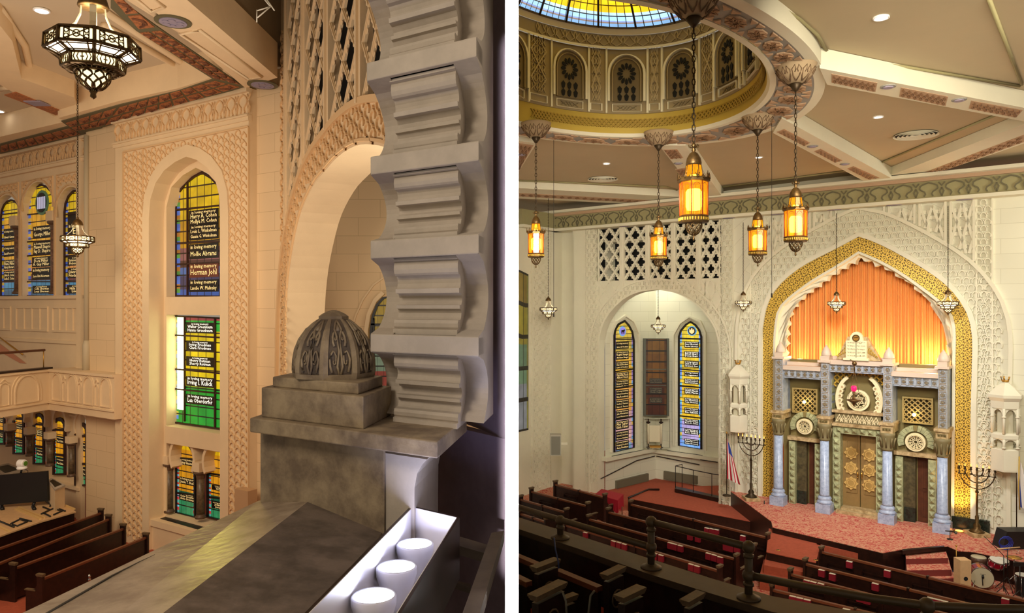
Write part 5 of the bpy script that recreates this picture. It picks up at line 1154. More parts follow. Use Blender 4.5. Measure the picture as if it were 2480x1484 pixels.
# ---- flags
def flag(x, yt, yb, label, usa):
    p = onz(x, yb, zS); X, Y, Z = p; h = (yb-yt)*Y/F; t = thing('flag_on_pole', label, 'flag', p); u = R.u
    m = MB(); m.lathe((X, Y, Z), [(.17, 0), (.15, .04), (.03, .07)], 14); m.tube([(X, Y, Z+.05), (X, Y, Z+h*.97)], .018, 6); m.build('pole', bronzeD, t)
    m = MB()
    if usa: m.lathe((X, Y, Z+h*.97), [(.01, 0), (.04, .03), (.001, .12)], 6)
    else:
        for ph in (pi/2, -pi/2): c = [(X+u[0]*.09*cos(ph+k*2*pi/3), Y+u[1]*.09*cos(ph+k*2*pi/3), Z+h+.09*sin(ph+k*2*pi/3)) for k in range(3)]; m.tube(c, .012, 4, 0, True)
    m.build('finial', brass if usa else iron, t)
    m = MB(); nu, nz = 24, 20; vs = []; H1 = h*.9; L0 = 1.6; w_ = .55
    for j in range(nz+1):
        v = j/nz
        for i in range(nu+1):
            s_ = i/nu; fold = w_*(.25+.75*v)*s_; zz = Z+H1-v*L0-s_*(.30)*(1-v*.4) 
            dep = .05*sin(s_*11+v*2.0)*(.4+v*.6)
            vs.append((X+u[0]*(fold)-u[1]*0+.0, Y+u[1]*fold-.02-dep, zz))
    fs = []; ms = []
    for j in range(nz):
        for i in range(nu):
            fs.append((j*(nu+1)+i, j*(nu+1)+i+1, (j+1)*(nu+1)+i+1, (j+1)*(nu+1)+i)); s_, v = (i+.5)/nu, (j+.5)/nz
            if usa: ms.append(2 if (v < .30 and s_ > .35) else (0 if int(s_*7) % 2 == 0 else 1))
            else: ms.append(2 if (.16 < s_ < .3 or .78 < s_ < .92) else 1)
    m.add(vs, fs, 0, True); m.m = ms
    m.build('cloth', [mat('flag_red', S(176, 22, 44), .8) if 'flag_red' not in MT else MT['flag_red'], mat('flag_white', S(226, 222, 214), .8) if 'flag_white' not in MT else MT['flag_white'], mat('flag_blue', S(44, 70, 160), .8) if 'flag_blue' not in MT else MT['flag_blue']], t)
    if not usa:
        m = MB(); uc, zc = .2, Z+H1-.85
        for ph in (pi/2, -pi/2): m.tube([(X+u[0]*(uc+.09*cos(ph+k*2*pi/3)), Y+u[1]*(uc)-.09, zc+.11*sin(ph+k*2*pi/3)) for k in range(3)], .012, 4, 0, True)
        m.build('star', MT['flag_blue'], t)
        m = MB(); m.tube([(X+.02, Y-.1, Z+H1), (X+.0, Y-.1, Z+H1-1.0), (X+.02, Y-.12, Z+H1-1.7)], .02, 5); m.build('gold_fringe', goldM, t)
flag(1757, 1048+120, 1172+6, 'red and white striped flag with blue corner on a pole left of the arch', True) if False else None
flag(1760, 1046, 1200, 'red and white striped flag with blue corner on a pole left of the arch', True)
flag(2462, 1080, 1314, 'white flag with blue stripes and a star, hanging on a pole at the right edge', False)
# ---- wall speaker
u0 = side_b(1333); p_ = (aS, u0); pw_ = at(1346, 1078, 29.5)
t = thing('wall_speaker', 'grey box loudspeaker fixed to the side wall between the pattern strip and the pier', 'speaker', pw_)
m = MB(); X, Y, Z = pw_; m.box(X-.22, X+.22, Y, Y+.35, Z-.42, Z+.42); m.build('cabinet', mat('speaker_cream', S(168, 164, 148), .6), t)
m = MB(); m.box(X-.18, X+.18, Y-.015, Y, Z-.38, Z+.36); m.build('grille_cloth', mat('speaker_grey', S(122, 120, 108), .8), t)
m = MB(); m.box(X-.02, X+.5, Y+.35, Y+1.9, Z-.05, Z+.05); m.build('bracket', plR, t)
# ---- handrails in the alcove, ramp rails
def rail(name, label, cat, pts, r=.022, posts=(), mt=iron):
    t = thing(name, label, cat, pts[0]); m = MB(); m.tube(pts, r, 6); m.build('rail', mt, t)
    for a, b_ in posts: m = MB(); m.tube([a, b_], r*.8, 6); m.build('post', mt, t)
    return t
rail('wall_handrail', 'dark handrail on the left wall of the alcove, sloping down to the left', 'handrail', [AL_.W(*( (AL_.px(x, y, kAL-.1)[0], kAL-.1, AL_.px(x, y, kAL-.1)[1]) )) for x, y in ((1455, 1159), (1542, 1115), (1586, 1104))])
rail('wall_handrail', 'dark handrail on the right wall of the alcove under the bright window', 'handrail', [R.W(R.px(x, y, cb-.12)[0], cb-.12, R.px(x, y, cb-.12)[1]) for x, y in ((1590, 1104), (1694, 1125))])
rail('wall_handrail', 'short dark handrail at the right end of the alcove', 'handrail', [R.W(R.px(x, y, cb-.5)[0], cb-.5, R.px(x, y, cb-.5)[1]) for x, y in ((1696, 1113), (1738, 1119))])
pp = lambda x, y0, z=.55: (lambda g: g)(onz(x, y0, z))
def up(x, yb, yt, z=.55): g = onz(x, yb, z); return g, (g[0], g[1], H+(CY-yt)*g[1]/F)
ps = [up(1636, 1190, 1128), up(1679, 1200, 1138), up(1724, 1211, 1147)]; bk = up(1652, 1180, 1124)
rail('ramp_guard_rail', 'thin black railing along the ramp in front of the alcove', 'railing', [bk[1], ps[0][1], ps[1][1], ps[2][1], (ps[2][1][0]+.9, ps[2][1][1]-.6, ps[2][1][2]-.03)], .02, [bk]+ps)
m = MB(WR); m.slab(f2([(1634, 1192), (1636, 1186), (1790, 1221), (1793, 1228)], .55), .55, .72)
tag(m.build('ramp_curb', woodD), 'dark curb board at the foot of the ramp railing', 'curb')
m = MB(); m.tube([onz(x, y, .60) for x, y in ((1522, 1205), (1570, 1185), (1597, 1185))], .045, 4); tag(m.build('ramp_edge_board', woodD), 'dark edge board at the left corner of the ramp platform', 'edge board')
for x, yb, yt, l in ((1818, 1247, 1227, 'short black post at the left end of the ramp platform edge'), (1851, 1258, 1212, 'taller black post near the stage corner')):
    a, b_ = up(x, yb, yt); m = MB(); m.tube([a, b_], .02, 6); m.lathe(a, [(.06, 0), (.06, .02)], 8); tag(m.build('steel_post', iron), l, 'post')
# ---- red cloth table
tp = [onz(x, y, .85) for x, y in ((1442, 1196), (1457, 1184), (1510, 1197), (1496, 1212))]
c = tuple(sum(p[i] for p in tp)/4 for i in range(2)); t = thing('draped_table', 'low table under a bright red cloth, left of the ramp', 'table', (c[0], c[1], 0))
m = MB(); n = 64; out = []
for i in range(n):
    k = i/n*4; e = int(k); f_ = k-e; a, b_ = tp[e], tp[(e+1) % 4]; out.append((a[0]*(1-f_)+b_[0]*f_, a[1]*(1-f_)+b_[1]*f_))
vs = [(x, y, .86) for x, y in out]+[(c[0]+(x-c[0])*(1.05+.03*sin(i*1.9)), c[1]+(y-c[1])*(1.05+.03*sin(i*1.9)), .40-.06*sin(i*.8)) for i, (x, y) in enumerate(out)]
m.add(vs, [tuple(range(n))]+[(i, (i+1) % n, (i+1) % n+n, i+n) for i in range(n)], 0); m.build('red_cloth', redM, t)
for i, p in enumerate(tp): m = MB(); q_ = (c[0]+(p[0]-c[0])*.9, c[1]+(p[1]-c[1])*.9); m.tube([(q_[0], q_[1], 0), (q_[0], q_[1], .84)], .025, 6); m.build('leg', steel, t)
# ---- pews
PEW = []
def pew(pL, pR, zr_, label, zf=0, hgt=None, ends=(1, 1), group='dark wooden pews', end_over=.16, mids=(), racks=(), name='church_pew', seat=True, px=True, capm=None):
    a = Vector(onz(*pL, zr_)) if px else Vector(pL); b_ = Vector(onz(*pR, zr_)) if px else Vector(pR); d = b_-a; l = d.length; e = d/l; n_ = Vector((-e.y, e.x, 0))
    if n_.y < 0 and abs(n_.y) > .3: n_ = -n_
    T = lambda s, t_, z: (a.x+e.x*s+n_.x*t_, a.y+e.y*s+n_.y*t_, z)
    t = thing(name, label, 'pew', (a.x, a.y, zf), group)
    m = MB(T); m.box(0, l, -.025, .025, zf+.08, zr_-.05); m.build('back_panel', woodD, t)
    m = MB(T); m.box(0, l, -.045, .05, zr_-.06, zr_); m.build('top_rail', woodR, t)
    if seat:
        m = MB(T); m.box(.02, l-.02, .03, .46, zf+.42, zf+.47); m.build('seat', woodD, t)
        m = MB(T); m.box(.04, l-.04, .05, .45, zf+.47, zf+.52); m.build('seat_cushion', cushM, t)
    zt = zr_+end_over
    for k, s0 in ((0, -.07), (1, l)):
        if not ends[k]: continue
        m = MB(lambda u, v, w_: T(v, u, w_)); m.prism([(-.09, zf), (-.09, zt-.05), (.12, zt-.05), (.12, zf+.80), (.2, zf+.68), (.52, zf+.64), (.52, zf)], s0, s0+.07); o = m.build('pew_end', woodD, t)
        m = MB(T); m.box(s0-.02, s0+.09, -.11, .14, zt-.05, zt); m.box(s0-.01, s0+.08, -.10, .13, zt-.075, zt-.05); m.build('moulded_cap', capm or woodCap, o); m = MB(T); m.box(s0-.015, s0+.085, .16, .56, zf+.64, zf+.67); m.build('arm_cap', capm or woodCap, o)
    for q_ in mids: m = MB(T); m.box(l*q_-.03, l*q_+.03, -.06, .06, zf, zr_+.02); m.build('mid_post', woodD, t)
    for q_ in racks:
        s0 = l*q_; m = MB(T); m.box(s0-.38, s0+.38, -.13, -.025, zr_-.44, zr_-.42); m.box(s0-.38, s0+.38, -.13, -.12, zr_-.30, zr_-.275)
        for s1 in (s0-.38, s0+.37): m.box(s1, s1+.012, -.13, -.025, zr_-.44, zr_-.26)
        m.build('book_rack', woodD, t)
    PEW.append((T, a, e, n_, l, zr_)); return t
ZP = 1.02
P_ = [((1346, 1172), (1463, 1203), 'far-left pew by the side wall, in the row nearest the stage', (.35,)), ((1288, 1189), (1422, 1224), 'far-left pew directly behind the foremost one, left of the red table', (.3,)), ((1262, 1208), (1370, 1239), 'far-left pew in the third row, cut by the partition', ()), ((1262, 1243), (1322, 1262), 'far-left pew in the fourth row, just above the balcony rail', ()),
      ((1529, 1220), (1857, 1300), 'long pew in front of the black ramp side, foremost of the middle block', (.14, .40, .68, .93)), ((1475, 1239), (1824, 1327), 'second long pew from the stage in the middle block', (.2, .55, .85)), ((1428, 1256), (1781, 1352), 'third long pew from the stage in the middle block', (.2, .5, .8)), ((1372, 1270), (1740, 1380), 'fourth long pew of the middle block, just behind the brass rail', (.35, .55, .88)),
      ((1992, 1335), (2560, 1470), 'foremost pew of the right block, running to the picture edge below the drums', (.1, .27, .5, .72)), ((1953, 1364), (2500, 1498), 'second pew of the right block, from the rust platform to the lower right', (.1, .4, .8)), ((1917, 1389), (2400, 1512), 'third pew of the right block', (.12, .4)), ((1873, 1426), (2300, 1528), 'last visible pew of the right block, partly behind the ledge', (.2, .6))]
for a, b_, l, rk in P_: pew(a, b_, ZP, l, mids=(.5,), racks=rk)
BK = {4: [(1712, 1284), (1724, 1286), (1735, 1288), (1799, 1303)], 5: [(1671, 1298), (1690, 1303), (1758, 1324), (1770, 1327), (1785, 1329)], 6: [(1623, 1320), (1634, 1323), (1648, 1326), (1716, 1346), (1730, 1350), (1744, 1355)], 7: [(1418, 1295), (1486, 1316), (1499, 1319), (1512, 1322), (1586, 1346), (1601, 1350), (1674, 1372), (1688, 1375)],
      8: [(2057, 1366), (2149, 1388), (2435, 1457)], 9: [(1990, 1387), (2016, 1396), (2120, 1420), (2254, 1455), (2271, 1459), (2287, 1463)], 10: [(1954, 1412), (1970, 1416), (1988, 1420), (2083, 1447), (2100, 1452)], 11: [(1920, 1446), (1937, 1450), (1955, 1454), (2050, 1480)]}
rowname = {4: 'foremost middle', 5: 'second middle', 6: 'third middle', 7: 'fourth middle', 8: 'foremost right', 9: 'second right', 10: 'third right', 11: 'last right'}
book_src = None
for pi_, lst in BK.items():
    T, a, e, n_, l, z = PEW[pi_]
    for j, (x, y) in enumerate(lst):
        d = ((x-CX)/F, 1.0); o_ = (a.x-n_.x*.085, a.y-n_.y*.085); s = ((d[0]*o_[1]-d[1]*o_[0]))/(d[1]*e.x-d[0]*e.y); Yv = o_[1]+e.y*s; zc = min(z-.12, max(z-.32, H+(CY-y)*Yv/F))
        ang = math.atan2(e.y, e.x); loc = (o_[0]+e.x*s, o_[1]+e.y*s, zc-.11)
        nb = len(lst); lab = 'red book with white page tops in the %s pew rack, %s from left' % (rowname[pi_], ['first', 'second', 'third', 'fourth', 'fifth', 'sixth', 'seventh', 'last'][j])
        if book_src is None:
            t = thing('prayer_book', lab, 'book', (0, 0, 0), 'red books in the pew racks'); m = MB(); m.box(-.09, .09, -.045, .045, 0, .19); m.build('red_cover', bookR, t)
            m = MB(); m.box(-.084, .086, -.04, .043, .186, .2); m.build('page_edges', paper, t); t.location = loc; t.rotation_euler = (0, 0, ang); book_src = t
        else: dup(book_src, loc, lab, ang)
# ---- balcony ledge and pipe rail
zL = H-3.2; lu = [(1240, 1249), (1400, 1296), (1573, 1352), (1723, 1400), (1870, 1443), (2050, 1476), (2250, 1497), (2560, 1512)]; ll = [(1240, 1277), (1400, 1328), (1573, 1390), (1723, 1437), (1870, 1481), (2050, 1519), (2250, 1546), (2560, 1565)]
lu_ = [onz(x, y, zL) for x, y in lu]; ll_ = [onz(x, y, zL) for x, y in ll]
m = MB(clampR(W0)); m.slab([p[:2] for p in lu_]+[p[:2] for p in reversed(ll_)], zL-.08, zL)
struct(m.build('trim_40', ledgeM), 'dark curved top of the balcony front')
m = MB(clampR(W0)); dn = lambda p: (p[0], p[1]); m.slab([(p[0], p[1]+.0) for p in [( (a[0]*.75+b_[0]*.25), (a[1]*.75+b_[1]*.25)) for a, b_ in zip(lu_, ll_)]]+[p[:2] for p in reversed([( (a[0]*.1+b_[0]*.9), (a[1]*.1+b_[1]*.9)) for a, b_ in zip(lu_, ll_)])], zL-2.4, zL-.08)
struct(m.build('wall_balcony_front', woodD))
PR = thing('pipe_handrail', 'brown painted pipe rail on flanged posts along the curved balcony front', 'handrail', onz(1577, 1372, zL))
def rp(x, y, zz): return onz(x, y, zz)
posts = [(1357, 1302, .24, 0), (1577, 1374, .56, .25), (1813, 1448, .56, .25), (2249, 1490, .25, 0)]
Pp = [onz(x, y, zL) for x, y, _, _ in posts]; Pp[3] = onz(2245, 1466, zL+.25)[:2]+(zL,)
for (x, y, h1, h2), p in zip(posts, Pp):
    m = MB(); m.lathe(p, [(.13, 0), (.13, .015), (.08, .03), (.055, .05)], 14); m.tube([(p[0], p[1], zL+.03), (p[0], p[1], zL+h1)], .045, 10)
    for hh in [h1]+([h2] if h2 else []): m.ball((p[0], p[1], zL+hh), .072, 12); m.lathe((p[0], p[1], zL+hh-.11), [(.06, 0), (.06, .03)], 10)
    m.build('post', railM, PR)
m = MB(); z1_ = zL+.25
def path(a, b_, za, zb_, mid=None): return [(a[0], a[1], za)]+([(mid[0], mid[1], (za+zb_)/2)] if mid else [])+[(b_[0], b_[1], zb_)]
l0 = onz(1240, 1262, zL); d0 = (Vector(Pp[0])-Vector(Pp[1])); s_ = Vector(Pp[0])+d0*.62; k_ = .04/s_.x if s_.x > 0 else 1
m = MB(); s_ = Vector(Pp[0])+(Vector(Pp[0])-Vector(Pp[1]))*((Pp[0][0]-.06)/(Pp[1][0]-Pp[0][0])); m.tube([tuple(s_+Vector((0, 0, .25))), (Pp[0][0], Pp[0][1], z1_), (Pp[1][0], Pp[1][1], z1_)], .042, 10); m.build('rail_pipe', railM, PR)
m = MB(); m.tube([(Pp[1][0], Pp[1][1], zL+.56), (Pp[2][0], Pp[2][1], zL+.56)], .042, 10); m.build('rail_pipe', railM, PR)
m = MB(); r3 = [onz(x, y, zL+.25) for x, y in ((1815, 1400), (1960, 1422), (2110, 1448), (2245, 1466), (2400, 1473), (2560, 1476))]; m.tube([(Pp[2][0], Pp[2][1], z1_)]+r3[1:], .042, 10); m.ball(r3[3], .08, 12); m.build('rail_pipe', railM, PR)
# ---- balcony pews nearest the camera
BP = [((1240, 1338), (1307, 1366), 'balcony pew stub by the partition, behind the ledge', (0, 0)), ((1345, 1376), (1452, 1420), 'balcony pew between the two carved ends below the ledge', (0, 0)), ((1240, 1388), (1281, 1408), 'short balcony pew rail at the lower left', (0, 0))]
zB = H-3.25
for a, b_, l, en in BP: pew(a, b_, zB, l, zf=zB-1.0, ends=en, group='balcony pews', seat=True, name='balcony_pew')
m = MB(clampR(W0)); m.slab([(.03, 1.0), (6, 1.0), (9, 4.0), (7, 8.2), (.03, 9.6)], zB-1.12, zB-1.0); struct(m.build('floor_balcony', woodD))
def pend(c0, c1, wid, label, zt_=zB+.18, dz=1.1):
    a = Vector(onz(*c0, zt_)); b_ = Vector(onz(*c1, zt_)); e = (b_-a); l = e.length; e /= l; n_ = Vector((-e.y, e.x, 0)); n_ = n_ if n_.y < 0 or True else -n_
    if n_.x < 0: n_ = -n_
    T = lambda s, t_, z: (a.x+e.x*s+n_.x*t_, a.y+e.y*s+n_.y*t_, z); t = thing('pew_end_panel', label, 'pew end', (a.x, a.y, zt_-dz), 'balcony pew ends')
    m = MB(T); m.box(.05, l-.03, 0, wid, zt_-dz, zt_-.1); m.box(.1, l-.08, -.015, wid+.015, zt_-dz+.1, zt_-.3); m.build('end_panel', woodD, t)
    m = MB(T); m.box(0, l, -.025, wid+.02, zt_-.025, zt_); m.box(.01, l-.005, -.015, wid+.012, zt_-.045, zt_-.025); m.box(.02, l-.01, -.006, wid+.005, zt_-.065, zt_-.045); m.build('moulded_cap', woodCap, t)
    m = MB(T); m.tube([(l*.5+.1*cos(k*pi/6), wid+.02, zt_-.32+.1*sin(k*pi/6)) for k in range(12)], .012, 5, 0, True); m.build('carved_roundel', woodCap, t)
pend((1286, 1371), (1345, 1349), .07, 'carved balcony pew end at the left, second from the partition'); pend((1456, 1389), (1502, 1367), .07, 'carved balcony pew end in the middle below the ledge')
pend((1281, 1439), (1356, 1403), .09, 'large balcony pew end at the lower left, nearest the partition'); pend((1490, 1441), (1546, 1415), .09, 'large balcony pew end in front, lower middle')
pend((1650, 1452), (1691, 1429), .07, 'small balcony pew end standing alone at the lower right of the group'); pend((1358, 1446), (1391, 1434), .05, 'low balcony arm rest beside the nearest pew end', zB-.05, .8)
for pts, l, mt in (([(1342, 1302), (1345, 1330), (1352, 1360), (1353, 1376)], 'blue cable hanging from the first rail post', 'blue_cable'), ([(1362, 1432), (1370, 1455), (1372, 1484)], 'thin grey wire standing by the lower left pew end', 'grey_wire'), ([(1440, 1430), (1430, 1442), (1425, 1484)], 'curved grey wire stand between the pew ends', 'grey_wire')):
    mm = MT.get(mt) or mat(mt, S(60, 74, 120) if 'blue' in mt else S(110, 108, 96), .5); zz = [zL-.0, zL-.35, zL-.8, zL-1.0] if 'blue' in mt else [zB-.1, zB-.2, zB-.5]
    m = MB(); m.tube([at(x, y, 8.6 if 'blue' in mt else 6.6) for x, y in pts], .01, 5); tag(m.build('cable', mm), l, 'cable')
# ---- drum kit corner on the lower stage
def lathe_ax(mb, c, ax_, prof, n=20, mi=0):      # lathe about an arbitrary axis
    A = Vector(ax_).normalized(); x = A.cross(Vector((0, 0, 1)) if abs(A.z) < .9 else Vector((0, 1, 0))).normalized(); y = A.cross(x)
    vs = [tuple(Vector(c)+A*z+(x*cos(2*pi*k/n)+y*sin(2*pi*k/n))*r) for r, z in prof for k in range(n)]
    fs = [(i*n+k, i*n+(k+1) % n, (i+1)*n+(k+1) % n, (i+1)*n+k) for i in range(len(prof)-1) for k in range(n)]+[tuple(range(n)), tuple(range((len(prof)-1)*n, len(prof)*n))]
    mb.add(vs, fs, mi, False)
redlac = mat('red_drum_lacquer', S(140, 14, 34), .2, .2); skin = mat('drum_skin', S(186, 176, 148), .5); skw = mat('white_drum_skin', S(222, 220, 210), .4); djw = mat('dark_drum_wood', S(84, 56, 42), .5)
def drum(c, A, r, d, label, shell, head, name='drum', hoop=steel, grp=None):
    t = thing(name, label, 'drum', (c[0], c[1], c[2]), grp); m = MB(); lathe_ax(m, c, A, [(r*.97, 0), (r*.97, d)]); m.build('shell', shell, t)
    m = MB(); lathe_ax(m, c, A, [(r, -.012), (r*1.02, -.012), (r*1.02, .03), (r, .03)]); lathe_ax(m, Vector(c)+Vector(A)*(d-.03), A, [(r, 0), (r*1.02, 0), (r*1.02, .04), (r, .04)])
    Av = Vector(A).normalized(); x = Av.cross(Vector((0, 0, 1)) if abs(Av.z) < .9 else Vector((0, 1, 0))).normalized(); y = Av.cross(x)
    for k in range(8): q_ = Vector(c)+(x*cos(k*pi/4)+y*sin(k*pi/4))*r*1.03; m.tube([tuple(q_+Av*.02), tuple(q_+Av*(d-.02))], .007, 4)
    m.build('hoops_and_lugs', hoop, t); m = MB(); lathe_ax(m, Vector(c)-Av*.014, A, [(r*.96, 0), (r*.96, .006)], 24); lathe_ax(m, Vector(c)+Av*(d+.008), A, [(r*.96, 0), (r*.96, .006)], 24); m.build('drum_head', head, t); return t
zLo = .42; Yk = 21.3
c = at(2379, 1399, Yk); r_ = 25*Yk/F; bd_ = drum(c, (.35, .9, 0), r_, .42, 'bass drum with a grey head and red shell facing the pews', redlac, skin, 'bass_drum')
m = MB(); lettering(m, ['Gretsch'], -.07, .07, -.03, .03, 0)
gm = MB(); gm.add([(c[0]+v[0]*.93, c[1]+v[0]*-.36-.028, c[2]+v[2]+.12) for v in m.v], m.f, 0); gm.build('script_lettering', blackP, bd_)
m = MB(); m.tube([(c[0]-.02, c[1]-.03, c[2]+.05), (c[0]-.02, c[1]-.06, c[2]-.2)], .014, 5); m.lathe((c[0]-.02, c[1]-.06, c[2]), [(.02, 0), (.035, .03), (.03, .1)], 8); m.build('head_badge', blackP, bd_)
for s in (-1, 1): m = MB(); m.tube([(c[0]+s*r_*.8+.05, c[1]+.05, c[2]-.1), (c[0]+s*r_*1.35+.05, c[1]-.1, c[2]-r_*1.0)], .012, 5); m.build('spur_leg', steel, bd_)
c2 = at(2410, 1371, Yk+.2); drum(c2, (.12, -.25, .96), .20, .20, 'small red tom drum mounted above the bass drum', redlac, skw, 'tom_drum')
c3 = at(2425, 1357, Yk+.5); drum((c3[0], c3[1], c3[2]-.1), (0, -.2, 1), .19, .12, 'snare drum with a white head behind the red tom', redlac, skw, 'snare_drum')
c4 = at(2370, 1347, Yk+.75); t = thing('goblet_drum', 'tall brown goblet drum with a tan skin left of the drum kit', 'drum', (c4[0], c4[1], zLo)); hh = c4[2]-zLo
m = MB(); m.lathe((c4[0], c4[1], zLo), [(.14, 0), (.1, .12), (.08, hh*.4), (.14, hh*.6), (.205, hh*.85), (.21, hh*.97)], 18); m.build('wood_body', djw, t)
m = MB(); m.lathe((c4[0], c4[1], zLo+hh*.97), [(.205, 0), (.2, .02), (.01, .022)], 20); m.build('drum_head', skin, t); m = MB()
for k in range(16): a = k*pi/8; m.tube([(c4[0]+.21*cos(a), c4[1]+.21*sin(a), zLo+hh*.96), (c4[0]+.16*cos(a+.2), c4[1]+.16*sin(a+.2), zLo+hh*.62)], .006, 4)
m.build('rope_lacing', bronzeD, t)
t = thing('box_drum', 'pale wooden box drum with a round hole, left of the drum kit', 'drum', at(2339, 1400, Yk-.1)[:2]+(zLo,)); X, Y, _ = t.location; X -= .0
m = MB(); m.box(X-.16, X+.16, Y, Y+.32, zLo+.3-.3, zLo+.95); m.build('wooden_box', pine, t); m = MB(lambda a, b_, z: (a, b_, z)); m.disc(X, zLo+.42, .06, Y-.006, Y-.001, 20); m.build('sound_hole', black, t)
def stand(x, yt, Yd, label, name='stand', top=None):
    p = at(x, yt, Yd); t = thing(name, label, 'stand', (p[0], p[1], zLo)); m = MB(); m.tube([(p[0], p[1], zLo+.25), p], .014, 6); m.build('pole', blackP if name != 'cymbal_stand' else steel, t)
    for k in range(3): a = k*2*pi/3+.4; m = MB(); m.tube([(p[0], p[1], zLo+.4), (p[0]+.3*cos(a), p[1]+.3*sin(a), zLo+.015)], .012, 5); m.build('leg', blackP if name != 'cymbal_stand' else steel, t)
    return t, p
t, p = stand(2456, 1346, Yk+.2, 'chrome stand carrying the flat gold cymbal', 'cymbal_stand'); m = MB(); m.lathe((p[0], p[1], p[2]-.04), [(.21, 0), (.12, .02), (.04, .035), (.01, .05)], 24); m.build('cymbal', brass, t)
t, p = stand(2431, 1345, Yk-.6, 'black microphone stand with a long boom over the drum kit', 'microphone_stand'); m = MB(); e_ = at(2383, 1298, Yk-.6); m.tube([p, e_], .01, 5); m.build('boom_arm', blackP, t)
t, p = stand(2470, 1370, Yk-.9, 'black stand at the right picture edge beside the drums', 'music_stand'); m = MB(); m.box(p[0]-.18, p[0]+.3, p[1], p[1]+.02, p[2]-.02, p[2]+.1); m.build('desk_plate', blackP, t)
t, p = stand(2440, 1328, Yk+.1, 'stand with a horizontal wooden stick and triangle', 'percussion_stand'); m = MB(); a = at(2412, 1329, Yk+.1); b_ = at(2470, 1325, Yk+.1); m.tube([a, b_], .02, 6); m.build('wooden_bar', pine, t)
c = at(2466, 1338, Yk+.1); m = MB(); m.tube([(c[0]+.07*cos(pi/2+k*2*pi/3), c[1], c[2]+.07*sin(pi/2+k*2*pi/3)) for k in range(3)], .008, 5, 0, True); m.build('triangle', steel, t)
for j, (x, l) in enumerate(((2464, 'dark cylinder drum with a white head at the right picture edge'),)):
    c = at(x+14, 1392, Yk-.3); drum((c[0], c[1], zLo), (0, 0, 1), .2, max(.3, c[2]-zLo), l, blackP, skw, 'floor_drum')
t = thing('stage_monitor', 'black sloped box at the right edge behind the drums with coiled cables', 'speaker', onz(2455, 1330, zS)); X, Y, Z = t.location
m = MB(); m.prism([(X-.35, Z), (X-.2, Z+.55), (X+1.0, Z+.55), (X+1.0, Z)], Y, Y+.5); m.build('cabinet', blackP, t)
m = MB(); c = at(2432, 1303, Y-.1)
for k in range(4): m.tube([(c[0]+(.16+.02*k)*cos(a*pi/5), c[1]-.03*k, c[2]-.12+(.12+.03*k)*sin(a*pi/5)) for a in range(10)], .012, 4, 0, True)
m.build('coiled_cable', mat('blue_cable_coil', S(40, 60, 170), .5), t)
t, = (thing('brass_pole_stand', 'slim brass pole beside the carpet steps', 'stand', onz(2316, 1380, .6)),); X, Y, Z = t.location; m = MB(); m.tube([(X, Y, Z-.2), (X, Y, Z+.75)], .012, 6); m.lathe((X, Y, Z-.2), [(.08, 0), (.08, .02)], 10); m.ball((X, Y, Z+.75), .03, 8); m.build('pole', brass, t)
t = thing('lectern_microphone', 'grey gooseneck microphone lying over the stage edge by the steps', 'microphone', onz(2308, 1306, zS)); X, Y, Z = t.location
m = MB(); m.tube([(X-.25, Y, Z+.28), (X-.1, Y, Z+.27), (X+.05, Y, Z+.24)], .02, 6); m.tube([(X-.1, Y, Z), (X-.1, Y, Z+.27)], .012, 6); m.lathe((X-.1, Y, Z), [(.09, 0), (.09, .02)], 10); m.build('gooseneck', iron, t); m = MB(); m.ball((X+.09, Y, Z+.22), .05, 10); m.build('windscreen', mat('grey_foam', S(84, 84, 74), .9), t)
m = MB(); pc = [onz(x, y, .44) for x, y in ((2230, 1392), (2265, 1385), (2300, 1386), (2322, 1377), (2340, 1370))]
for k in range(3): m.tube([(p[0], p[1]+.05*k, .44+.012*k) for p in pc], .015, 5)
tag(m.build('cable_bundle', mat('dusty_blue_cable', S(60, 66, 90), .6)), 'blue-grey cables lying at the foot of the carpet steps', 'cable')
for x, y, l in ((1988, 1224, 'small brass floor plate on the stage left of the double doors'), (2135, 1258, 'small brass floor plate on the stage right of the double doors')):
    p = onz(x, y, zS); m = MB(); m.box(p[0]-.12, p[0]+.12, p[1]-.09, p[1]+.09, zS, zS+.01); tag(m.build('floor_plate', brass), l, 'floor plate', 'floor plates')
# ================================================================ LEFT ROOM
def clampL(T): return lambda a, b, z: (lambda p: (min(p[0], -.03), p[1], p[2]))(T(a, b, z))
WL = clampL(W0); KB, KP, KW = 15.2, 15.5, 15.9
lp = lambda x, y, k=KB: L.px(x, y, k); la = lambda x, k=KB: L.px(x, 742, k)[0]
zT = H+7.0
# main wall planes
m = MB(L.W)
def wq(mb, a0, a1, k, z0, z1, mi=0): mb.add([(a0, k, z0), (a1, k, z0), (a1, k, z1), (a0, k, z1)], [(0, 1, 2, 3)], mi, False, [(a0, z0), (a1, z0), (a1, z1), (a0, z1)])
wq(m, la(208, KP), la(280, KP), KP, 0, zT); m.box(la(208, KP)-.0, la(208, KP)+.02, KP, KW+.2, 0, zT)
wq(m, la(600, KP), la(686, KP)+.0, KP, 0, zT+.5)
struct(m.build('wall_side_left', plLb), 'block-scored plaster wall beside the tall window bay')
opl = [lp(x, y) for x, y in [(365, 1330), (365, 1100), (365, 900), (365, 700), (365, 560), (366, 500), (374, 462), (391, 426), (420, 398), (455, 380)]]
opr = [lp(x, y) for x, y in [(455, 380), (485, 390), (510, 411), (528, 440), (535, 475), (537, 520), (537, 700), (537, 900), (537, 1100), (537, 1330)]]
OP = setz(arch(opl, opr, 24), 0)
FO = offs(OP, .42)
m = MB(L.W); m.ring(OP, rectmap(OP, la(278), la(603), zT), KB, KB+.52, back=True); m.box(la(278), la(278)+.02, KB, KP, 0, zT); m.box(la(603)-.02, la(603), KB, KP, 0, zT)
struct(m.build('wall_bay', plL), 'plaster bay wall around the tall pointed window')
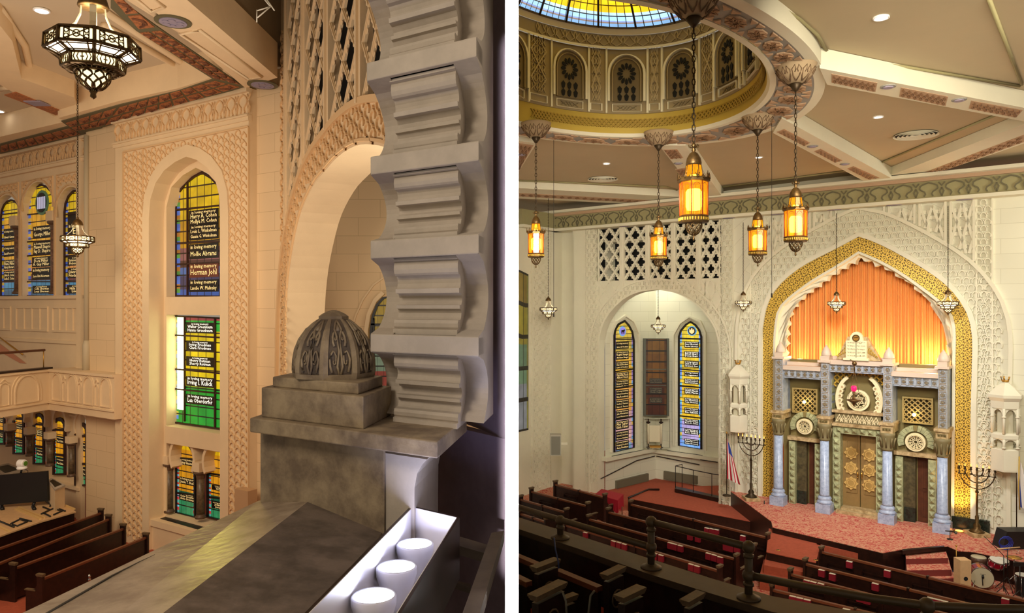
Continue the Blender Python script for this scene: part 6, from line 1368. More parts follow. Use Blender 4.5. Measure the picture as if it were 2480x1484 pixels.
m = MB(L.W); m.ring(OP, FO, KB-.07, KB); struct(m.build('trim_50', plL), 'smooth pointed plaster surround of the tall window')
m = MB(L.W)
def scales2(mb, test, a0, a1, z0, z1, hp, vp, b0, b1, r=.42, seg=8, w=.03, mi=0):
    c = 0; a = a0+hp*.5
    while a < a1:
        z = z0+(vp/2 if c % 2 else 0)
        while z < z1:
            if test((a, z)): mb.ribbon([(a+hp*r*1.08*cos(t), z+vp*r*sin(t)) for t in [radians(-20+290*k/seg) for k in range(seg+1)]], w, b0, b1, mi)
            if test((a, z+vp/2)): mb.prism([(a-w*1.1, z+vp*.5), (a, z+vp*.5-w*1.3), (a+w*1.1, z+vp*.5), (a, z+vp*.5+w*1.3)], b0, b1, mi)
            z += vp
        a += hp; c += 1
aL0_, aL1_, aR0_, aR1_ = la(301), la(347), la(559), la(602)
zsl = lambda a: H+6.15
tst = lambda p: aL0_ < p[0] < aR1_ and p[1] < H+5.72 and not inside(p, FO)
hp = (aL1_-aL0_)/4.2
scales2(m, tst, aL0_, aR1_, .3, H+5.75, hp, .27, KB-.045, KB, .40, 9, .03)
for a0, a1, z in ((aL0_-.06, aL0_-.02, 0), (aL1_+.0, aL1_+.03, H+1.5)): m.box(a0, a1, KB-.05, KB, .2, H+5.75)
m.box(aL0_, aR1_, KB-.05, KB, H+5.73, H+5.78); m.box(aR1_, aR1_+.04, KB-.05, KB, .2, H+5.75)
struct(m.build('trim_51', mat('tan_relief', S(222, 186, 140), .7)), 'staggered raised scale pattern around the tall pointed window')
# cornices
m = MB(L.W)
for a0, a1, k in ((la(276), la(604), KB), (la(-90, KW), la(276, KW)+.0, KW-.1)):
    m.box(a0, a1, k-.10, k+.1, H+6.08, H+6.14); m.box(a0, a1, k-.12, k+.1, H+6.86, H+7.0); frieze(m, a0, a1, H+6.18, H+6.82, .62, k-.05, k, .04, 1)
    m.box(a0, a1, k-.05, k+.1, H+5.95, H+6.08)
struct(m.build('trim_52', [plL, MT['tan_relief']]), 'cornice frieze of horseshoe leaves above the tall window')
# second reveal, spandrels, sill
K2, K3 = KB+.5, KB+.95
p2 = [L.px(x, y, K2) for x, y in [(403, 1330), (403, 700), (403, 520), (405, 480), (418, 448), (443, 424), (474, 406)]]; p3 = [L.px(x, y, K2) for x, y in [(474, 406), (503, 420), (528, 446), (543, 478), (546, 520), (546, 700), (546, 1330)]]
O2 = setz(arch(p2, p3, 20), 0); m = MB(L.W); m.ring(O2, rectmap(offs(O2, .02), O2[0][0]-1.2, O2[-1][0]+1.0, H+6.4), K2, K3, back=True)
def bx(mb, x0, y0, x1, y1, k0, k1, mi=0): a0, z1 = L.px(x0, y0, k0); a1, z0 = L.px(x1, y1, k0)[0], L.px(x0, y1, k0)[1]; mb.box(a0, a1, k0, k1, z0, z1, mi)
bx(m, 400, 719, 562, 762, K2-.08, K3+.1); bx(m, 400, 1031, 562, 1072, K2-.10, K3+.1); bx(m, 400, 1248, 562, 1275, K2-.05, K3+.1)
struct(m.build('trim_53', plL), 'inner window reveal with plain white spandrels')
m = MB(L.W); bx(m, 362, 1257, 542, 1272, KB-.02, K3); a0, z1 = L.px(366, 1272, KB+.05); m.box(a0, L.px(545, 742, KB)[0], KB+.05, K2, 0, z1)
g0 = onz(393, 1254, L.px(366, 1257, KB)[1]+.01); m.slab([onz(x, y, g0[2])[:2] for x, y in ((391, 1254), (402, 1248), (496, 1273), (485, 1282))], 0, 0) if False else None
struct(m.build('trim_54', plL), 'radiator cabinet under the tall window')
zc_ = L.px(362, 1257, KB-.02)[1]; m = MB(); m.slab([onz(x, y, zc_)[:2] for x, y in ((388, 1256), (402, 1251), (495, 1276), (482, 1283))], zc_+.003, zc_+.012); struct(m.build('trim_55', blackP), 'black grille on the radiator cabinet')
KG_ = K3-.05
Yl, Rd_, Bl_ = S(232, 176, 16), S(150, 70, 50), S(70, 110, 170)
gA = stained('tall_window_glass', [(0, S(60, 90, 160)), (.06, S(70, 60, 90)), (.17, S(90, 120, 180)), (.24, S(90, 50, 40)), (.30, S(150, 90, 84)), (.40, S(214, 150, 20)), (.62, S(240, 190, 14)), (.9, S(246, 204, 18))], [(0, S(80, 110, 190)), (.25, S(90, 150, 60)), (.5, S(190, 120, 40)), (.75, S(90, 120, 200))], .85, .14, .09, .08)
gB = stained('green_window_glass', [(0, S(24, 150, 40)), (.35, S(240, 204, 10)), (.86, S(40, 160, 50)), (.96, S(150, 60, 60))], [(0, S(60, 160, 60)), (.25, S(110, 150, 220)), (.5, S(210, 200, 60)), (.75, S(60, 160, 60))], 1.0, .15, .085, .07)
gC = stained('small_window_glass', [(0, S(40, 130, 80)), (.2, S(30, 90, 60)), (.32, S(226, 150, 16)), (.9, S(240, 186, 14))], [(0, S(90, 160, 150)), (.3, S(200, 60, 60)), (.6, S(110, 190, 210)), (.8, S(190, 60, 50))], .9, .25, .12, .13)
gD = stained('gallery_window_glass', [(0, S(60, 90, 110)), (.06, S(70, 130, 160)), (.14, S(120, 60, 60)), (.2, S(216, 140, 70)), (.35, S(226, 160, 40)), (.8, S(230, 186, 16))], [(0, S(70, 100, 180)), (.3, S(200, 160, 40)), (.6, S(90, 110, 190)), (.8, S(190, 150, 60))], .8, .16, .075, .12)
brF = mat('dark_red_brown_frame', S(54, 26, 18), .5)
window(L, KG_, 'window_5', 'upper part of the tall pointed window, yellow over brown and blue glass', [(427, 716), (427, 490), (433, 468), (450, 445), (473, 427), (492, 418), (514, 431), (538, 456), (550, 480), (552, 718)],
       [(427, 508, 552, 496), (427, 590, 552, 584), (427, 640, 552, 634), (456, 716, 456, 440)],
       [(459, 511, 530, 541, [ILM, 'Harry A. Cohen', 'Mollye M. Cohen'], plaqM), (459, 546, 530, 577, [ILM, 'Louis L. Winkelman', 'Gussie G. Winkelman'], plaqM), (459, 592, 530, 624, [ILM, 'Mollie Abrams'], plaqM), (459, 639, 530, 670, [ILM, 'Herman Johl'], plaqR), (459, 678, 530, 706, [ILM, 'Landie W. Malinsky'], plaqM)], gA, frame=brF)
go = window(L, KG_, 'window_6', 'green and yellow middle part of the tall window with a glaring strip of daylight', [(424, 1022), (424, 765), (552, 771), (552, 1040)],
       [(424, 811, 552, 818), (424, 893, 552, 905), (424, 941, 552, 954), (449, 1020, 449, 766), (523, 1034, 523, 770)],
       [(452, 780, 520, 808, [ILM, 'Walter Greenbaum', 'Hanna Greenbaum'], plaqM), (452, 824, 520, 851, [ILM, 'Irving Friedman', 'Clara Friedman'], plaqM), (452, 862, 520, 890, [ILM, 'Henry Rutman', 'Sherry Rutman'], plaqM), (452, 910, 520, 940, [ILM, 'Irving I. Kulick'], plaqM), (452, 953, 520, 984, [ILM, 'Lea Oberdorfer'], plaqM)], gB, frame=brF, lm=letterB)
m = MB(L.W); a0, z1 = L.px(431, 768, KG_); a1, z0 = L.px(446, 992, KG_); m.box(a0, a1, KG_-.03, KG_-.01, z0, z1); m.build('clear_daylight_strip', mat('glaring_daylight_glass', (1, 1, 1, 1), .3, emit=S(240, 255, 190), es=5), go)
KS = K3-.05
for nm_, out, pq in (('window_7', [(428, 1240), (428, 1105), (431, 1085), (440, 1074), (450, 1072), (462, 1080), (470, 1095), (474, 1115), (474, 1252)], [(436, 1107, 472, 1130, [ILM, 'Irving Glassman'], plaqM), (436, 1153, 474, 1178, [ILM, 'Jessie T. Beck'], plaqM), (436, 1191, 474, 1218, [ILM, 'Oscar Grossman', 'Annie Grossman'], plaqM)]),
                     ('window_8', [(505, 1250), (505, 1120), (508, 1100), (518, 1089), (532, 1087), (545, 1096), (552, 1120), (552, 1262)], [(514, 1173, 548, 1192, [ILM, 'Leonard', 'Marian'], plaqM), (514, 1212, 548, 1237, [ILM, 'Johanna', 'Joseph'], plaqM)])):
    yb = out[0][1]; window(L, KS, nm_, ('left' if nm_ == 'window_7' else 'right')+' small round-headed window below the tall window', out, [(out[0][0], yb-105 if nm_ == 'window_8' else yb-133, out[-1][0], yb-98 if nm_ == 'window_8' else yb-128), (out[0][0], yb-48, out[-1][0], yb-42)], pq, gC, frame=blackP)
def coltree(fr, k, x, ycap, ybase, w_, label, struct_=False, group=None, cs=colSt):     # short column with block capital
    dx = (x-CX)/F; Y = k/(fr.n[0]*dx+fr.n[1]); p = at(x, ybase, Y); s = Y/F; h = (ybase-ycap)*s; r = w_*s/2
    t = thing('window_column', label, 'column', p, group); m = MB(fr.W); u, v = fr.loc(p)
    m.box(u-r*1.25, u+r*1.25, v-r*1.25, v+r*1.25, p[2]+h-.0, p[2]+h+r*2.0); m.build('abutment_block', plL, t)
    m = MB(); m.lathe((p[0], p[1], p[2]+h-r*1.7), [(r*.85, 0), (r*.9, r*.2), (r*1.0, r*.9), (r*1.5, r*1.3), (r*1.5, r*1.7)], 8, 0, False, pi/8); m.build('capital', mat('brown_capital', S(96, 72, 54), .5) if 'brown_capital' not in MT else MT['brown_capital'], t)
    m = MB(); m.lathe((p[0], p[1], p[2]+r*.9), [(r*.85, 0), (r*.82, h-r*2.6)], 14); m.build('shaft', cs, t)
    m = MB(); m.lathe(p, [(r*1.2, 0), (r*1.2, r*.4), (r*.95, r*.6), (r*.9, r*.9)], 12); m.build('base', MT['brown_capital'], t)
coltree(L, K2+.15, 486, 1140, 1254, 22, 'grey marble column between the two small windows under the tall window')
coltree(L, K2+.15, 410, 1122, 1240, 20, 'half-hidden column left of the small windows under the tall window')
m = MB(L.W)
for c0, c1, sx in ((447, 1108, 27), (527, 1122, 27)):
    a, z = L.px(c0, c1, K2+.1); r = (L.px(c0+sx, c1, K2+.1)[0]-a)*1.0; ar = [(a+r*cos(t), z+r*1.0*sin(t)) for t in [radians(-35+250*k/14) for k in range(15)]]
    m.ring(ar, [(a+(r+.12)*cos(t), z+(r+.12)*sin(t)) for t in [radians(-35+250*k/14) for k in range(15)]], K2-.02, K3)
struct(m.build('trim_56', plL), 'round plaster arches over the two small windows')
# ---- gallery wall with three upper windows
m = MB(L.W)
KU = KW
upw = [(22, 490, 19, 40, 46), (97, 448, 31, 127, 46), (176, 460, 20, 0, 0)]
zs0 = L.px(100, 716, KU)[1]; 
def archop(cx, yt, hw, yb, k):      # px round-headed opening
    a0 = L.px(cx-hw, 742, k)[0]; a1 = L.px(cx+hw, 742, k)[0]; ac = (a0+a1)/2; r = (a1-a0)/2; zt = L.px(cx, yt, k)[1]; zb = L.px(cx, yb, k)[1]
    return [(a0, zb), (a0, (zb+zt-r)/2)]+[(ac+r*cos(t), zt-r+r*sin(t)) for t in [pi-pi*i/14 for i in range(15)]]+[(a1, (zb+zt-r)/2), (a1, zb)]
UW = [(-78, 500, 33, 716), (15, 472, 34, 716), (91, 440, 40, 716), (170, 452, 34, 716)]
aw = la(206, KU); ops = [archop(cx, yt, hw, yb, KU) for cx, yt, hw, yb in UW]
mids_ = [la(-120, KU)]+[(ops[i][-1][0]+ops[i+1][0][0])/2 for i in range(3)]+[aw]
for i, o_ in enumerate(ops):
    zb = zs0; o_[0] = (o_[0][0], zb); o_[-1] = (o_[-1][0], zb); m.ring(o_, rectmap(o_, mids_[i], mids_[i+1], zT), KU, KU+.34, back=True)
wq(m, la(-120, KU), aw, KU, 0, zs0)
struct(m.build('wall_gallery', plL), 'gallery wall with round-headed window openings')
m = MB(L.W)
for i, (o_, (cx, yt, hw, yb)) in enumerate(zip(ops, UW)):
    m.ribbon(offs(o_, .10), .07, KU-.05, KU); ztp = max(p[1] for p in o_)+.1
    scales2(m, lambda p: mids_[i]+.22 < p[0] < mids_[i+1]-.22 and not inside(p, offs(o_, .25)) and p[1] < H+5.55, mids_[i]+.2, mids_[i+1]-.2, ztp-1.0, H+5.6, .22, .26, KU-.04, KU, .36, 6, .03)
    m.ribbon([(mids_[i]+.17, ztp-1.3), (mids_[i]+.17, H+5.6), (mids_[i+1]-.17, H+5.6), (mids_[i+1]-.17, ztp-1.3)], .05, KU-.05, KU)
struct(m.build('trim_57', MT['tan_relief']), 'raised scale panels over the gallery windows')
KGu = KU+.3
def up_glass(nm_, lab, x0, x1, yt, yb, pq, med=None):
    xc = (x0+x1)/2; hw = (x1-x0)/2; o_ = [(x0, yb), (x0, yt+hw*1.6)]+[(xc-hw*cos(pi*k/8), yt+hw*1.6-hw*1.6*sin(pi*k/8)-2*(k/8)) for k in range(1, 8)]+[(x1, yt+hw*1.6), (x1, yb)]
    g = window(L, KGu, nm_, lab, o_, [(x0, 520, x1, 514), (x0, 586, x1, 581), (x0, 620, x1, 614), (x0, 682, x1, 682)], pq, gD, frame=brF); 
    if med: u, z = L.px(*med, KGu); m = MB(L.W); m.disc(u, z, .55, KGu-.08, KGu-.02, 24, 0); m.disc(u, z, .44, KGu-.1, KGu-.02, 24, 1); [m.box(u-.3+.15*i, u-.22+.15*i, KGu-.12, KGu-.1, z-.28, z+.25, 2) for i in range(5)]; m.build('round_medallion', [mat('green_ring_glass', S(70, 90, 60), .4, emit=S(70, 100, 70), es=.4), plaqM, mat('pale_stripe_glass', S(180, 180, 200), .4, emit=S(180, 180, 210), es=.6)], g)
up_glass('window_9', 'leftmost upper gallery window, cut by the picture edge', 4, 54, 486, 716, [(10, 555, 38, 580, [ILM, 'Edward Gutman'], plaqM), (10, 596, 38, 620, [ILM, 'David Rapaport'], plaqM), (10, 630, 38, 652, [ILM, 'Elaine Miller', 'Harry Bernard'], plaqM), (10, 656, 38, 680, [ILM, 'Julius A. Cohen', 'Sadie E. Cohen'], plaqM)])
up_glass('window_10', 'middle upper gallery window with a round medallion', 67, 136, 449, 716, [(81, 549, 126, 574, [ILM, 'George Miller'], plaqM), (81, 587, 126, 614, [ILM, 'Maxwell Shapiro', 'Fay D. Shapiro'], plaqM), (79, 623, 123, 645, [ILM, 'Dora Miller', 'A. Guy Miller'], plaqM), (79, 649, 123, 675, [ILM, 'Joyce Etta Rehermann'], plaqM), (80, 692, 125, 710, ['In Loving Memory', 'Celia Silverman', 'Louis Silverman'], plaqM)], (105, 491))
up_glass('window_11', 'right upper gallery window behind the hanging chandelier', 158, 224, 461, 716, [(165, 514, 220, 536, None, plaqM), (165, 542, 220, 568, [ILM, 'Ellen'], plaqM), (165, 590, 220, 612, [ILM, 'Regina'], plaqM), (165, 622, 218, 641, [ILM, 'Samuel Wingfield', 'Helen Wingfield'], plaqM), (165, 649, 218, 672, [ILM, 'Edward Wingfield', 'Frieda Wingfield'], plaqM), (163, 690, 218, 710, [ILM, 'Hilda W. Clark', 'Edwin Bush'], plaqM)])
for x, yc, yb, l in ((46, 540, 712, 'marble column between the leftmost and middle gallery windows'), (134, 528, 712, 'marble column between the middle and right gallery windows')): coltree(L, KU+.15, x, yc+8, yb, 24, l, cs=colPk)
# panels below
m = MB(L.W)
for x0, x1 in ((-40, 27), (41, 117), (129, 194)):
    a0, z1 = L.px(x0, 742, KU)[0], L.px(100, 744, KU)[1]; a1 = la(x1, KU); z0 = L.px(100, 800, KU)[1]; m.ribbon([(a0, z0), (a1, z0), (a1, z1), (a0, z1)], .09, KU-.06, KU, 0, True)
    for i in (1, 2, 3): m.box(a0+(a1-a0)*i/4-.04, a0+(a1-a0)*i/4+.04, KU-.05, KU, z0, z1)
m.box(la(-120, KU), aw, KU-.12, KU, zs0-.14, zs0); m.box(la(-120, KU), aw, KU-.08, KU, L.px(100, 826, KU)[1]-.05, L.px(100, 826, KU)[1]+.08)
a_ = la(195, KU); m.box(a_, aw, KU-.18, KU, 0, zT)
struct(m.build('trim_58', plL), 'sill, panelling and corner strip under the gallery windows')
m = MB(L.W); a_ = la(210, KP); zz = [L.px(210, y, KP)[1] for y in (330, 830, 900)]
m.lathe((a_+.1, KP-.06, zz[1]), [(.10, 0), (.10, zz[0]-zz[1])], 8); m.lathe((a_+.1, KP-.06, zz[2]), [(.15, 0), (.15, zz[1]-zz[2]-.1), (.10, zz[1]-zz[2]+.1)], 8); struct(m.build('trim_59', mat('painted_pipe', S(190, 176, 148), .6)), 'painted pipe in the corner beside the gallery wall')
# ---- gallery parapet
KF = 14.9; zf1, zf0 = L.px(118, 893, KF)[1], L.px(118, 992, KF)[1]; ac0, ac1 = la(118, KF), la(277, KF)
def parapet_relief(mb, s0, s1, n, b, zt, zb_, first=0):
    pw = (s1-s0)/n
    for i in range(n):
        c = s0+(i+.5)*pw; hw = pw*.27; z0 = zb_+(zt-zb_)*.26; zs = zt-(zt-zb_)*.10-hw*1.15
        m_ = [(c-hw, z0)]+[(c+hw*cos(t), zs+hw*1.15*sin(t)) for t in [pi-pi*k/10 for k in range(11)]]+[(c+hw, z0)]
        mb.ribbon(m_, .045, b-.05, b, 0, True); mb.ribbon([(c-hw*1.25, z0)]+[(c+hw*1.25*cos(t), zs+hw*1.35*sin(t)) for t in [pi-pi*k/10 for k in range(11)]]+[(c+hw*1.25, z0)], .03, b-.03, b)
        e = c+pw*.5; hs = pw*.10; zk = zb_+(zt-zb_)*.66
        if i < n-1: mb.ribbon([(e-hs, z0)]+[(e+hs*cos(t), zk+hs*sin(t)) for t in [pi-pi*k/6 for k in range(7)]]+[(e+hs, z0)], .03, b-.04, b, 0, True); mb.ribbon([(e-hs*.9, zk+.2), (e, zk+.34), (e+hs*.9, zk+.2)], .04, b-.04, b)
    mb.box(s0, s1, b-.07, b, zt-.10, zt); mb.box(s0, s1, b-.06, b, zb_+(zt-zb_)*.17, zb_+(zt-zb_)*.20)
m = MB(L.W); m.box(ac0, ac1, KF, KU, zf0, zf1); parapet_relief(m, ac0+.05, ac1, 4, KF, zf1, zf0)
struct(m.build('wall_gallery_front', plL), 'gallery parapet along the side wall with blind arches')
cc = L.W(ac0, KF, 0); RF = Frame(.2145, .9768); kRF = cc[0]*RF.n[0]+cc[1]*RF.n[1]; u0 = cc[0]*RF.u[0]+cc[1]*RF.u[1]
# n of this frame points away from the camera on the far side
m = MB(RF.W); m.box(u0-11, u0, kRF, kRF+1.0, zf0, zf1); parapet_relief(m, u0-9.95, u0-.05, 5, kRF, zf1, zf0); m.box(u0-11, u0+.1, kRF-.1, kRF+.25, zf1, zf1+.07, 1)
struct(m.build('wall_gallery_return', [plL, woodD]), 'gallery parapet turning toward the left picture edge')
t = thing('brass_gallery_rail', 'dark horizontal rod above the gallery parapet at the left edge', 'handrail', RF.W(u0, kRF+.2, zf1)); m = MB(RF.W); zr1 = RF.px(100, 848, kRF+.2)[1]; m.tube([(u0-11, kRF+.2, zr1), (u0, kRF+.2, zr1)], .05, 8); m.build('rod', woodR, t)
for s in (0, 5.5, 10.5): m = MB(RF.W); m.tube([(u0-.05-s, kRF+.2, zf1+.05), (u0-.05-s, kRF+.2, zr1)], .02, 6); m.build('post', brass, t)
a = L.W(*( (lambda q_: (q_[0], KU-.25, q_[1]))(L.px(0, 818, KU-.25)) )); b_ = L.W(*( (lambda q_: (q_[0], KU-.25, q_[1]))(L.px(55, 858, KU-.25)) ))
t = thing('stair_handrail', 'sloping brass handrail on the gallery wall at the left edge', 'handrail', b_); m = MB(); e_ = Vector(a)+(Vector(a)-Vector(b_))*.6; m.tube([tuple(e_), b_], .035, 6); m.build('rail', brass, t)
m = MB(L.W); q0, q1 = L.px(0, 832, KU-.02), L.px(64, 880, KU-.02); m.add([(q0[0]-1.2, KU-.03, q0[1]+.9), (q0[0], KU-.03, q0[1]), (q1[0], KU-.03, q1[1]), (q1[0]-.6, KU-.03, q1[1]), (q0[0]-1.2, KU-.03, q0[1]-.1)], [(0, 1, 2, 3, 4)]); struct(m.build('trim_60', mat('salmon_paint', S(206, 140, 104), .7)), 'salmon stair string on the gallery wall')
t = thing('gallery_bench', 'dark wooden bench end in the gallery at the left edge', 'bench', RF.W(u0-2.6, kRF+1, zf1)); m = MB(RF.W); m.prism([(u0-4, zf1-.95), (u0-4, zf1+.9), (u0-3.1, zf1+.7), (u0-2.3, zf1+.15), (u0-1.6, zf1+.08), (u0-1.6, zf1-.95)], kRF+1.1, kRF+1.5); m.build('bench_end', woodD, t); m = MB(RF.W); m.box(u0-11, u0, kRF+1.0, kRF+3.5, zf1-1.05, zf1-.95); struct(m.build('floor_gallery', carpetO))
# ---- windows under the gallery
m = MB(L.W); KV = KW; zs1 = L.px(170, 1170, KV)[1]
m.box(la(-60, KV), la(204, KV)+.0, KV-.25, KV, zs1-.12, zs1); m.box(la(-60, KV), la(204, KV), KV-.06, KV-.02, 0, zs1-.1)
a0_ = la(160, KV); m.ribbon([(a0_, L.px(190, 1008, KV)[1]), (la(203, KV), L.px(190, 1008, KV)[1])], .08, KV-.08, KV)
struct(m.build('trim_61', plL), 'sill and wainscot under the low windows')
low = [(-8, 12), (35, 59), (84, 108), (132, 159), (185, 212)]
lwn = [['Dora'], ['Kathryn Cohn'], ['Alex Rose', 'Anna Rose'], ['Max Kellner'], ['Ruth K. Stein']]
dr = ['leftmost', 'second from the left', 'third from the left', 'fourth from the left', 'rightmost']
for i, (x0, x1) in enumerate(low):
    yt = 985+.22*x0; yb = 1068+.50*x1; xc = (x0+x1)/2; hw = (x1-x0)/2
    o_ = [(x0, yb), (x0, yt+20)]+[(xc-hw*cos(pi*k/6), yt+20-20*sin(pi*k/6)) for k in range(1, 6)]+[(x1, yt+20), (x1, yb)]; hgt = yb-yt
    window(L, KV-.06, 'window_%d' % (12+i), dr[i]+' low window under the gallery', o_, [(x0, yt+hgt*.19, x1, yt+hgt*.19+2), (x0, yt+hgt*.64, x1, yt+hgt*.64+3)],
           [(x0+6, yt+hgt*.30, x1-1, yt+hgt*.46, [ILM]+lwn[i], plaqM), (x0+6, yt+hgt*.69, x1-1, yt+hgt*.87, [ILM]+lwn[i][:1], plaqM)], gC, frame=brF, frame_w=.16)
    if i < 4: coltree(L, KV-.5, (x1+low[i+1][0])/2+1, yt+58, yb+6, 16, 'dark marble column between low gallery windows, %s' % ['nearest the left edge', 'second from the left edge', 'third from the left edge', 'nearest the plain wall'][i])
m = MB(L.W)
for i, (x0, x1) in enumerate(low):
    a, z = L.px((x0+x1)/2-2, 985+.22*x0+18, KV-.2); r = .60; ar = [(a+r*.8*cos(t), z+.12+r*sin(t)) for t in [radians(-25+230*k/12) for k in range(13)]]; m.ring(ar, [(a+r*1.0*cos(t), z+.12+r*1.2*sin(t)) for t in [radians(-25+230*k/12) for k in range(13)]], KV-.22, KV)
struct(m.build('trim_62', plL), 'round plaster arches over the low windows')
def radiator(pts, z, label, zb=0):
    t = thing('radiator_cabinet', label, 'radiator cabinet', onz(*pts[0], z)); m = MB(WL); P4 = [onz(x, y, z)[:2] for x, y in pts]; m.slab(P4, zb, z-.06); m.build('cabinet', plL, t)
    c = (sum(p[0] for p in P4)/4, sum(p[1] for p in P4)/4); m = MB(WL); m.slab([(c[0]+(p[0]-c[0])*1.06, c[1]+(p[1]-c[1])*1.06) for p in P4], z-.06, z); m.build('top_slab', archW, t)
    m = MB(WL); m.slab([(c[0]+(p[0]-c[0])*.7, c[1]+(p[1]-c[1])*.7) for p in P4], z, z+.01); m.build('top_grille', blackP, t)
radiator([(116, 1163), (126, 1157), (157, 1174), (133, 1184)], 1.9, 'painted radiator cabinet with a dark top grille right of the screen', .2)
radiator([(-20, 1130), (20, 1122), (60, 1137), (10, 1150)], 1.9, 'painted radiator cabinet behind the black screen', .2)
# ---- desk, screen, camera
zd = 1.05; dk = [(-60, 1232), (118, 1205), (184, 1238), (100, 1262), (20, 1290), (-60, 1320)]
t = thing('control_desk', 'large pale wooden desk top on dark cabinets behind the pews at the left edge', 'desk', onz(60, 1245, 0)[:2]+(0,)); P_d = [onz(x, y, zd)[:2] for x, y in dk]
m = MB(); m.slab(P_d, zd-.05, zd); m.build('desk_top', pine, t); c = (sum(p[0] for p in P_d)/6, sum(p[1] for p in P_d)/6); m = MB(); m.slab([(c[0]+(p[0]-c[0])*.97, c[1]+(p[1]-c[1])*.97) for p in P_d], 0, zd-.05); m.build('desk_body', woodD, t)
for pts, w_ in (([(38, 1233), (98, 1258)], .09), ([(45, 1229), (108, 1255)], .06), ([(118, 1210), (180, 1234)], .08), ([(-10, 1272), (22, 1288)], .07)):
    A, B = Vector(onz(*pts[0], zd)), Vector(onz(*pts[1], zd)); n_ = Vector((-(B-A).y, (B-A).x, 0)).normalized()*w_/2; m = MB(); m.slab([tuple(A-n_), tuple(B-n_), tuple(B+n_), tuple(A+n_)], zd, zd+.05); m.build('wooden_batten', mat('light_batten', S(216, 182, 120), .5) if 'light_batten' not in MT else MT['light_batten'], t)
def bracket(pts, label, r=.03):
    m = MB(); m.tube([(lambda p: (p[0], p[1], p[2]+.03))(onz(x, y, zd)) for x, y in pts], r, 6); tag(m.build('folded_stand', blackP), label, 'folded stand', 'folded black stands on the desk')
bracket([(100, 1246), (121, 1236), (104, 1229)], 'black folded stand lying left on the right half of the desk'); bracket([(122, 1252), (106, 1244), (128, 1233), (150, 1239), (130, 1248)], 'black square-shaped folded stand on the right half of the desk'); bracket([(132, 1230), (158, 1239)], 'short straight black bar at the right end of the desk')
bracket([(-5, 1262), (34, 1278)], 'long black bar on the left half of the desk'); bracket([(26, 1270), (48, 1259), (66, 1265), (42, 1275), (30, 1272)], 'black square-shaped folded stand on the left half of the desk'); bracket([(48, 1257), (76, 1264)], 'short black bar on the left half of the desk'); bracket([(108, 1212), (122, 1222), (121, 1228)], 'bent black bar near the screen foot', .025)
p0 = onz(100, 1222, zd); Ys = p0[1]-.2; t = thing('flat_screen', 'large black flat screen seen from behind, standing on the desk', 'screen', (at(50, 1222, Ys)[0], Ys, zd))
m = MB(); q_ = [at(-40, 1154, Ys-.4), at(113, 1141, Ys), at(116, 1213, Ys), at(-40, 1226, Ys-.4)]; m.add([(x, y+o_, z) for o_ in (0, .12) for x, y, z in q_], [(0, 1, 2, 3), (7, 6, 5, 4), (0, 4, 5, 1), (1, 5, 6, 2), (2, 6, 7, 3), (3, 7, 4, 0)]); m.build('screen_body', blackP, t)
for x in (8, 84):
    m = MB(); a = at(x, 1214, Ys); b_ = (a[0], a[1]-.1, zd+.02); m.tube([a, b_], .06, 6); m.tube([b_, (b_[0]+.35, b_[1]-.45, zd+.04)], .07, 6); m.build('foot', blackP, t)
t = thing('white_dome_camera', 'white pan-tilt camera standing on top of the black screen', 'camera', at(50, 1146, Ys)); c = at(53, 1128, Ys); m = MB(); k_ = Ys/F
m.lathe((c[0], c[1], c[2]-.12), [(.17, 0), (.19, .05), (.15, .10)], 14); m.build('base', white, t); m = MB(); lathe_ax(m, (c[0]-.13, c[1], c[2]+.1), (1, -.15, .02), [(.1, 0), (.15, .03), (.15, .24), (.13, .28)], 16); m.build('swivel_head', white, t)
m = MB(); lathe_ax(m, (c[0]+.14, c[1]-.02, c[2]+.1), (1, -.15, .02), [(.09, 0), (.09, .03)], 14); m.build('lens', mat('green_lens', S(90, 140, 40), .2), t); m = MB(); m.tube([(c[0], c[1], c[2]-.12), (c[0]-.05, c[1], c[2]-.32)], .04, 6); m.tube([(c[0]+.1, c[1], c[2]-.1), (c[0]+.24, c[1], c[2]-.2), (c[0]+.2, c[1], c[2]-.34)], .012, 5); m.build('mount', blackP, t)
# ---- pews of the left room
def pewL(pn, pf, label, zr_=1.0, **k):
    a = Vector(onz(*pn, zr_)); b_ = Vector(onz(*pf, zr_)); pew(tuple(a), tuple(b_), zr_, label, px=False, group='dark pews behind the stone ledge', **k)
pewL((-60, 1347), (243, 1241), 'farthest dark pew, right in front of the control desk', mids=())
pewL((-70, 1390), (262, 1256), 'second dark pew from the desk')
pewL((36, 1374), (297, 1279), 'third dark pew from the desk, its near end showing a red seat')
pewL((102, 1400), (352, 1300), 'nearest dark pew, just beyond the stone ledge', end_over=.14)
m = MB(); p = onz(240, 1382, .6); p = at(216, 1394, 21.9); m.lathe((p[0], p[1], p[2]-.15), [(.05, 0), (.055, .05), (.03, .08), (.05, .12), (.02, .2)], 10); tag(m.build('numbered_tag', steel), 'small pale knob on the back of the nearest pew', 'knob')
m = MB(); m.slab([(-40, 3), (-.03, 3), (-.03, 45), (-40, 45)], -.1, 0); struct(m.build('floor_nave', carpetO))
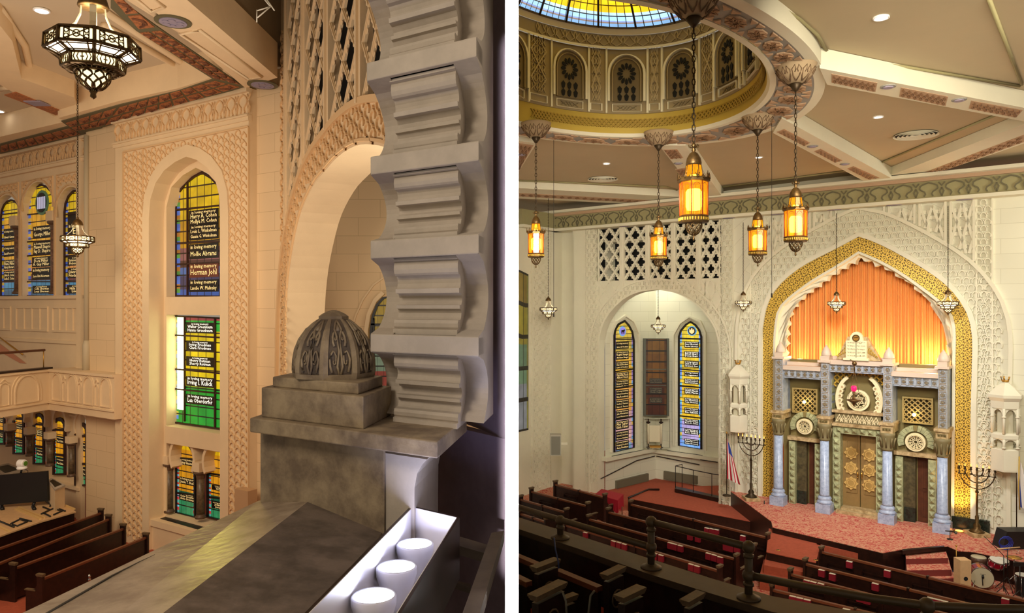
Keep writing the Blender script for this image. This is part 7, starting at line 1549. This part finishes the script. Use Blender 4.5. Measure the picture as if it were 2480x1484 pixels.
# ---- angled wall with pierced grille and big arch
P0 = L.W(la(680), KB, 0); KGr = P0[0]*G.n[0]+P0[1]*G.n[1]; gp = lambda x, y, k=KGr: G.px(x, y, k); ga = lambda x, k=KGr: G.px(x, 742, k)[0]
inn_ = [gp(x, y) for x, y in [(690, 1150), (690, 1000), (692, 850), (695, 740), (701, 660), (713, 584), (730, 513), (758, 451), (784, 417), (821, 377), (863, 352), (908, 350), (950, 362)]]
AG = resamp(inn_, 40); AG[0] = (AG[0][0], 0); OG = offs(AG, .95); OG = [(min(p[0], 1e9), p[1]) for p in OG]
m = MB(clampL(G.W)); m.ring(AG, OG, KGr, KGr+1.15, back=True); struct(m.build('wall_grille_arch', plL), 'broad arch band with bright inner reveal')
m = MB(clampL(G.W)); OGr = offs(AG, .9); m.ribbon(OG, .16, KGr-.09, KGr); m.ribbon(offs(AG, .10), .07, KGr-.05, KGr)
bnd = OG+list(reversed(offs(AG, .14))); scales2(m, lambda p: inside(p, bnd), ga(690), ga(940), H-3, H+9, .36, .40, KGr-.05, KGr, .38, 8, .05)
scales2(m, lambda p: True, ga(681), ga(697), 2, H+8.5, (ga(697)-ga(681))/2.01, .34, KGr-.05, KGr, .36, 7, .045)
struct(m.build('trim_63', MT['tan_relief']), 'raised scale pattern on the broad arch band')
zTop = H+9.5; m = MB(clampL(G.W)); bound = OG+[(ga(990), OG[-1][1]), (ga(990), -5), (ga(680)-1, -5), (OG[0][0], 0)]
tf = lambda p: not inside(p, [(q_[0], q_[1]) for q_ in OG]+[(OG[-1][0]+3, OG[-1][1]), (OG[-1][0]+3, -1), (OG[0][0], -1)])
for x0, x1 in ((699, 734), (743, 790), (801, 864), (880, 948)):
    a0, a1 = ga(x0), ga(x1); lattice(m, a0, a1, zTop-14*1.24, zTop, 2, 14, KGr-.01, KGr+.06, tf, .10, .065); lattice(m, a0, a1, zTop-14*1.24, zTop, 2, 14, KGr-.04, KGr-.01, tf, .035)
def zlow(a):
    z = zTop
    while z > 0 and tf((a, z)): z -= .1
    return z
for x in (697, 739, 795, 872, 955):
    a = ga(x); w_ = .17 if x != 697 else .1; m.box(a-w_, a+w_, KGr-.06, KGr+.25, zlow(a), zTop); m.box(a-.05, a+.05, KGr-.12, KGr-.06, zlow(a), zTop)
struct(m.build('trim_64', plL), 'tall pierced diamond grille above the broad arch')
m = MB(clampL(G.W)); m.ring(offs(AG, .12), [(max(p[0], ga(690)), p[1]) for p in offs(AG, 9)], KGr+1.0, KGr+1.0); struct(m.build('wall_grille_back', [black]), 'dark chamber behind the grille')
m = MB(clampL(G.W)); m.box(ga(680)-.02, ga(689), KGr, KGr+.3, 0, zTop); struct(m.build('wall_grille_pier', plL), 'plaster pier at the left of the grille')
F0 = Frame(1, 0); KA = 24.9; m = MB(clampL(F0.W)); x0 = at(700, 742, KA)[0]-2; wq(m, x0, -.03, KA, 0, H+8); struct(m.build('wall_alcove_left', plLb), 'block-scored wall inside the broad arch')
m = MB(clampL(W0)); m.slab([(-12, 18), (-.03, 12), (-.03, 25), (-12, 25)], H+5.6, H+5.7) if False else None
zv = G.px(863, 352, KGr)[1]; light('AREA', 'alcove_bright_lamp', (-3.6, 21.5, H+3.4), (-4.8, 19.5, H+3.0), 60, (1, .84, .58), 1.2)
light('AREA', 'arch_reveal_fill', (-2.3, 15.8, H+1.0), (-6.5, 21, H+2.4), 130, (1, .9, .7), .6)  # unseen light added behind the scalloped arch to brighten the reveal
light('AREA', 'alcove_fill_lamp', (-1.4, 20.5, H+1.5), (-4.5, 25, H+1.0), 25, (1, .82, .55), 1.2)
window(F0, KA-.25, 'window_17', 'edge of a pointed window inside the broad arch', [(901, 960), (899, 800), (904, 765), (914, 738), (928, 722), (950, 715), (950, 960)], [(899, 785, 950, 785), (906, 960, 906, 770)], [], stained('alcove_window_glass', [(0, S(210, 80, 60)), (.25, S(170, 190, 150)), (.5, S(190, 200, 130)), (.6, S(230, 180, 20))], [(0, S(60, 70, 50)), (.5, S(90, 80, 60))], .3, .3, .1, .1), frame=blackP)
m = MB(F0.W); c_ = [F0.px(x, y, KA) for x, y in ((852, 1000), (853, 800), (862, 765), (880, 725), (905, 690), (930, 672))]; m.ribbon(c_, .05, KA-.08, KA); c_ = [F0.px(x, y, KA) for x, y in ((890, 1000), (889, 800), (895, 762), (910, 728), (930, 708))]; m.ribbon(c_, .14, KA-.2, KA); struct(m.build('trim_65', plL), 'window moulding inside the broad arch')
# ---- ceiling of the left room
cq = lambda t_: (P0[0]-.12*0-t_*.123, P0[1]-t_*.9924)
m = MB(WL); m.slab([(-45, 2), cq(20.5), cq(0), L.W(la(560), KB+1, 0)[:2], L.W(la(-300), KB+3, 0)[:2], (-45, 45)], H+7.9, H+8.0); struct(m.build('ceiling_nave', ceilL))
m = MB(WL); m.slab([(-45, 2), (-.03, 2), (-.03, 45), (-45, 45)], H+10.5, H+10.6); struct(m.build('ceiling_chamber', ceilL))
def cslab(pts, z0, z1, name, mt, lab): m = MB(WL); m.slab([onz(x, y, H+z0)[:2] for x, y in pts], H+z0, H+z1); return struct(m.build(name, mt), lab)
cslab([(-200, 420), (-200, 345), (0, 331), (165, 293), (140, 286), (290, 244), (430, 214), (505, 190), (560, 160), (275, -20), (335, -20), (605, 212), (600, 222), (0, 385)], 7.0, 7.95, 'trim_70', plL, 'cream border of the coffered ceiling')
s1 = [(0, 349), (165, 306), (148, 294), (290, 254), (430, 221), (516, 192), (330, 75), (268, 20), (268, -10), (290, -10), (310, 15), (385, 68), (592, 211), (415, 264), (243, 310), (262, 311), (200, 328), (0, 373)]
cslab(s1, 6.97, 7.0, 'trim_71', dgrn, 'olive ground of the painted ceiling border')
def tiles(mb, a, b_, c, d, n, rows, z, mi=0, g=.12):
    q = [onz(x, y, H+z)[:2] for x, y in (a, b_, c, d)]; bl = lambda u, v: tuple((q[0][k]*(1-u)+q[1][k]*u)*(1-v)+(q[3][k]*(1-u)+q[2][k]*u)*v for k in range(2))
    for i in range(n):
        for j in range(rows):
            u0, u1, v0, v1 = (i+g*.6)/n, (i+1-g*.6)/n, (j+g)/rows, (j+1-g)/rows; mb.slab([bl(u0, v0), bl(u1, v0), bl(u1, v1), bl(u0, v1)], H+z-.02, H+z, mi)
            for r0, r1, s0, s1_ in ((.15, .5, .2, .8), (.5, .85, .8, .2), (.3, .7, .5, .5)):
                A, B = bl(u0+(u1-u0)*r0, v0+(v1-v0)*s0), bl(u0+(u1-u0)*r1, v0+(v1-v0)*s1_); mb.tube([(A[0], A[1], H+z-.025), ((A[0]+B[0])/2+.1, (A[1]+B[1])/2, H+z-.025), (B[0], B[1], H+z-.025)], .035, 4, mi+1)
m = MB(WL)
tiles(m, (290, 257), (518, 194), (586, 210), (250, 306), 9, 2, 6.97); tiles(m, (334, 78), (514, 187), (586, 206), (390, 72), 8, 2, 6.97); tiles(m, (0, 351), (166, 308), (200, 326), (0, 371), 8, 1, 6.97); tiles(m, (155, 297), (285, 258), (246, 306), (185, 318), 4, 2, 6.97); tiles(m, (270, -5), (332, 72), (383, 66), (296, -5), 2, 1, 6.97)
struct(m.build('trim_72', [ornO, mat('dark_orange_scroll', S(120, 74, 48), .8)]), 'burnt orange tiles of the painted ceiling border')
m = MB(WL)
for a, b_ in (((150, 312), (250, 300)), ((0, 360), (140, 326))): pass
bm = [(430, -40), (345, -40), (600, 212), (678, 190)]; m.slab([onz(x, y, H+6.9)[:2] for x, y in [(318, -20), (430, -20), (672, 188), (594, 213)]], H+6.9, H+7.95); struct(m.build('trim_73', plL), 'plaster ceiling beam running to the corner')
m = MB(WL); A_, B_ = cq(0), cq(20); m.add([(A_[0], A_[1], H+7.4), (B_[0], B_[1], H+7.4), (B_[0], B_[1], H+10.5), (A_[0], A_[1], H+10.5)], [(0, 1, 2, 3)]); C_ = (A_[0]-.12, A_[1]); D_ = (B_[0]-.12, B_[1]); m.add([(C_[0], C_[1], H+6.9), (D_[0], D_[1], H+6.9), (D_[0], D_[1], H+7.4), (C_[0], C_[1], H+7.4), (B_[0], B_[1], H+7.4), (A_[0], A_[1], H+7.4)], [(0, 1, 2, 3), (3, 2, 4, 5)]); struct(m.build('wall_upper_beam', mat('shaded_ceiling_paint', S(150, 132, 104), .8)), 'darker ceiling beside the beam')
m = MB(WL)
for pts in ([(327, -5), (365, 28), (398, 17), (360, -10)], [(436, 82), (600, 192), (634, 186), (482, 72)]): 
    pp_ = [onz(x, y, H+6.88) for x, y in pts]; m.tube(pp_, .05, 4, 0, True)
struct(m.build('trim_74', plL), 'raised panel mouldings on the ceiling beam')
m = MB(WL)
for x, y, r in ((419, 51, .42), (636, 204, .46)): p = onz(x, y, H+6.9); m.lathe((p[0], p[1], p[2]-.03), [(r, 0), (r, .03)], 24, 0, False); m.lathe((p[0], p[1], p[2]-.05), [(r*.75, 0), (r*.75, .02)], 20, 1, False); [m.lathe((p[0]+r*.42*cos(k), p[1]+r*.42*sin(k), p[2]-.07), [(r*.2, 0), (r*.2, .02)], 8, 1, False) for k in range(6)]
struct(m.build('trim_75', [dgrn, MT['mauve_rosette']]), 'round mauve rosettes on the ceiling beam')
m = MB(WL)
for pts in ([(0, 62), (30, 120), (48, 190), (180, 238), (186, 262), (118, 285)], [(0, 20), (60, 110), (75, 180), (195, 228)], [(250, 25), (445, 155), (480, 165), (200, 232)], [(250, 60), (430, 160), (300, 190)], [(0, 215), (30, 210), (110, 232)], [(0, 320), (120, 290), (140, 285)]):
    m.tube([onz(x, y, H+7.82) for x, y in pts], .10, 6)
struct(m.build('trim_76', plL), 'mouldings framing the ceiling coffers')
cslab([(0, 62), (30, 100), (52, 190), (180, 236), (190, 262), (145, 290), (0, 205), (-40, 150)], 7.3, 7.9, 'trim_77', plL, 'cream diagonal ceiling beam at the left edge')
cslab([(10, 231), (38, 224), (155, 272), (135, 279)], 7.27, 7.3, 'trim_78', ornO, 'orange lozenge inlay on the diagonal ceiling beam')
m = MB(WL); p = onz(90, 250, H+7.26); m.box(p[0]-.3, p[0]+.3, p[1]-.3, p[1]+.3, H+7.24, H+7.27); struct(m.build('trim_79', MT['mauve_rosette']), 'mauve square boss on the diagonal ceiling beam')
for x, y, l in ((101, 24, 'bright round downlight left of the big chandelier'), (-2, 268, 'downlight cut by the left picture edge')):
    p = onz(x, y, H+7.88); t = thing('recessed_downlight', l, 'ceiling light', p, 'downlights of the left ceiling'); m = MB(); m.lathe((p[0], p[1], p[2]-.04), [(.2, .04), (.2, 0), (.16, 0)], 20); m.build('trim_ring', white, t); m = MB(); m.lathe((p[0], p[1], p[2]-.048), [(.155, 0), (.155, .006)], 20, 0, False); m.build('lens', dlM, t)
t = thing('metal_ceiling_bracket', 'thin white metal bracket hanging from the dark ceiling beside the grille', 'bracket', at(645, 0, 15)); m = MB()
for a, b_ in (((640, -10), (665, 26)), ((655, 16), (622, 26)), ((655, 16), (622, 44)), ((622, 24), (622, 54)), ((632, -12), (655, 16))): m.tube([at(*a, 15), at(*b_, 15)], .014, 5)
m.build('bracket_arms', mat('white_metal', S(220, 214, 200), .4), t)
# ---- chandeliers of the left room
p = at(226, 112, 9.0); chandelier((p[0], p[1], p[2]+.70*1.04), 1.04, 3.9, 'large basket chandelier hanging close, with lit octagonal openwork bands')
p = at(188, 578, 25.0); chandelier((p[0], p[1], p[2]+.70*1.02), 1.02, H+7.9-(p[2]+.70*1.02), 'small distant lit chandelier in front of the gallery windows')
light('POINT', 'big_chandelier_light', (at(226, 112, 9)[0], 9, at(226, 112, 9)[2]+.1), None, 90, (1, .85, .6), .3)
light('POINT', 'small_chandelier_light', (at(188, 578, 25)[0]+.4, 24.0, at(188, 578, 25)[2]-.3), None, 60, (1, .85, .6), .3)
# ================================================================ foreground stonework
Qx, Qy = .123, .9924
def SK(a, q_, z): return (a*L.u[0]+q_*Qx, a*L.u[1]+q_*Qy, z)
def sk(px_, py_, q_):      # skew frame (a, z) on the front plane q
    k = q_*(Qx*L.n[0]+Qy*L.n[1]); dx = (px_-CX)/F; Y = k/(L.n[0]*dx+L.n[1]); X = dx*Y; return ((X-q_*Qx)*L.u[0]+(Y-q_*Qy)*L.u[1], H+(CY-py_)*Y/F)
t = thing('stone_pier', 'aged stone pier with stepped blocks and projecting cap slab, ending the ledge', 'stone pier', SK(sk(800, 1100, 2.615)[0], 2.7, H-1.3))
def sbox(x0, x1, q0, dq, z0, z1, name, mt, bev=True):
    m = MB(SK); a0 = sk(x0, 742, q0)[0]; a1 = sk(x1, 742, q0)[0]; m.box(a0, a1, q0, q0+dq, z0, z1); o = m.build(name, mt, t)
    md = o.modifiers.new('b', 'BEVEL'); md.width = .006; md.segments = 2; return o
sbox(605, 1060, 2.49, .62, H-.595, H-.527, 'cap_slab', stone); sbox(633, 880, 2.545, .42, H-.527, H-.386, 'lower_block', stone); sbox(660, 868, 2.59, .36, H-.386, H-.337, 'upper_block', stone)
sbox(630, 931, 2.615, .5, H-1.6, H-.595, 'shaft', stone)
m = MB(SK); q0 = 2.63; pts = [sk(x, y, q0) for x, y in ((929, 1096), (1034, 1112), (1022, 1125), (1010, 1147), (1004, 1180), (1003, 1262), (1003, 1480), (929, 1480))]; m.prism(pts, q0, q0+.45); m.build('plaster_corbel', archW, t)
# domed finial
qd = 2.59+.19; kd = qd*(Qx*L.n[0]+Qy*L.n[1]); dx = (808-CX)/F; Yd = kd/(L.n[0]*dx+L.n[1]); Xd = dx*Yd; zd0 = H-.337
t = thing('carved_dome_finial', 'small carved octagonal stone dome with scroll panels on top of the stepped blocks', 'finial', (Xd, Yd, zd0))
prof = [(.196, 0), (.203, .03), (.201, .08), (.192, .13), (.172, .18), (.142, .222), (.108, .254), (.07, .28)]
phd = math.atan2(L.u[1], L.u[0])+pi/8+.18
m = MB(); m.lathe((Xd, Yd, zd0), [(r*.955, z) for r, z in prof]+[(.05, .285)], 8, 0, False, phd); m.build('dome_core', stoneD, t)
m = MB()
def dpt(k, u, i, off=0):   # on face k, u across, v = profile parameter
    i0 = min(int(i), len(prof)-2); f_ = i-i0; r = prof[i0][0]*(1-f_)+prof[i0+1][0]*f_+off; z = prof[i0][1]*(1-f_)+prof[i0+1][1]*f_
    a, b_ = phd+2*pi*k/8, phd+2*pi*(k+1)/8; return (Xd+r*(cos(a)*(1-u)+cos(b_)*u), Yd+r*(sin(a)*(1-u)+sin(b_)*u), zd0+z)
for k in range(8):
    for s in (0, 1):
        for i in range(len(prof)-1):
            for j in range(3):
                e0, e1 = (0, .14) if s == 0 else (.86, 1)
                m.add([dpt(k, e0, i+j/3), dpt(k, e1, i+j/3), dpt(k, e1, i+(j+1)/3), dpt(k, e0, i+(j+1)/3)], [(0, 1, 2, 3)])
                c = e1 if s == 0 else e0; m.add([dpt(k, c, i+j/3), dpt(k, c, i+j/3, -.012), dpt(k, c, i+(j+1)/3, -.012), dpt(k, c, i+(j+1)/3)], [(0, 1, 2, 3)])
    m.add([dpt(k, .14, 0), dpt(k, .86, 0), dpt(k, .86, .75), dpt(k, .14, .75)], [(0, 1, 2, 3)]); m.add([dpt(k, .14, .75), dpt(k, .86, .75), dpt(k, .86, .75, -.012), dpt(k, .14, .75, -.012)], [(0, 1, 2, 3)])
m.build('rib_frame', stone, t)
m = MB()
for k in range(8):
    for s in (-1, 1):
        for ci, cu, r in ((2.2, .30, .17), (4.3, .22, .13)):
            sp_ = [dpt(k, .5+s*(cu*.62+r*.9*(1-j/14)*cos(j*.62-1.2)*.9), ci+ (r*7)*(1-j/14)*sin(j*.62-1.2), -.004) for j in range(13)]; m.tube(sp_, [.0065*(1-j/20) for j in range(13)], 5)
        m.tube([dpt(k, .5+s*.02, .8, -.004), dpt(k, .5+s*.08, 1.6, -.004), dpt(k, .5+s*.03, 3.0, -.004), dpt(k, .5+s*.06, 4.4, -.004), dpt(k, .5+s*.16, 5.2, -.004), dpt(k, .5+s*.10, 6.0, -.004), dpt(k, .5, 6.6, -.004)], .006, 5)
    m.tube([dpt(k, .5, 5.0, -.004), dpt(k, .5, 5.9, -.004)], [.012, .004], 6)
m.build('scroll_carving', stone, t)
m = MB(); m.lathe((Xd, Yd, zd0+.268), [(.066, 0), (.072, .004), (.072, .022), (.055, .034), (.03, .046), (.008, .052)], 8, 0, False, phd); m.build('top_boss', stone, t)
# ledge
far = [(-1.263, 3.60, H-.9637), (-.954, 3.405, H-.9115), (-.563, 3.157, H-.979)]; near = [(-1.540, 2.295, H-.9637), (-1.038, 2.171, H-.9115), (-.653, 2.331, H-.979)]
ext = [tuple(n_[k]+(n_[k]-f_[k])*1.1 for k in range(3)) for n_, f_ in zip(near, far)]
for i in range(3): ext[i] = (ext[i][0], ext[i][1], far[i][2])
far2 = [tuple(f_[k]+(f_[k]-n_[k])*.02 for k in range(2))+(f_[2],) for n_, f_ in zip(near, far)]
m = MB(); vs = far2+ext; vs += [(x, y, H-1.25) for x, y, z in vs]
m.add(vs[:6], [(0, 3, 4, 1)], 0); m.add(vs[:6], [(1, 4, 5, 2)], 1); m.add(vs, [(0, 6, 9, 3), (2, 5, 11, 8), (3, 9, 10, 4), (4, 10, 11, 5)], 0)
le = tag(m.build('stone_ledge', [mat('polished_stone_light', S(176, 158, 136), .38, col2=S(138, 120, 102), vscale=6, bump=.12, bscale=22, bdist=.01), mat('polished_stone_dark', S(118, 104, 94), .42, col2=S(84, 74, 66), vscale=7, bump=.2, bscale=26, bdist=.01)]), 'sloping polished stone ledge running toward the viewer from the pier', 'ledge')
m = MB(); m.tube([(lambda p: (p[0], p[1], p[2]+.001))(onz(x, y, H-.957)) for x, y in ((375, 1343), (335, 1362), (270, 1395), (150, 1465), (90, 1500))], [.0008, .002, .0035, .005, .005], 4); m.build('dark_joint', mat('lead_joint', S(74, 68, 60), .5), le)
wp_ = L.px(440, 870, K2+.2); light('SPOT', 'coloured_daylight', L.W(wp_[0], K2+.2, wp_[1]), onz(548, 1318, H-.94), 1300, (1, .86, .12), .1, spot=radians(1.6))
# ---- light box with three lamps
zb_ = H-.856; FL, FR_ = Vector((-.4227, 3.11, 0)), Vector((-.226, 2.96, 0)); NL, NR = Vector((-.565, 2.038, 0)), Vector((-.323, 2.038, 0)); NL = NL+(NL-FL)*.5; NR = NR+(NR-FR_)*.5
t = thing('lamp_trough', 'long open wooden box, white inside, holding three round floodlamps', 'light box', (NR.x, NR.y, zb_-.24))
def wallb(p, q_, th, name, sgn=1):
    d = (q_-p).normalized(); n_ = Vector((-d.y, d.x, 0))*th*sgn; m = MB(); m.slab([tuple(p), tuple(q_), tuple(q_+n_*.25), tuple(p+n_*.25)], zb_-.24, zb_, 1)
    m.slab([tuple(p+n_*.25), tuple(q_+n_*.25), tuple(q_+n_), tuple(p+n_)], zb_-.245, zb_+.001, 0); return m.build(name, [woodD, mat('white_box_lining', S(226, 222, 222), .5) if 'white_box_lining' not in MT else MT['white_box_lining']], t)
wallb(NL, FL, .014, 'left_side', 1); wallb(FL, FR_, .014, 'end_board', 1); wallb(FR_, NR, .014, 'right_side', 1)
m = MB(); m.slab([tuple(NL), tuple(FL), tuple(FR_), tuple(NR)], zb_-.25, zb_-.24); m.build('bottom_board', MT['white_box_lining'], t)
for x, y, l in ((905, 1440, 'nearest round white lamp in the wooden trough'), (960, 1370, 'middle round white lamp in the wooden trough'), (1005, 1315, 'farthest round white lamp in the wooden trough')):
    p = onz(x, y, H-.93); t = thing('round_floodlamp', l, 'lamp', (p[0], p[1], zb_-.24), 'round lamps in the wooden trough'); r = .073
    m = MB(); m.lathe((p[0], p[1], zb_-.238), [(.035, 0), (.05, .05), (.062, .10), (r, .135), (r, .158), (r*.93, .164), (r*.90, .160)], 28); m.build('lamp_housing', mat('lamp_white_plastic', S(214, 214, 226), .4) if 'lamp_white_plastic' not in MT else MT['lamp_white_plastic'], t)
    m = MB(); m.lathe((p[0], p[1], zb_-.24+.163), [(r*.91, 0), (r*.6, .004), (.0001, .006)], 28); m.build('lamp_lens', ledM, t)
    light('AREA', 'trough_lamp_light', (p[0], p[1], zb_-.055), (p[0]-.02, p[1]+.12, zb_+.7), 1.5, (.55, .6, 1), .1)
# ---- scalloped arch
t = thing('scalloped_stone_arch', 'thick cream plaster arch edge of repeated scallops and square cusps, rising from the pier', 'scalloped arch', SK(sk(1030, 1030, 2.8)[0], 2.85, H-.53))
qc = 2.5/.9037; a0 = sk(898, 820, qc)[0]; a1 = sk(1160, 830, qc)[0]; W_ = a1-a0
cus = [H-.53-.12, H-.168, H+.262, H+.650, H+1.065, H+1.46, H+1.87]; shf = [0, 0, 0, 0, -.055, -.15, -.30]; hc = .042
def prof_outer(nn=14):
    P_ = []
    for i in range(len(cus)):
        if i > 0: P_ += [(qc+shf[i], cus[i]-hc), (qc+shf[i], cus[i]+hc)]
        if i < len(cus)-1:
            z0 = cus[i]+(hc if i > 0 else .12); z1 = cus[i+1]-hc; s0 = shf[i]; s1 = shf[i+1]
            for k in range(1, nn):
                f_ = k/nn; P_.append((qc+s0*(1-f_)+s1*f_+.035+.215*sin(pi*f_)**.62, z0+(z1-z0)*f_))
    return P_
def prof_mid():
    P_ = []
    for i in range(len(cus)):
        if i > 0: P_ += [(qc+shf[i]+.02, cus[i]-hc), (qc+shf[i]+.02, cus[i]+hc)]
        if i < len(cus)-1:
            z0 = cus[i]+(hc if i > 0 else .12); z1 = cus[i+1]-hc; s1 = shf[i]; s0 = shf[i+1]; seg = []
            for f_, d_ in ((0, .035), (.035, .035), (.04, .062), (.09, .052), (.15, .050), (.20, .058), (.225, .070), (.23, .100), (.28, .112), (.33, .116), (.38, .108), (.40, .100), (.402, .078), (.46, .080), (.465, .125), (.52, .146), (.57, .146), (.615, .128), (.62, .092), (.665, .094), (.67, .120), (.72, .132), (.78, .122), (.805, .110), (.81, .060), (.85, .050), (.90, .054), (.925, .062), (.93, .036), (1, .036)): seg.append((qc+s0*(1-f_)+s1*f_+d_, z1-(z1-z0)*f_))
            P_ += seg[::-1]
    return P_
def extr(name, pr, u0, u1, mt):
    m = MB(SK); n = len(pr); back = qc+.40; A = [(a0+W_*u0, q_, z) for q_, z in pr]; B = [(a0+W_*u1, q_, z) for q_, z in pr]
    m.add(A+B, [(i, i+1, i+1+n, i+n) for i in range(n-1)]); 
    for S_, u in ((A, u0), (B, u1)):
        vs = S_+[(a0+W_*u, back, z) for q_, z in pr]; m.add(vs, [(i, i+1, i+1+n, i+n) for i in range(n-1)])
    return m.build(name, mt, t)
po = prof_outer(); pm = prof_mid()
extr('left_scallop_layer', po, 0, .22, archW); extr('ribbed_middle_layer', pm, .20, .80, archW); extr('right_scallop_layer', po, .80, 1, archW)
for i in range(1, len(cus)):
    m = MB(SK); m.box(a0, a1, qc+shf[i]-.008, qc+shf[i]+.16, cus[i]-hc, cus[i]+hc); o = m.build('square_cusp', archW, t); md = o.modifiers.new('b', 'BEVEL'); md.width = .006; md.segments = 2
# ---- dark niche wall, studs and beams at the right of the left room
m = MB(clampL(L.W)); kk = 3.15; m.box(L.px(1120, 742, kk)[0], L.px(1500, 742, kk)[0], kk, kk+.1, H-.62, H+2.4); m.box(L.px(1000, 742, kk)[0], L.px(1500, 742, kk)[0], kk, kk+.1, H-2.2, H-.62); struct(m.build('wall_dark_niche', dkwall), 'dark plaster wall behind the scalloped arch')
m = MB(WL); m.slab([(-.55, 1.2), (-.03, 1.2), (-.03, 4), (-.55, 4)], H-1.75, H-1.7); struct(m.build('floor_niche', woodD), 'dark floor of the niche')
bd = mat('grey_brown_lumber', S(96, 82, 68), .7, var=.25, vscale=9)
def board(pts, z, th, label): m = MB(clampL(W0)); m.slab([onz(x, y, H-z)[:2] for x, y in pts], H-z-th, H-z); tag(m.build('wooden_board', bd), label, 'board', 'rough boards in the dark niche')
board([(1190, 1290), (1221, 1284), (1160, 1490), (1118, 1490)], 1.0, .05, 'grey-brown board running toward the viewer beside the partition')
board([(1104, 1296), (1192, 1322), (1190, 1344), (1100, 1318)], 1.04, .04, 'cross board behind the lamp trough')
board([(1090, 1400), (1140, 1415), (1138, 1421), (1088, 1406)], 1.3, .03, 'low thin board in the dark niche under the cross board')
# small grey box on the bay wall and junction
p = L.px(586, 1202, KB-.3); t = thing('wall_box', 'small beige box on the scale pattern just above the ledge', 'wall box', L.W(p[0], KB-.1, p[1])); m = MB(L.W); m.box(p[0]-.3, p[0]+.35, KB-.35, KB-.0, p[1]-.55, p[1]+.22); m.build('box_body', mat('beige_box', S(186, 150, 112), .6), t)
